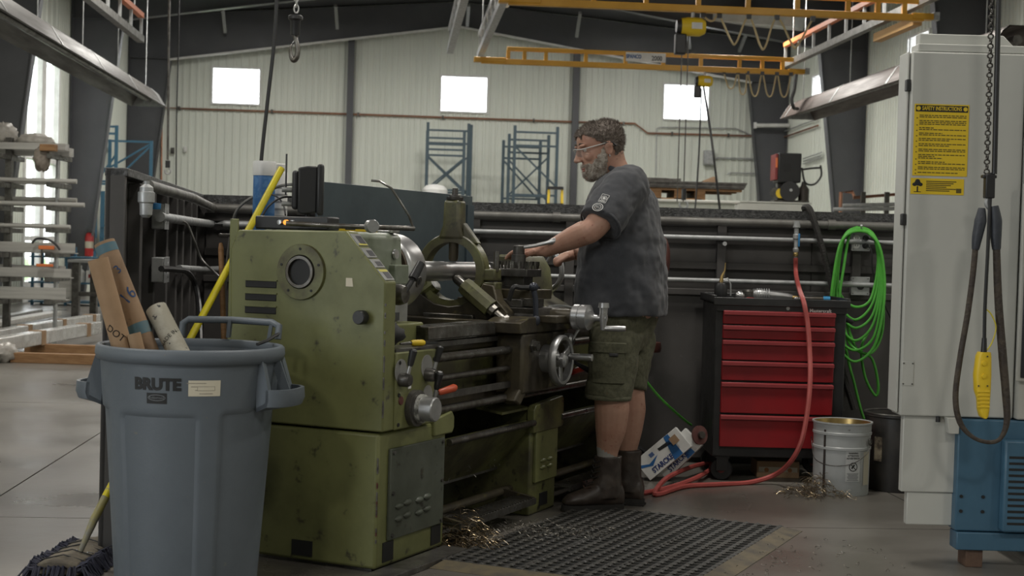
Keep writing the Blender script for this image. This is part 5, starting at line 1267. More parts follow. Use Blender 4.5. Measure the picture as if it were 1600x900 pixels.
obj('body', B().rev([(0, 0), (.032, 0), (.034, .005), (.034, .07), (.026, .085), (.012, .09), (0, .09)], (0, 0, 0), n=20), m_black, t); obj('spout', B().tube([(0, 0, .08), (.004, 0, .12), (.018, 0, .15), (.02, 0, .19)], [.012, .008, .004, .0025], 8), m_brass, t); obj('lever', B().tube([(.005, 0, .1), (.035, 0, .11), (.05, 0, .08), (.052, 0, .02)], .004, 6), m_galv, t)
t = ontop('die_grinder', 'chrome and black air grinder lying on the tool chest', 'air tool', .27, .2, R(-8))
obj('body', B().tube([(-.06, 0, .03), (-.05, 0, .03), (-.01, 0, .03), (.02, 0, .03), (.07, 0, .028), (.12, 0, .025), (.15, 0, .022)], [.022, .03, .033, .026, .022, .018, .014], 18), m_steel, t)
obj('gear_head', B().rev([(0, 0), (.036, 0), (.038, .01), (.038, .045), (.028, .055), (0, .056)], (-.075, 0, .0), n=20), m_rod, t); obj('hose_end', B().cyl((.15, 0, .022), (.19, 0, .018), .011, n=10), m_brass, t)
for k in range(6): obj('cooling_rib', B().torus((.0+.012*k-.03, 0, .03), (1, 0, 0), .031, .003, 18, 6), m_galv, t)
t = ontop('torque_bar', 'long steel bar with a blue end cap on the tool chest', 'bar', .47, .28, R(-4))
obj('bar', B().cyl((-.16, 0, .014), (.13, 0, .014), .0125, n=12), m_rod, t); obj('end_cap', B().cyl((.13, 0, .014), (.165, 0, .014), .0145, n=12), M_('bright_blue_cap', (.03, .25, .5), .4), t)
t = ontop('socket_wrench', 'small chrome socket on the front of the tool chest', 'socket', .42, .06)
obj('socket', B().rev([(.008, 0), (.018, .001), (.019, .02), (.012, .026), (.0, .026)], (0, 0, 0), n=12), m_steel, t); obj('drive', B().bb(.015, .05, -.006, .006, .002, .012), m_steel, t)
t = ontop('steel_ball_cap', 'round shiny steel fitting beside the oil can', 'fitting', .13, .08)
obj('dome', B().ell((0, 0, .024), (.024, .024, .024), 16, 10), m_steel, t); obj('nut', B().rev([(.0, 0), (.02, 0), (.02, .008), (0, .008)], (0.0, 0, 0), n=6), m_rod, t)
t = ontop('red_screwdriver', 'thin screwdriver with a red grip lying flat on the tool chest', 'screwdriver', .2, .07, R(5))
obj('grip', B().tube([(-.04, 0, .01), (-.035, 0, .01), (0, 0, .01)], [.006, .009, .007], 8), m_red, t); obj('blade', B().cyl((0, 0, .01), (.08, 0, .006), .003, n=6), m_steel, t)
# brown backrest of a stool behind the man
so = at(1034, 440, 7.85); stl = thing('shop_stool', 'stool with a brown padded backrest half hidden behind the man', 'stool', (so.x - .12, so.y, 0))
zb0, zb1 = at(1040, 442, 7.85).z, at(1040, 368, 7.85).z
obj('backrest', B().ell((.115, 0, (zb0+zb1)/2), (.045, .13, (zb1-zb0)/2), 20, 14), M_('brown_vinyl', (.09, .032, .025), .45), stl); obj('back_post', B().tube([(.1, 0, (zb0+zb1)/2), (.0, 0, zb0 + .02), (-.04, 0, .75), (-.04, 0, .63)], .014, 8), m_black, stl)
obj('seat', B().rev([(0, .62), (.125, .62), (.13, .64), (.125, .67), (0, .68)], (0, 0, 0), n=28), M_('brown_vinyl_seat', (.09, .032, .025), .45), stl); obj('column', B().cyl((0, 0, .1), (0, 0, .62), .025, n=12), m_black, stl)
for k in range(5):
    q = k*2*PI/5; obj('leg', B().tube([(0, 0, .12), (.13*math.cos(q), .13*math.sin(q), .03), (.14*math.cos(q), .14*math.sin(q), 0.0)], [.016, .014, .018], 8), m_black, stl)
# ------------------------------------------------------------------ abrasive paper boxes
def sbox(px, py, Y, ang, W_, H__, D_, label):
    c = at(px, py, Y); t = thing('paper_box', label, 'box', (c.x, c.y, .004), 0, None, (R(-10), R(-ang), R(-6)))
    obj('carton', B().bb(0, W_, 0, D_, 0, H__), m_white, t, .002)
    m_sb = M_('box_blue', (.02, .13, .36), .5)
    obj('blue_band', B().prism([(W_*.60, .001), (W_*.80, .001), (W_*.80, H__-.001), (W_*.70, H__-.001)], 'y', -.0012, .0), m_sb, t)
    obj('blue_swoosh', B().prism([(.002, H__*.75), (.05, H__*.52), (W_*.42, H__*.62), (.06, H__*.38), (.002, H__*.6)], 'y', -.0012, 0), m_sb, t)
    txt('lettering', 'STARCKE', .037, M_('starcke_blue', (.01, .03, .16), .5), t, frame((.105, -.0015, .026), (1, 0, 0), (0, 0, 1)), .0005, 'CENTER', .82, .001)
    return t, m_sb
t1, msb = sbox(1016, 748, 7.36, 42, .27, .125, .07, 'white and blue abrasive paper box leaning at the tool chest, left of its pair')
obj('handle_slot', B().prism([(.13, .085), (.2, .075), (.2, .095), (.13, .1)], 'y', -.0012, 0), m_ink, t1)
obj('torn_flap', B().bb(.205, .245, -.02, -.012, .06, .1), m_card, t1)
obj('small_print', B().bb(.075, .1, -.0012, 0, .085, .105), M_('print_blue', (.08, .13, .3), .6), t1)
t2, msb = sbox(1042, 751, 7.4, 47, .25, .12, .07, 'second white and blue abrasive paper box right behind the first')
sp = at(1092, 680, 7.4); pad_ = thing('sanding_pad', 'round dark red sanding pad standing between the boxes and the tool chest', 'sanding pad', sp, 0, None, (R(80), R(20), R(30)))
obj('disc', B().rev([(0, 0), (.048, 0), (.048, .012), (0, .014)], (0, 0, 0), n=24), M_('dark_red_grit', (.1, .03, .028), .8, 0, (.13, .06, .05), 40), pad_); obj('hub', B().rev([(0, .014), (.02, .014), (.018, .03), (0, .03)], (0, 0, 0), n=12), m_rod, pad_)
# low wooden crate under the chest
cr = fl(1217, 748); t = thing('cardboard_carton', 'flat brown carton lying under the tool chest', 'carton', (cr.x, 7.6, 0))
obj('carton', B().bb(-.11, .11, 0, .2, 0, .085), m_card, t, .002); obj('label_strip', B().bb(-.1, .1, -.001, 0, .03, .055), m_paper, t)
for x in (-.06, .06): obj('print_mark', B().rev([(.0, 0), (.012, 0), (.012, .001)], (x, -.001, .04), (0, -1, 0), 12), M_('orange_print', (.45, .2, .08), .7), t)
# ------------------------------------------------------------------ pails
pc = fl(1322, 776); pc = Vector((pc.x, pc.y + .13, 0)); pr = .137
ph = at(1322, 662, pc.y - .13).z
t = thing('steel_pail', 'white steel pail with a warning label in front of the tool chest', 'pail', pc)
obj('body', B().rev([(0, .0), (.132, .0), (.134, .01), (.136, ph*.62), (.14, ph*.63), (.14, ph*.66), (.137, ph*.67), (.138, ph*.82), (.142, ph*.83), (.142, ph*.86), (.139, ph*.87), (.14, ph*.97), (.146, ph*.98), (.146, ph), (.138, ph), (.132, ph*.9), (.128, .02), (0, .02)], (0, 0, 0), n=56), M_('scuffed_white_enamel', (.52, .53, .52), .4, 0, (.42, .43, .42), 6, (.4, .7), (.2, .18, .15), 26, (.7, .76)), t)
obj('inner_rim', B().rev([(.139, ph*.985), (.137, ph*.99), (.131, ph*.9), (.134, ph*.9)], (0, 0, 0), n=56, close=True), m_brass, t)
def onpail(phi, z, r_=.1375): a = R(phi); return frame(Vector((r_*math.sin(a), -r_*math.cos(a), z)), (math.cos(a), math.sin(a), 0), (0, 0, 1))
def curved(nm, phi, z, w_, h_, m, r_, parent, n=8):
    b = B()
    for k in range(n):
        a0 = R(phi) + (-w_/2 + w_*k/n)/r_; a1 = R(phi) + (-w_/2 + w_*(k+1)/n)/r_
        b.add([(r_*math.sin(a0), -r_*math.cos(a0), z-h_/2), (r_*math.sin(a1), -r_*math.cos(a1), z-h_/2), (r_*math.sin(a1), -r_*math.cos(a1), z+h_/2), (r_*math.sin(a0), -r_*math.cos(a0), z+h_/2)], [(0, 1, 2, 3)])
    return obj(nm, b, m, parent)
lb_ = curved('warning_label', 12, ph*.42, .075, .15, M_('label_white', (.6, .6, .58), .6), .1372, t)
for k in range(3): 
    o_ = txt('lettering', ['WARNING', 'ATTENTION', 'ADVERTENCIA'][k], .0115, m_ink, lb_, Matrix.Identity(4), .0002, 'CENTER', .9, .0003)
    for v in o_.data.vertices:
        a = R(12) + v.co.x/.1375; zz = ph*.42 + .062 - k*.0125 + v.co.y; v.co = (.1378*math.sin(a), -.1378*math.cos(a), zz)
def ringmark(phi, z, r0, r1):
    b = B(); n = 28
    for k in range(n):
        q0, q1 = 2*PI*k/n, 2*PI*(k+1)/n; P_ = []
        for rr_, q in ((r0, q0), (r1, q0), (r1, q1), (r0, q1)):
            a = R(phi) + rr_*math.cos(q)/.1375; P_.append((.1379*math.sin(a), -.1379*math.cos(a), z + rr_*math.sin(q)))
        b.add(P_, [(0, 1, 2, 3)])
    return b
obj('warning_symbol', ringmark(12, ph*.41, .018, .022), m_ink, lb_)
def bar_on(phi, z, x0, y0, x1, y1, wd_):
    d = Vector((x1-x0, y1-y0)).normalized(); nrm = Vector((-d.y, d.x))*wd_/2; P_ = []
    for (x, y, s) in ((x0, y0, 1), (x1, y1, 1), (x1, y1, -1), (x0, y0, -1)):
        a = R(phi) + (x + nrm.x*s)/.1375; P_.append((.138*math.sin(a), -.138*math.cos(a), z + y + nrm.y*s))
    return B().add(P_, [(0, 1, 2, 3)])
obj('warning_bar', bar_on(12, ph*.41, -.014, .014, .014, -.014, .004), m_ink, lb_); obj('warning_figure', bar_on(12, ph*.41, -.008, -.008, .006, .01, .008), m_ink, lb_)
for k in range(7): curved('print_line', 12, ph*.41 - .032 - k*.0055, .06 - (k % 3)*.006, .0022, M_('print_grey%d' % k, (.15, .15, .15), .7), .1376, lb_)
curved('side_label', 48, ph*.38, .05, .16, m_paper, .1373, t)
curved('paint_drip', -48, ph*.5, .012, ph*.8, M_('dark_drip', (.05, .04, .035), .5), .1395, t)
obj('bail', B().tube(spl([(.125, -.075, ph*.72), (.09, -.125, ph*.58), (.02, -.148, ph*.46), (-.06, -.14, ph*.42), (-.12, -.09, ph*.44), (-.135, .0, ph*.5), (-.14, .05, ph*.75)]), .0022, 6), m_rod, t)
obj('bail_ear', B().torus((.118, -.085, ph*.74), (.8, -.6, 0), .014, .004, 18, 6), m_rod, t)
bc = fl(1410, 772); bc = Vector((bc.x + .02, bc.y + .18, 0)); bh = at(1410, 645, bc.y).z
t = thing('steel_drum', 'black oily steel drum beside the machine cabinet', 'drum', bc)
obj('body', B().rev([(0, 0), (.165, 0), (.168, .008), (.168, bh*.95), (.174, bh*.97), (.174, bh), (.166, bh), (.16, bh*.9), (.16, .02), (0, .02)], (0, 0, 0), n=44), M_('black_oily_paint', (.025, .023, .022), .45, 0, (.045, .04, .035), 8), t)
obj('rim_ring', B().torus((0, 0, bh), (0, 0, 1), .17, .006, 44, 8), m_iron, t)
o_ = curved('torn_label', -50, bh*.55, .045, .12, M_('torn_paper', (.4, .34, .24), .8, 0, (.1, .08, .06), 22), .1695, t)
ab0 = at(1312, 562, 7.9); ab1 = fl(1352, 716, 0.0); one('angle_bar', B().beam(Vector((0, 0, .004)), ab0 - ab1, .035, .006), m_iron, 'dark steel bar leaning on the partition behind the white pail', 'steel bar', origin=None).location = ab1
# ------------------------------------------------------------------ grey machining centre at the right
CY = 5.52
def cx(px, Y=CY): return at(px, 450, Y).x
def cz(py, px=1500, Y=CY): return at(px, py, Y).z
cnc = thing('machine_cabinet', 'tall light grey machine tool cabinet with yellow safety notice and blue base', 'machine', (cx(1413), CY, 0)); CO = Vector((cx(1413), CY, 0))
X = lambda px, Y=CY: cx(px, Y) - CO.x
zT, zB = cz(82), cz(652)
obj('door_panel', B().bb(0, X(1590), 0, .13, zB, zT), m_cnc, cnc, .006)
obj('hinge_strip', B().bb(-.012, -.003, .02, .14, zB + .01, zT), m_cnc, cnc, .003)
for z in (cz(135), cz(345)): obj('hinge', B().bb(-.018, -.002, .0, .03, z - .022, z + .022), m_black, cnc, .003)
obj('side_body', B().bb(.06, .95, .13, .17, zB, zT - .02), m_cnc, cnc, .006)
obj('rear_body', B().bb(.5, 1.0, .17, 1.5, zB, zT - .02), m_cnc, cnc, .006)
obj('top_cover', B().bb(X(1424), X(1600) + .3, .02, .12, zT + .004, cz(68)), m_cnc, cnc, .004)
obj('top_box', B().prism([(X(1430), cz(68)), (X(1430), cz(50)), (X(1562), cz(50)), (X(1580), cz(68))], 'y', .06, .12), m_cnc, cnc, .004)
# right hand section with control window
obj('right_panel', B().bb(X(1592), X(1592) + .5, -.03, .16, zB, cz(84)), m_cnc, cnc, .006)
cw = obj('window_panel', B().bb(X(1587), X(1587) + .4, -.05, -.03, cz(592), cz(285)), m_cnc, cnc, .005)
obj('dark_window', B().bb(X(1592), X(1592) + .3, -.056, -.049, cz(586), cz(362)), M_('smoked_window', (.03, .032, .038), .15), cw, .003)
for k in range(2): obj('push_button', B().rev([(.008, 0), (.007, .01), (0, .011)], (X(1597), -.05, cz(295 + 12*k)), (0, -1, 0), 12), m_black, cw)
# small cover plate with four screws
pl2 = obj('cover_plate', B().bb(X(1414), X(1432), -.003, 0, cz(605), cz(567)), m_cnc, cnc, .001)
for px in (1416, 1430):
    for py in (570, 602): obj('screw', B().cyl((X(px), -.003, cz(py)), (X(px), -.006, cz(py)), .003, n=6), m_iron, pl2)
# base
obj('column_base', B().bb(X(1421), X(1505), .02, .06, cz(772), zB), m_cnc, cnc, .004)
obj('lower_base', B().bb(X(1432), X(1505), .03, .07, cz(824), cz(772)), m_cnc, cnc, .004)
obj('gusset', B().prism([(X(1484), zB), (X(1503), zB), (X(1503), zB - .06), (X(1488), zB - .06)], 'y', -.03, .03), m_cnc, cnc, .002)
obj('drain_plug', B().cyl((X(1473), .0, zB - .02), (X(1473), .0, zB), .009, n=8), m_black, cnc)
bl = obj('blue_base', B().bb(X(1503), X(1503) + .8, -.02, .07, cz(828), zB - .004), m_cblue, cnc, .006)
obj('blue_plinth', B().bb(X(1503) + .005, X(1503) + .8, -.03, .06, cz(857), cz(828) - .003), m_cblue, cnc, .004)
obj('blue_tank', B().bb(X(1503) + .25, X(1503) + .8, .06, .9, cz(850), zB - .01), m_cblue, cnc, .006)
gr_ = obj('louvred_cover', B().bb(X(1570), X(1570) + .4, -.07, -.02, cz(825), cz(682)), m_cblue, cnc, .01)
for k in range(12): obj('louvre_slot', B().bb(X(1577), X(1577) + .25, -.0715, -.068, cz(813 - k*9.3), cz(813 - k*9.3) + .009), m_ink, gr_)
for px in (1511, 1545):
    for py in (774, 797): obj('bolt', B().cyl((X(px), -.02, cz(py)), (X(px), -.025, cz(py)), .0065, n=8), m_ink, bl)
for k, px in enumerate((1518,)):
    bo = fl(px, 884); one('timber_block', B().bb(-.032, .032, 0, .1, 0, cz(857) - .002), m_wood if k else M_('stained_block', (.12, .07, .045), .7, 0, (.07, .04, .03), 9), ['stained wooden block under the corner of the blue base', 'wooden block under the blue base outside the picture'][k], 'block', bev=.003).location = (bo.x, CY - .015, 0)
    if k == 0: pass
# safety notice
sgn_ = obj('safety_notice', B().bb(X(1419), X(1504), -.003, 0, cz(276), cz(164)), m_yel, cnc)
obj('notice_header', B().bb(X(1421), X(1502), -.0045, -.003, cz(176), cz(166)), m_ink, sgn_)
txt('header_lettering', 'SAFETY INSTRUCTIONS', .0205, m_yel, sgn_, frame((X(1461.5), -.0048, cz(171)), (1, 0, 0), (0, 0, 1)), .0003, 'CENTER', .68, .0004)
for px in (1425, 1498): obj('header_symbol', B().rev([(0, 0), (.008, 0), (.008, .0006)], (X(px), -.0046, cz(171)), (0, -1, 0), 14), m_yel, sgn_)
rnd = random.Random(4); m_tx = M_('notice_print', (.1, .075, .01), .6); y = 181.0
while y < 272:
    for j in range(rnd.choice((2, 3, 3))):
        if y > 271: break
        x = 1427.0; end = 1500 if rnd.random() < .75 else rnd.uniform(1445, 1490)
        tb3 = B()
        while x < end:
            w_ = min(rnd.uniform(3, 8), end - x); tb3.bb(X(x), X(x + w_), -.0036, -.003, cz(y + 1.5), cz(y)); x += w_ + 1.2
        obj('text_line', tb3, m_tx, sgn_, kind='stuff'); y += 2.7
    obj('bullet', B().bb(X(1422.5), X(1424.5), -.0036, -.003, cz(y + .6), cz(y - 1)), m_tx, sgn_); y += 3.0
sg2 = obj('recycling_notice', B().bb(X(1417), X(1500), -.003, 0, cz(305), cz(280)), m_yel, cnc)
tr_b = B().bb(X(1426.5), X(1428.5), -.0042, -.003, cz(301), cz(293))
for (px, py, r_) in ((1427.5, 288, .013), (1423, 290, .009), (1432, 290, .009), (1427.5, 284.5, .009)): tr_b.ell((X(px), -.0034, cz(py)), (r_, .0008, r_*.75), 12, 6)
tr_b.bb(X(1422), X(1433), -.0042, -.003, cz(302), cz(301)); obj('tree_symbol', tr_b, m_ink, sg2)
for k in range(6): obj('text_line', B().bb(X(1441), X(1441 + rnd.uniform(28, 52)), -.0038, -.003, cz(285.5 + k*2.9), cz(284 + k*2.9)), m_tx, sg2)
obj('stamp', B().bb(X(1488), X(1496), -.0038, -.003, cz(302), cz(295)), m_tx, sg2)
# ------------------------------------------------------------------ hoist pendant in front of the cabinet
HY_ = 5.28
ch0 = at(1557, -60, HY_); ch1 = at(1547, 272, HY_)
hz_ = thing('hoist_chain', 'dark lifting chain with a black cable hanging before the machine cabinet', 'chain', ch1)
nL = 44
for k in range(nL):
    p = (ch0 - ch1)*((k + .5)/nL); a = PI/2*(k % 2)
    L_ = (ch0 - ch1).length/nL*.78; pts = []
    for q in range(10):
        t = 2*PI*q/10; pts.append(p + Vector((math.cos(a), math.sin(a), 0))*(.0095*math.cos(t)) + Vector((0, 0, L_*.62*math.sin(t))) + Vector((-.012, 0, 0)))
    pts.append(pts[0]); obj('link', B().tube(pts, .0033, 5, False), m_iron, hz_)
obj('control_cable', B().tube([(.012, -.01, 0), (ch0 - ch1) + Vector((.008, -.01, 0))], .0095, 10), m_black, hz_)
hb_ = thing('hook_block', 'black chain hook block with taped sling legs at the machine cabinet', 'hook block', at(1545, 320, HY_)); ho = Vector(hb_.location)
def hq(px, py, dy=0): return at(px, py, HY_ + dy) - ho
obj('block', B().beam(hq(1546, 272), hq(1545, 310), .034, .034), m_black, hb_, .004); obj('collar', B().box(hq(1545, 276), (.05, .03, .012)), m_black, hb_, .003)
obj('hook', B().tube(spl([hq(1543, 308), hq(1541, 318), hq(1547, 326), hq(1556, 326), hq(1560, 336), hq(1556, 346)], 5), [.008]*26, 8), m_galv, hb_)
m_tape = M_('blue_black_tape', (.035, .04, .05), .5, bump=.3, bs=50); m_sling = M_('brown_sleeve', (.04, .03, .024), .7, 0, (.07, .055, .04), 30, bump=.6, bs=70)
obj('taped_leg', B().tube(spl([hq(1534, 325), hq(1532, 345), hq(1527, 370), hq(1524, 390)], 5), interp([.012, .022, .019, .013], 5), 12), m_tape, hb_)
obj('taped_leg', B().tube(spl([hq(1553, 322), hq(1556, 345), hq(1556, 370), hq(1557, 390)], 5), interp([.016, .022, .02, .015], 5), 12), m_tape, hb_)
obj('sleeve_loop', B().tube(spl([hq(1524, 388), hq(1520, 430), hq(1512, 490), hq(1500, 560), hq(1493, 620), hq(1500, 660), hq(1520, 683), hq(1545, 691), hq(1563, 685), hq(1573, 660), hq(1572, 620), hq(1567, 560), hq(1560, 470), hq(1557, 388)], 8), interp([.0105]*6 + [.0075]*3 + [.011, .014, .015, .014, .013], 8), 10), m_sling, hb_)
pd = thing('hoist_pendant', 'yellow hoist pendant control hanging from a black cable at the cabinet', 'pendant control', at(1535, 600, HY_ - .02)); po = Vector(pd.location)
def pq(px, py, dy=-.02): return at(px, py, HY_ + dy) - po
obj('cable', B().tube(spl([pq(1549, 270, .0), pq(1543, 400), pq(1539, 480), pq(1538, 530)], 5), .0065, 8), m_black, pd); obj('strain_relief', B().cyl(pq(1538, 528), pq(1537, 552), .0085, .011, 10), m_black, pd)
hous = []
for (py, xl, xr) in ((550, 1528, 1547), (556, 1525, 1548), (585, 1521, 1548), (610, 1522, 1547), (622, 1526, 1546), (640, 1527, 1545), (650, 1530, 1543), (653, 1534, 1540)):
    c = pq((xl+xr)/2, py); w_ = (xr-xl)/2/FPX*HY_
    hous.append([c + Vector((w_*math.copysign(abs(math.cos(2*PI*k/20))**.7, math.cos(2*PI*k/20)), .024*math.copysign(abs(math.sin(2*PI*k/20))**.7, math.sin(2*PI*k/20)), 0)) for k in range(20)])
obj('housing', B().loft(hous), m_yel, pd, sharp=50)
for k in range(5): obj('grip_rib', B().tube([pq(1527, 612 + k*6, -.044), pq(1546, 612 + k*6, -.044)], .004, 6), m_yel, pd)
for py in (568, 588): obj('push_button', B().rev([(.009, 0), (.008, .008), (0, .009)], pq(1537, py, -.042), (0, -1, 0), 14), m_yel, pd)
for (px, py) in ((1543, 557), (1529, 603), (1543, 603)): obj('screw', B().cyl(pq(px, py, -.04), pq(px, py, -.048), .003, n=6), m_ink, pd)
obj('strain_cord', B().tube(spl([pq(1537, 481), pq(1548, 490), pq(1556, 510), pq(1552, 530), pq(1543, 546), pq(1530, 554)], 6), .0026, 6), m_yelpole, pd)
# ------------------------------------------------------------------ steel storage rack and stock at the left
RY = 15.6
def rk(px, py, Y=RY): return at(px, py, Y)
rack = thing('cantilever_rack', 'dark steel rack holding long metal bars by the glazed door', 'rack', (rk(40, 500).x, RY, 0)); ro = Vector(rack.location)
def rq(px, py, dy=0): return rk(px, py, RY + dy) - ro
tops = [(238, 0), (282, 1), (318, 2), (352, 3), (390, 4), (428, 5), (462, 6)]
for px in (12, 88, -120):
    for dy in (0,):
        x = rq(px, 400).x; w_ = .014 if px == 88 else .035; obj('post', B().bb(x-w_, x+w_, dy-.035, dy+.035, 0, rq(px, 240 if px == 88 else 215).z), m_galv if px == 88 else m_iron, rack, .004)
for (py, k) in tops:
    for px in (12, 88, -120):
        x = rq(px, 400).x; z = rq(px, py).z - .03; obj('arm', B().bb(x-.03, x+.03, -.3, .4, z-.05, z), m_iron, rack, .003)
# long bars: each one its own object
bars = [  # end px, py at end, offset dy, kind, size, label
    (112, 226, .1, 'box', .09, 'wide aluminium channel on the top of the bar rack'), (105, 236, -.1, 'box', .07, 'flat grey bar just under the top channel on the rack'),
    (120, 276, -.2, 'tube', .05, 'round grey tube sticking out farthest on the second rack level'), (92, 268, .1, 'box', .06, 'short flat bar behind the tube on the second rack level'),
    (132, 314, -.2, 'tube', .05, 'round tube sticking out farthest of all on the third rack level'), (120, 306, .0, 'tube', .05, 'pale tube lying above the longest one on the third rack level'), (100, 303, .3, 'box', .04, 'thin flat bar at the back of the third rack level'),
    (110, 348, -.2, 'tube', .045, 'thin round tube on the fourth rack level'), (86, 342, .1, 'box', .05, 'square bar behind the thin tube on the fourth rack level'),
    (120, 385, -.2, 'ang', .11, 'broad pale angle bar below the orange clamp'), (100, 381, .2, 'box', .05, 'grey bar behind the broad angle on the fifth rack level'),
    (113, 422, -.2, 'ang', .1, 'pale angle bar on the sixth rack level'), (104, 415, .1, 'ang', .07, 'slanting thin angle lying over the sixth rack level'), (60, 412, .3, 'box', .05, 'short dark bar at the back of the sixth rack level'),
    (106, 455, -.2, 'ang', .13, 'broad pale angle bar on the lowest rack level'), (95, 448, .2, 'box', .06, 'grey bar behind the broad angle on the lowest rack level')]
for (px, py, dy, kind, s, lb) in bars:
    # resting height: snap onto the arm level just below
    e = rk(px, py, RY + dy)
    lev = [rk(40, t[0]).z - .03 for t in tops]; zl = min(lev, key=lambda z: abs(z - (e.z - s*.5)))
    if 'above' in lb or 'under the top' in lb or 'over the' in lb: zl = zl + .052
    b = B(); L_ = 2.1 + .4*((px*7) % 5)/5; ya = 0
    if kind == 'tube': b.cyl((-L_, 0, s/2), (0, 0, s/2), s/2, n=14)
    elif kind == 'box': b.bb(-L_, 0, -s*.8, s*.8, 0, s)
    else: b.bb(-L_, 0, -s*.5, s*.5, 0, .01).bb(-L_, 0, -s*.5, -s*.5+.01, 0, s)
    o_ = one('metal_bar', b, m_bar, lb, 'metal bar', 'bars on the rack'); o_.location = (e.x, e.y, zl + .001); o_.rotation_euler.z = R(-2)
# bundled rags and wrapped pieces on the rack
def lump(name, px, py, Y, r, m, lb, cat, seed=1):
    rnd = random.Random(seed); c = at(px, py, Y); b = B(); b.ell((0, 0, 0), r, 20, 12)
    b.v = [tuple(Vector(p)*(1 + rnd.uniform(-.16, .16))) for p in b.v]; o_ = one(name, b, m, lb, cat, sharp=80); o_.location = c; return o_
m_film = M_('crumpled_film', (.42, .40, .36), .35, 0, (.3, .28, .25), 10, bump=.6, bs=18)
zt_ = lambda k: rk(40, tops[k][0]).z - .03
lm = lump('plastic_wrap', 55, 212, RY + .1, (.2, .1, .075), m_film, 'crumpled clear plastic wrap on top of the rack channel', 'plastic wrap', 3); lm.location.z = zt_(0) + .09 + .07
lm = lump('plastic_wrap', 4, 200, RY + .1, (.16, .12, .13), m_film, 'pale crumpled wrap at the left edge on top of the rack', 'plastic wrap', 5); lm.location.z = zt_(0) + .09 + .125
lm = lump('plastic_wrap', 66, 248, RY - .2, (.09, .07, .13), M_('dusty_film', (.3, .26, .22), .6, 0, (.2, .17, .14), 12, bump=.6, bs=20), 'hanging bunch of dusty wrap under the top bars', 'plastic wrap', 8)
bc_ = rk(76, 231, RY - .25); one('wood_offcut', B().box((0, 0, 0), (.16, .1, .07)), m_wood, 'small wooden offcut wedged under the top bars', 'wood', bev=.004).location = bc_
# orange clamp hanging in the rack
oc = rk(73, 372, RY - .3); t = thing('bar_clamp', 'orange and black clamp hanging on the bar rack', 'clamp', (oc.x, oc.y, zt_(4) + .02))
obj('jaw', B().bb(-.08, .08, -.02, .02, .02, .06), m_orange, t, .006); obj('handle', B().tube(spl([(-.15, 0, .08), (-.1, 0, .13), (.02, 0, .12), (.1, 0, .07), (.14, 0, .02)], 5), .012, 8), m_black, t); obj('lower_jaw', B().bb(-.1, .07, -.02, .02, -.16, -.13), m_orange, t, .006)
obj('screw_rod', B().cyl((-.05, 0, -.14), (-.05, 0, .03), .009, n=8), m_rod, t)
# stock on the floor: wrapped bars on timber bearers
def bearer(px0, px1, py, lb):
    a = fl(px0, py); c = fl(px1, py + (px1-px0)*.028); one('timber_bearer', B().beam(Vector((0, 0, .045)), Vector((c.x-a.x, c.y-a.y, .045)), .09, .09), m_wood, lb, 'timber', 'bearers under the wrapped bars', bev=.005).location = a
bearer(18, 175, 566, 'nearer wooden bearer under the wrapped bars')
bearer(40, 175, 551, 'farther wooden bearer under the wrapped bars')
def floorbar(px0, py0, px1, py1, w_, h_, m, lb, nm='wrapped_bar', extra=None, z=.09):
    a = fl(px0, py0, z); c = fl(px1, py1, z); t = thing(nm, lb, 'metal bar', (c.x, c.y, z)); d = a - c
    obj('bar', B().beam((0, 0, h_/2), (d.x, d.y, h_/2), w_, h_), m, t, .01)
    for k in (extra or ()):
        q = d*k; r_ = d.normalized()*.06; obj('wrapping_band', B().beam((q.x - r_.x, q.y - r_.y, h_/2), (q.x + r_.x, q.y + r_.y, h_/2), w_ + .01, h_ + .01), m_card, t)
    return t
floorbar(-60, 560, 150, 521, .12, .13, m_wrap, 'film wrapped bar bundle on the floor, nearest the viewer', extra=(.12, .5))
floorbar(-60, 546, 149, 507, .12, .13, m_wrap, 'film wrapped bar bundle with cardboard bands, second on the floor', extra=(.06, .33, .6))
floorbar(-60, 533, 135, 500, .16, .05, m_bar, 'flat grey bar lying behind the wrapped bundles', 'flat_bar', z=.05)
floorbar(-60, 519, 86, 493, .18, .06, m_bar, 'short flat bar farthest back on the floor under the rack', 'flat_bar', z=.05)
floorbar(-60, 512, 60, 488, .12, .05, m_alu, 'short shiny channel on the floor at the foot of the rack', 'flat_bar', z=.06)
lm = lump('plastic_wrap', 8, 562, 13.2, (.1, .14, .09), m_film, 'crumpled plastic wrap at the left end of the bearers', 'plastic wrap', 11); lm.location.z = .085
# work bench behind the partition wing
wbx = fl(118, 495); wt = thing('work_table', 'grey steel work table with a plate on top behind the cardboard tubes', 'table', (wbx.x, wbx.y, 0)); zt2 = at(118, 410, wbx.y).z
for (x, y) in ((0, 0), (1.1, 0), (0, .9), (1.1, .9)): obj('leg', B().bb(x-.05, x+.05, y-.05, y+.05, 0, zt2), m_iron, wt, .004)
obj('table_top', B().bb(-.1, 1.3, -.1, 1.0, zt2, zt2 + .04), m_alu, wt, .004); obj('cross_rail', B().bb(0, 1.1, -.02, .02, .3, .36), m_iron, wt); obj('side_panel', B().bb(-.25, -.06, 0, .04, zt2 - .55, zt2 - .1), m_bar, wt)
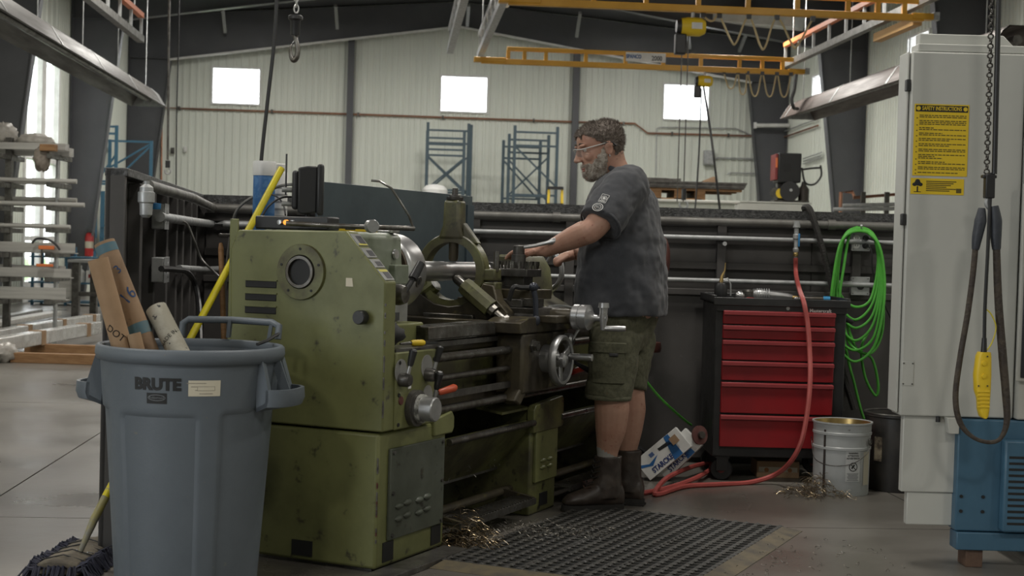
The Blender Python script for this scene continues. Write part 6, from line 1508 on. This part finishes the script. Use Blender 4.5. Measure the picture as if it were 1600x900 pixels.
# shelf trolley with bottles behind the rack
sx_ = fl(50, 476); st_ = thing('shelf_unit', 'low blue shelf unit with bottles seen through the rack', 'shelf', (sx_.x, sx_.y, 0)); sy = sx_.y
zz = lambda py: at(70, py, sy).z
for x in (0, .55, 1.1):
    for y in (0, .5): obj('post', B().bb(x-.02, x+.02, y-.02, y+.02, 0, zz(385)), m_rackblue, st_)
for py in (400, 440, 470): obj('shelf', B().bb(-.05, 1.15, -.05, .55, zz(py) - .025, zz(py)), m_rackblue, st_)
def bottle(x, h, r, m, lb, py=440):
    t = thing('bottle', lb, 'bottle', (sx_.x + x, sx_.y + .1, zz(py) + .001)); obj('body', B().rev([(0, 0), (r, 0), (r, h*.65), (r*.4, h*.8), (r*.35, h*.88), (0, h*.88)], (0, 0, 0), n=14), m, t); obj('cap', B().rev([(r*.42, h*.86), (r*.42, h), (0, h)], (0, 0, 0), n=12), m_white, t)
bottle(.28, .32, .1, m_white, 'large white bottle on the blue shelf behind the rack'); bottle(.55, .2, .09, M_('blue_bottle', (.04, .15, .4), .4), 'blue bottle on the blue shelf behind the rack'); bottle(.75, .28, .08, m_white, 'slim white bottle right of the blue bottle on the shelf')
t = thing('tool_box', 'pale box with red print on the blue shelf', 'box', (sx_.x + 1.0, sx_.y + .1, zz(440) + .001)); obj('box', B().bb(-.12, .12, -.1, .1, 0, .2), m_white, t, .005); obj('print', B().bb(-.08, .08, -.102, -.1, .08, .14), m_red, t)
# fire extinguisher on the left column
fe_ = at(139, 400, 28.2); fx = thing('fire_extinguisher', 'red fire extinguisher hanging at the foot of the left column', 'fire extinguisher', fe_)
s_ = 28.2/FPX; obj('cylinder', B().rev([(0, 0), (.075, 0), (.08, .03), (.08, .36), (.055, .43), (.025, .45), (0, .45)], (0, 0, 0), n=20), M_('extinguisher_red', (.5, .03, .03), .35), fx); obj('valve', B().bb(-.04, .04, -.02, .02, .44, .52), m_black, fx); obj('hose', B().tube(spl([(.03, 0, .49), (.1, -.02, .44), (.105, -.03, .2), (.1, -.02, .1)], 5), .014, 8), m_black, fx); obj('label', B().rev([(.0805, .15), (.0805, .28)], (0, 0, 0), n=20), m_paper, fx)
obj('wall_bracket', B().bb(-.03, .03, .07, .4, .15, .35), m_iron, fx)
# ------------------------------------------------------------------ overhead cranes
def along(p, s): return Vector(p) + HY*s            # along the hall
CZ = 4.2
b2L = at(752, 92, 24.1); b2R = at(1256, 108, 24.1)
def hb(p): return (p.x*math.cos(BETA) + p.y*math.sin(BETA), -p.x*math.sin(BETA) + p.y*math.cos(BETA))
def bridge(by, bxa, bxb, z, label, sign=False, hgt=.2):
    t = thing('crane_bridge', label, 'crane', hall(bxa, by, z), BETA); L_ = bxb - bxa
    tb = .055
    obj('lower_track', B().bb(0, L_, -.05, .05, 0, .085), m_crane, t, .006); obj('upper_chord', B().bb(.42, L_ - .05, -.03, .03, hgt + .02, hgt + .085), m_crane, t, .006)
    xs = [.45, .72, 1.08, 1.75, 2.42, 3.06, 3.7, 4.36, 4.75, 5.1][:10]
    xs = [x*L_/5.35 for x in xs]
    for x in xs: obj('upright', B().bb(x - .03, x + .03, -.025, .025, .08, hgt + .03), m_crane, t)
    obj('end_truck', B().bb(-.12, .4, -.07, .07, .02, .1), m_crane, t, .01); obj('end_truck', B().bb(L_ - .15, L_ + .12, -.07, .07, .02, .1), m_crane, t, .01)
    obj('bumper', B().bb(L_ + .12, L_ + .2, -.05, .05, .02, .12), m_galv, t)
    if sign:
        s = obj('capacity_sign', B().bb(L_*.452, L_*.578, -.036, -.03, hgt - .08, hgt + .07), m_white, t)
        txt('maker_lettering', 'SPANCO', .085, m_inkblue, s, frame((L_*.477, -.037, hgt - .0), (1, 0, 0), (0, 0, 1)), .001, 'CENTER', .75, .004)
        txt('load_lettering', '2000', .11, m_ink, s, frame((L_*.55, -.037, hgt - .02), (1, 0, 0), (0, 0, 1)), .001, 'CENTER', .8, .002)
    return t, L_
bxa, bya = hb(b2L); bxb, _ = hb(b2R); zb_ = at(1000, 104, 24.1).z - .02
t2b, Lb = bridge(bya, bxa, bxb, zb_, 'far yellow crane bridge with the white capacity sign', True)
by1 = 18.2
t1b, Lb1 = bridge(by1, bxa, bxb, zb_, 'near yellow crane bridge at the top edge of the picture')
# runways hung from the roof
def runway(bx, y0, y1, label, orange=True, z=zb_ + .2):
    t = thing('crane_runway', label, 'crane rail', hall(bx, y0, z), BETA); L_ = y1 - y0
    obj('lower_rail', B().bb(-.05, .05, 0, L_, 0, .1), m_galv if not orange else m_pipe, t); obj('upper_rail', B().bb(-.04, .04, 0, L_, .36, .43), m_orange if orange else m_alu, t)
    n = int(L_/.8)
    for k in range(n+1): obj('lattice_upright', B().bb(-.02, .02, k*L_/n - .02, k*L_/n + .02, .1, .36), m_galv, t)
    for k in range(int(L_/3)+1):
        y = .3 + 3*k
        if y < L_: obj('hanger_rod', B().cyl((0, y, .43), (0, y, 7.0 - z - .25), .012, n=6), m_galv, t)
    return t
runway(bxa + .02, 12, bya + .9, 'pale crane runway rail at the left end of the yellow bridges', False)
runway(bxb - .02, 12, bya + .7, 'orange topped crane runway rail at the right end of the yellow bridges', True)
rl = at(220, 67, 21.5); rbx, rby = hb(rl)
runway(rbx, 12, rby, 'orange topped crane runway rail at the upper left', True, rl.z)
rm = at(703, 84, 23.5); mbx, mby = hb(rm); runway(mbx, 12, mby, 'slim pale rail hanging in the middle of the roof', False, rm.z)
one('timber_on_rail', B().bb(-.06, .06, 0, 1.6, 0, .12), M_('orange_timber', (.55, .33, .13), .6), 'orange wooden beam fixed under the right crane runway', 'timber', bev=.004)
tm = bpy.data.objects['timber_on_rail']; tm.name = 'timber_beam'; q = hall(bxb + .1, bya - 5.4, zb_ + .03); tm.location = q; tm.rotation_euler.z = BETA
# ------------------------------------------------------------------ hoists
def hoist(px, py, Y, s, label):
    p = at(px, py, Y); t = thing('chain_hoist', label, 'hoist', p, BETA)
    obj('motor', B().tube([(-.2*s, 0, 0), (-.19*s, 0, 0), (-.08*s, 0, 0), (.12*s, 0, 0), (.2*s, 0, 0)], [.1*s, .13*s, .15*s, .15*s, .11*s], 18), m_crane if False else m_yel, t); obj('end_cover', B().cyl((-.26*s, 0, 0), (-.19*s, 0, 0), .1*s, .13*s, 18), m_black, t)
    obj('name_plate', B().bb(-.04*s, .13*s, -.155*s, -.148*s, -.05*s, .05*s), m_white if s < 1 else m_black, t); obj('hook_top', B().tube([(0, 0, .12*s), (0, 0, .3*s)], .03*s, 8), m_galv, t)
    obj('chain_bag', B().bb(-.28*s, -.1*s, -.08*s, .08*s, -.45*s, -.12*s), m_black, t, .02)
    if s > .7:
        for dx in (-.16, -.06): obj('chain', B().cyl((dx*s, 0, -2.18), (dx*s, 0, -.1), .007, n=6), m_iron, t)
    return t
hoist(1082, 42, 18.43, .78, 'yellow chain hoist with a black plate under the near bridge')
hoist(1101, 127, 24.4, .62, 'smaller yellow chain hoist under the far bridge')
# hook ends of the hoist chains
for px, py, Y, lb in ((1068, 320, 18.43, 'small hook at the end of the far hoist chains above the partition'),):
    p = at(px, py, Y); t = thing('lifting_hook', lb, 'hook', p); obj('shank', B().cyl((0, 0, .06), (0, 0, .2), .03, n=8), m_black, t); obj('hook', B().torus((0, 0, 0), (0, 1, 0), .05, .014, 18, 6, -1.2, 3.6), m_galv, t)
cable('pendant_cable', [at(1099, 134, 24.4), at(1112, 220, 24.0), at(1125, 330, 24.0)], .02, m_black, 'thin black pendant cable slanting down from the smaller hoist')
cable('pendant_cable', [at(1096, 138, 24.4), at(1092, 240, 24.2), at(1086, 330, 24.0)], .014, m_black, 'thin straight black cable below the smaller hoist')
# festoon cables
def festoon(name, xs, y0, dips, Y, lb, slope=.03):
    pts = []
    for i, x in enumerate(xs):
        pts.append(at(x, y0 + (x - xs[0])*slope, Y))
        if i < len(xs)-1:
            xm = (x + xs[i+1])/2; pts.append(at(xm - 4, y0 + (xm-xs[0])*slope + dips[i]*.93, Y)); pts.append(at(xm + 4, y0 + (xm-xs[0])*slope + dips[i]*.95, Y))
    o = pts[0]; t = thing(name, lb, 'cable', o)
    obj('cable', B().tube([p - o for p in spl(pts, 7)], .014, 6), M_('tan_cable' + str(len(xs)), (.45, .36, .2), .6), t)
    for x in xs: c = at(x, y0 + (x - xs[0])*slope, Y) - o; obj('trolley', B().box(c, (.06, .05, .06)), m_black, t)
festoon('festoon_cable', [1098, 1124, 1170, 1214, 1270], 24, [8, 42, 48, 45], 18.47, 'tan festoon cable looping below the near yellow bridge')
festoon('festoon_cable', [1131, 1153, 1168, 1191, 1214, 1236], 113, [24, 32, 34, 34, 34], 24.42, 'tan festoon cable looping below the far yellow bridge')
cable('pendant_cable', [at(1244, 116, 24.0), at(1241, 140, 24.0), at(1237, 155, 24.0), at(1240, 168, 24.0), at(1246, 170, 24.2)], .03, m_black, 'short thick black cable hanging at the right end of the far bridge')
# ------------------------------------------------------------------ tube heaters
def heater(pxe, pye, Ye, bx_dir_len, label, w_, mir):
    p = at(pxe, pye, Ye); bx, by = hb(p); t = thing('tube_heater', label, 'heater', hall(bx, by, p.z), BETA); L_ = bx_dir_len
    m_ref = M_('dull_reflector', (.1, .097, .092), .5, .3, (.075, .07, .066), 3, st=(4, .3, 4)); m_br = M_('brown_reflector', (.12, .095, .085), .5, .3, (.085, .066, .058), 3, st=(4, .3, 4))
    pr = [(-w_/2, -.16), (-w_*.28, .06), (-.1, .12), (.1, .12), (w_*.28, .06), (w_/2, -.16)]
    b = B(); k = len(pr); v = [(x, 0, z) for x, z in pr] + [(x, -L_, z) for x, z in pr] + [(x*.94, 0, z-.012) for x, z in pr] + [(x*.94, -L_, z-.012) for x, z in pr]
    b.add(v, [(i, i+1, k+i+1, k+i) for i in range(k-1)] + [(2*k+i, 2*k+i+1, 3*k+i+1, 3*k+i) for i in range(k-1)] + [(0, k, 3*k, 2*k), (k-1, 2*k-1, 4*k-1, 3*k-1)])
    obj('reflector', b, m_br if mir > 0 else m_ref, t, sharp=20); obj('burner_tube', B().cyl((0, .02, -.04), (0, -L_, -.04), .055, n=14), m_iron, t)
    obj('end_cap', B().prism([(x, z) for x, z in pr], 'y', 0, .02), m_galv, t)
    for y in [-.3 - 2.6*j for j in range(int(L_/2.6)+1)]:
        obj('hanger_wire', B().cyl((0, y, .12), (0, y, 6.6 - p.z), .008, n=5), m_galv, t)
        obj('support_strap', B().prism([(x*1.02, z + .006) for x, z in pr] + [(x*1.0, z - .002) for x, z in pr[::-1]], 'y', y - .03, y + .03), m_galv, t)
    return t
heater(232, 152, 26.2, 14.0, 'long grey tube heater with reflector hanging at the upper left', .62, -1)
heater(1247, 172, 25.4, 9.0, 'brownish tube heater with reflector hanging at the right wall', .62, 1)
# ------------------------------------------------------------------ hook and cable in the foreground air
hk = thing('crane_hook', 'black crane hook block on a short chain at the top of the picture', 'hook', at(460, 93, 9.0)); ho = Vector(hk.location)
def kq(px, py): return at(px, py, 9.0) - ho
obj('swivel_body', B().rev([(0, 0), (.026, 0), (.03, .01), (.032, .09), (.036, .095), (.045, .1), (.045, .118), (.036, .125), (.0, .125)], kq(461, 56), n=20), m_black, hk)
obj('hook', B().tube(spl([kq(461, 56), kq(463, 64), kq(465, 76), kq(464, 88), kq(459, 94), kq(455, 88), kq(454, 76), kq(457, 68)], 5), interp([.014, .013, .015, .018, .018, .014, .009, .004], 5), 10), m_rod, hk)
obj('safety_latch', B().beam(kq(457, 67), kq(463, 60), .012, .004), m_steel, hk)
for k in range(10):
    c = kq(463, 14 - k*9); a = PI/2*(k % 2) + .3; pts = [c + Vector((math.cos(a), math.sin(a), 0))*(.014*math.cos(2*PI*q/10)) + Vector((0, 0, .025*math.sin(2*PI*q/10))) for q in range(11)]
    obj('link', B().tube(pts, .005, 5, False), m_steel, hk)
cable('hanging_cable', [at(434, -40, 7.2), at(429, 60, 7.2), at(418, 160, 7.2), at(408, 255, 7.2), at(405, 330, 7.2), at(404, 420, 7.2)], .0095, m_black, 'black cable hanging from above behind the wipes canister')
cable('hoist_chain', [at(265, -40, 21), at(264, 40, 21), at(263, 150, 21), at(262, 250, 21)], .018, m_iron, 'dark thin chain hanging before the left end of the end wall', 'chain')
p = at(262, 262, 21); t = thing('lifting_hook', 'small hook at the end of the thin chain at the left of the end wall', 'hook', p); obj('block', B().cyl((0, 0, .0), (0, 0, .1), .035, n=10), m_black, t); obj('hook', B().torus((0, 0, -.05), (0, 1, 0), .04, .012, 16, 6, -1.2, 3.6), m_steel, t)
cable('hanging_cable', [at(280, -40, 24), at(279, 60, 24), at(276, 180, 24), at(275, 300, 24)], .012, m_black, 'thin dark cable right of the thin chain at the end wall')
# high bay lamp in view and small sensor
hbp = at(729, -6, 24.8); t = thing('high_bay_lamp', 'bright high bay lamp at the top edge of the picture', 'lamp', hbp)
obj('housing', B().rev([(.0, .0), (.2, .0), (.22, .05), (.1, .12), (.06, .3), (0, .3)], (0, 0, 0), n=24), m_black, t); obj('diffuser', B().rev([(0, -.03), (.12, -.025), (.19, -.005), (.19, 0), (0, 0)], (0, 0, 0), n=24), M_('lamp_diffuser', (1, .97, .92), .5, emit=14.0), t)
obj('hanger', B().cyl((0, 0, .3), (0, 0, 1.2), .012, n=6), m_galv, t)
p = at(790, 9, 24.5); t = thing('ceiling_sensor', 'small white sensor hanging near the left end of the yellow bridge', 'sensor', p); obj('dome', B().ell((0, 0, 0), (.06, .06, .035), 14, 8), m_white, t); obj('stem', B().cyl((0, 0, .02), (0, 0, 1.4), .01, n=6), m_galv, t)
# light flange braces at the end rafter
for k, (px, py, px2, py2) in enumerate(((347, 0, 352, 50), (524, 0, 527, 44), (908, 10, 901, 57), (733, 0, 730, 40), (1170, 42, 1155, 80), (1075, 50, 1078, 75))):
    Yr = 34.45 + .0785*(px2 - 800)/66; a = at(px, py, Yr - .9); c = at(px2, py2, Yr); one('flange_brace', B().beam(Vector((0, 0, 0)), (a - c)*.8, .07, .07), M_('pale_brace%d' % k, (.3, .31, .31), .5), ['pale roof brace above the left window', 'pale roof brace right of the hanging hook', 'pale roof brace above the far bridge, right of the middle window', 'pale roof brace beside the high bay lamp', 'pale roof brace at the festoon cable loops', 'pale roof brace beside the near hoist'][k], 'brace', 'roof braces').location = c
# white duct at the roof on the right
a = at(1040, 17, 30.0); c = at(1250, 34, 28.5); one('roof_duct', B().beam(Vector((0, 0, 0)), c - a, .5, .3), m_white, 'white duct crossing behind the near yellow bridge', 'duct', bev=.02).location = a
# ------------------------------------------------------------------ far end of the hall
def bw(px, py, off=.06):     # point on the end wall
    d = ray(px, py); n = HY; o_ = Vector((0, 0, CAMH)); return o_ + d*((hall(0, WB - off, 0) - o_).dot(n)/d.dot(n))
def bpipe(name, pts, r, m, lb, off=.08):
    P_ = [bw(x, y, off) for x, y in pts]; o = P_[0]; t = thing(name, lb, 'pipe', o); obj('run', B().tube([p - o for p in P_], r, 8), m, t); return t, o
t, o = bpipe('copper_pipe', [(252, 285), (253, 168), (300, 170), (540, 178), (884, 190), (992, 193), (1012, 208), (1200, 213)], .022, m_copper, 'long copper pipe running along the whole end wall')
for px in (280, 425, 560, 692, 834, 974, 1050, 1138):
    py = 170 + (px - 300)*.0345 if px < 992 else 208 + (px-1012)*.027
    obj('pipe_clip', B().box(bw(px, py, .06) - o, (.04, .12, .09)), m_iron, t)
bpipe('conduit', [(1025, 275), (1026, 201), (1032, 199), (1150, 201), (1175, 212), (1200, 225)], .014, m_galv, 'thin grey conduit below the right window of the end wall')
bpipe('conduit', [(1116, 247), (1210, 249)], .02, m_galv, 'straight conduit between the grey panel and the compressor')
bpipe('conduit', [(1136, 272), (1143, 270), (1205, 272)], .014, m_galv, 'lower thin conduit left of the compressor')
def bbox(name, px0, px1, py0, py1, dep, m, lb, cat, off=.05):
    a = bw(px0, py1, off); c = bw(px1, py0, off); t = thing(name, lb, cat, a, BETA); w_ = (c - a).dot(HX); h_ = c.z - a.z
    obj('box', B().bb(0, w_, -dep, 0, 0, h_), m, t, .01); obj('door', B().bb(.02, w_-.02, -dep-.012, -dep, .02, h_-.02), m, t, .004); return t
bbox('electrical_panel', 1098, 1115, 236, 258, .15, m_galv, 'grey electrical panel on the end wall under the right window', 'electrical panel')
bbox('switch_box', 287, 292, 229, 238, .08, m_white, 'tiny pale switch box on the end wall near the left corner', 'switch')
bbox('switch_box', 267, 273, 231, 240, .06, m_iron, 'tiny dark switch box on the end wall beside the chain', 'switch')
t = thing('strut_light', 'white strut tube fixed at the far right column', 'tube', at(1180, 196, 35.05)); p = Vector(t.location); obj('tube', B().cyl((0, 0, 0), at(1233, 196, 35.0) - p, .05, n=10), m_white, t); obj('end_cap', B().box((0, 0, 0), (.06, .1, .14)), m_white, t)
# blue pallet rack frames leaning at the end wall
def upright(px0, px1, pyt, Y, m, lb, rungs, diag, grp='rack frames at the end wall', lean=0.0):
    a = at(px0, pyt, Y); c = at(px1, pyt + (px1-px0)*.033, Y); w_ = (c - a).dot(HX); h_ = a.z
    t = thing('storage_rack', lb, 'rack frame', (a.x, a.y, 0), BETA, grp)
    for x in (0, w_): obj('post', B().bb(x-.033, x+.033, -.03, .03, 0, h_), m, t)
    for py in rungs: z = at(px0, py, Y).z; obj('rung', B().bb(0, w_, -.02, .02, z-.022, z+.022), m, t)
    for (p0, p1) in diag:
        z0, z1 = at(px0, p0, Y).z, at(px0, p1, Y).z; obj('diagonal', B().beam((0, 0, z0), (w_, 0, z1), .03, .04), m, t)
    return t
ms = m_racktop
upright(669, 733, 191, 33.9, ms, 'tallest slate blue rack frame of the left pair at the end wall', [203, 223, 300], [(243, 300), (300, 243)])
upright(668, 726, 204, 33.5, ms, 'front slate blue rack frame of the left pair at the end wall', [215, 225, 233, 242, 296], [(244, 298), (296, 246)])
one('wall_pole', B().cyl((0, 0, 0), (0, 0, at(737, 195, 33.6).z), .03, n=8), ms, 'thin slate pole standing right of the left rack frames', 'pole').location = (at(737, 195, 33.6).x, 33.6, 0)
upright(787, 845, 219, 34.1, ms, 'lowest slate blue rack frame of the right group at the end wall', [229, 247, 310], [(250, 312)])
upright(796, 858, 209, 33.7, ms, 'middle slate blue rack frame of the right group at the end wall', [218, 238, 306], [(306, 244), (250, 312)])
upright(805, 872, 196, 33.2, ms, 'tallest slate blue rack frame of the right group at the end wall', [206, 227, 304], [(228, 290)])
mb = m_rackblue
upright(152, 182, 195, 30.6, mb, 'bright blue rack frame beside the left column', [197, 208, 283, 287], [(245, 290), (285, 240)], 'blue rack frames in the left corner')
upright(172, 236, 218, 31.8, mb, 'wide bright blue rack frame in the left corner', [220, 290], [(290, 225), (262, 222)], 'blue rack frames in the left corner')
rb_ = at(150, 352, 30.6); t = thing('rack_shelf', 'blue rack shelf stacked with cartons in the left corner', 'shelf', (rb_.x + .16, rb_.y, 0), BETA); zs_ = at(150, 366, 30.6).z
obj('deck', B().bb(-.08, 1.3, 0, 1.0, zs_ - .08, zs_), mb, t)
for x in (-.04, 1.25):
    for y in (.05, .95): obj('post', B().bb(x-.04, x+.04, y-.04, y+.04, 0, zs_ + .9), mb, t)
obj('brace', B().beam((-.04, 0, zs_ + .15), (1.2, 0, zs_ + .85), .04, .04), mb, t)
def carton(dx, w_, h_, z, m, lb):
    tt = thing('carton', lb, 'carton', Vector((rb_.x + .16, rb_.y, zs_ + z + .001)) + HX*dx + HY*.15, BETA); obj('box', B().bb(0, w_, 0, .6, 0, h_), m, tt, .01); obj('tape', B().bb(w_*.45, w_*.55, -.003, .6, h_ - .02, h_ + .003), m_paper, tt)
carton(.0, .5, .24, 0, m_white, 'white carton at the bottom of the stack in the left corner'); carton(.1, .45, .28, .245, m_card, 'brown carton on the white one in the left corner'); carton(.25, .35, .32, .53, m_cardd, 'darker brown carton on top of the stack in the left corner'); carton(.52, .5, .3, 0, m_card, 'brown carton beside the white one in the left corner')
# white sack and box behind the splash guard
p = at(680, 288, 32.5); one('white_sack', B().rev([(0, 0), (.27, 0), (.28, .05), (.28, p.z - .12), (.2, p.z - .03), (.06, p.z), (0, p.z)], (0, 0, 0), n=20), m_white, 'white sack in front of the left rack frames', 'drum').location = (at(679, 318, 32.5).x, 32.5, 0)
# step ladder
lp_ = at(868, 296, 31.5); t = thing('step_ladder', 'yellow and black step ladder standing behind the partition', 'ladder', (lp_.x, lp_.y, 0)); h_ = lp_.z
for s in (-1, 1):
    obj('rail', B().beam((s*.2, -.3, 0), (s*.14, 0, h_), .05, .03), m_yel, t); obj('rear_rail', B().beam((s*.2, .4, 0), (s*.13, .05, h_ - .05), .04, .03), m_yel, t)
for k in range(5): z = h_*(k+.8)/5.5; obj('step', B().bb(-.18, .18, -.3 + .3*z/h_ - .04, -.3 + .3*z/h_ + .04, z - .012, z + .012), m_black, t)
obj('top_cap', B().bb(-.17, .17, -.06, .1, h_, h_ + .06), m_black, t)
# sheet stack on a pallet over a storage bench
Y0 = 26.0; a = at(1010, 300, Y0); c = at(1157, 300, Y0); 
t = thing('storage_bench', 'long pale bench carrying the pallet of sheets behind the partition', 'bench', (a.x, Y0, 0)); zB0 = at(1080, 312, Y0).z; w_ = c.x - a.x
obj('front_panel', B().bb(0, w_*.95, .1, .13, 0, zB0 - .05), m_wall, t)
for k in range(11): obj('panel_rib', B().bb(w_*.95*k/11, w_*.95*k/11 + .06, .07, .1, 0, zB0 - .1), m_wall, t)
obj('bench_top', B().bb(-.1, w_, 0, 1.6, zB0 - .05, zB0), m_cnc, t, .01)
pal = thing('wood_pallet', 'wooden pallet under the dark sheets', 'pallet', (a.x, Y0, zB0))
for k in range(3): obj('deck_board', B().bb(.0, w_*1.02, .05 + .6*k, .25 + .6*k, .16, .2), m_wood, pal)
for x in (.1, .55, .95): obj('block', B().bb(x*w_*.55, x*w_*.55 + .18, .05, 1.4, 0, .16), m_wood, pal)
for k in range(2): obj('bottom_board', B().bb(0, w_*.6, .05 + 1.0*k, .2 + 1.0*k, -.0, .025), m_wood, pal)
shs = thing('sheet_stack', 'stack of dark steel sheets on the wooden pallet', 'sheets', (a.x, Y0, zB0 + .2))
for k in range(4): obj('sheet', B().bb(-.02*k, w_*1.04 + .015*k, -.02*(k % 2), 1.45, .001 + .03*k, .028 + .03*k), m_iron, shs)
one('sheet_offcut', B().bb(0, .62, 0, .5, 0, .06), m_iron, 'dark sheet offcut on the left end of the sheet stack', 'sheet', bev=.004).location = (at(1012, 286, Y0).x, Y0 + .3, zB0 + .325)
one('wood_wedge', B().prism([(0, 0), (.25, 0), (.25, .1), (.18, .11), (0, .03)], 'y', 0, .2), m_cardd, 'small brown wedge on the right end of the sheet stack', 'wood').location = (at(1102, 284, Y0).x, Y0 + .3, zB0 + .325)
# compressor on a pale cabinet
Y1 = 29.5; a = at(1152, 330, Y1); t = thing('pale_cabinet', 'long pale cabinet below the compressor behind the partition', 'cabinet', (a.x, Y1, 0)); zc = at(1200, 315, Y1).z; w_ = at(1266, 330, Y1).x - a.x
obj('body', B().bb(0, w_, 0, 1.0, 0, zc - .03), m_cnc, t, .01); obj('top', B().bb(-.02, w_ + .02, -.02, 1.0, zc - .03, zc), m_cnc, t, .005)
for k in range(3): obj('door', B().bb(w_*k/3 + .02, w_*(k+1)/3 - .02, -.012, 0, .1, zc - .1), m_cnc, t, .004)
Y2 = 29.9; q = lambda px, py: at(px, py, Y2)
cb = q(1230, 312); cp_ = thing('air_compressor', 'black and red air compressor with round cover and hoses at the right column', 'compressor', (cb.x, Y2, zc)); cz0 = Vector((cb.x, Y2, zc))
def k3(px, py, dy=0): return at(px, py, Y2 + dy) - cz0
x0, x1 = k3(1215, 300).x, k3(1251, 300).x; z0, z1 = max(.25, k3(1230, 285).z), k3(1230, 239).z
obj('housing', B().bb(x0, x1, 0, .6, z0, z1), m_black, cp_, .02); obj('red_side', B().bb(x0 - .06, x0 - .005, .02, .58, z0 + .05, z1 - .02), M_('faded_red', (.2, .03, .03), .5), cp_, .01); obj('vent_window', B().bb(x0 + .1, x0 + .26, -.008, 0, z1 - .38, z1 - .22), m_ink, cp_)
obj('warning_sticker', B().bb(x0 - .055, x0 - .015, .012, .02, z1 - .3, z1 - .1), m_orange, cp_)
obj('flywheel_cover', B().cyl(k3(1234, 299, -.05), k3(1234, 299, .25), .20, n=28), m_black, cp_); obj('hub', B().cyl(k3(1236, 297, -.07), k3(1236, 297, -.05), .03, n=12), m_galv, cp_); obj('yellow_ring', B().cyl(k3(1220, 302, .05), k3(1220, 302, .1), .1, n=20), m_yel, cp_)
obj('motor', B().cyl(k3(1212, 302, .1), k3(1212, 302, .45), .12, n=18), m_iron, cp_); obj('dryer', B().rev([(0, 0), (.11, 0), (.11, .3), (.06, .36), (.04, .45), (0, .45)], (x1 + .1, .2, .0), n=18), M_('brown_black', (.05, .042, .035), .5), cp_)
obj('feet', B().bb(x0 - .05, x1 + .2, .1, .5, 0, .06), m_iron, cp_); obj('support', B().bb(x0 + .05, x1 - .05, .3, .5, .05, z0 + .05), m_iron, cp_)
obj('hose', B().tube(spl([k3(1253, 262, .1), k3(1258, 285, .1), k3(1272, 288, .1), k3(1283, 275, .1), k3(1282, 258, .1)], 6), .02, 8), m_black, cp_); obj('hose', B().tube(spl([k3(1254, 265, .1), k3(1268, 263, .1), k3(1283, 262, .1)], 6), .02, 8), m_black, cp_)
# pipe rack by the right wall and orange copper stub
def wpipe(nm, pts, r, m, lb):
    o = pts[0]; t = thing(nm, lb, 'pipe', o); obj('run', B().tube([p - o for p in pts], r, 8), m, t); return t
wpipe('copper_pipe', [Vector((at(1314, 300, 24.2).x, 24.2, .0)), at(1314, 300, 24.2), at(1332, 300, 24.2), at(1335, 308, 24.2)], .03, m_copper, 'bent copper pipe stub above the partition beside the near right column')
wpipe('copper_pipe', [at(1333, 309, 24), at(1396, 304, 24), at(1470, 298, 24)], .025, m_copper, 'thin copper pipe behind the outlet boxes near the right wall')
for k, (py, s) in enumerate(((326, -4), (320, -5))): wpipe('steel_pipe', [at(1302 + 15*k, py + 1, 23), at(1394, py + s*.5 + 2, 23), at(1480, py + s, 23)], .03, m_galv, ['lower grey pipe behind the partition at the right', 'upper grey pipe behind the partition at the right'][k])
for k, px in enumerate((1349, 1386)): one('support_post', B().bb(-.035, .035, -.03, .03, 0, at(px, 300, 23.4).z), m_iron, ['dark post carrying the pipes, left one behind the partition', 'dark post carrying the pipes, right one behind the partition'][k], 'post').location = (at(px, 300, 23.4).x, 23.4, 0)
def rw(px, py, off=.08):
    d = ray(px, py); o_ = Vector((0, 0, CAMH)); return o_ + d*((hall(WR - off, 0, 0) - o_).dot(HX)/d.dot(HX))
wpipe('copper_pipe', [rw(1226, 214), rw(1278, 196)], .022, m_copper, 'copper pipe continuing along the right wall'); wpipe('conduit', [rw(1226, 205), rw(1260, 192), rw(1278, 186)], .016, m_galv, 'grey conduit on the right wall above the copper pipe')
for k in range(3): wpipe('conduit', [rw(1255, 248 + 4*k), rw(1284, 238 + 4*k)], .014, m_galv, ['top of three short conduits on the right wall', 'middle of three short conduits on the right wall', 'lowest of three short conduits on the right wall'][k])
# bushes outside the glazed door
rnd = random.Random(9)
for k in range(4):
    b = B()
    for j in range(26):
        c = (rnd.gauss(0, .9), rnd.gauss(0, .9), rnd.uniform(.2, 1.5)); b.ell(c, (rnd.uniform(.3, .5), rnd.uniform(.3, .5), rnd.uniform(.25, .45)), 7, 5)
    o_ = one('garden_bush', b, M_('leaf_green%d' % k, (.12, .2, .07), .8, 0, (.2, .28, .12), 5, bump=.8, bs=8), ['green bush outside seen low through the glazed door', 'second green bush outside the glazed door', 'third green bush outside the glazed door', 'green bush farthest left outside the glazed door'][k], 'bush', 'bushes outside'); o_.location = hall(-10.5 - 1.6*k, 27.5 + 3.5*k, -.1)
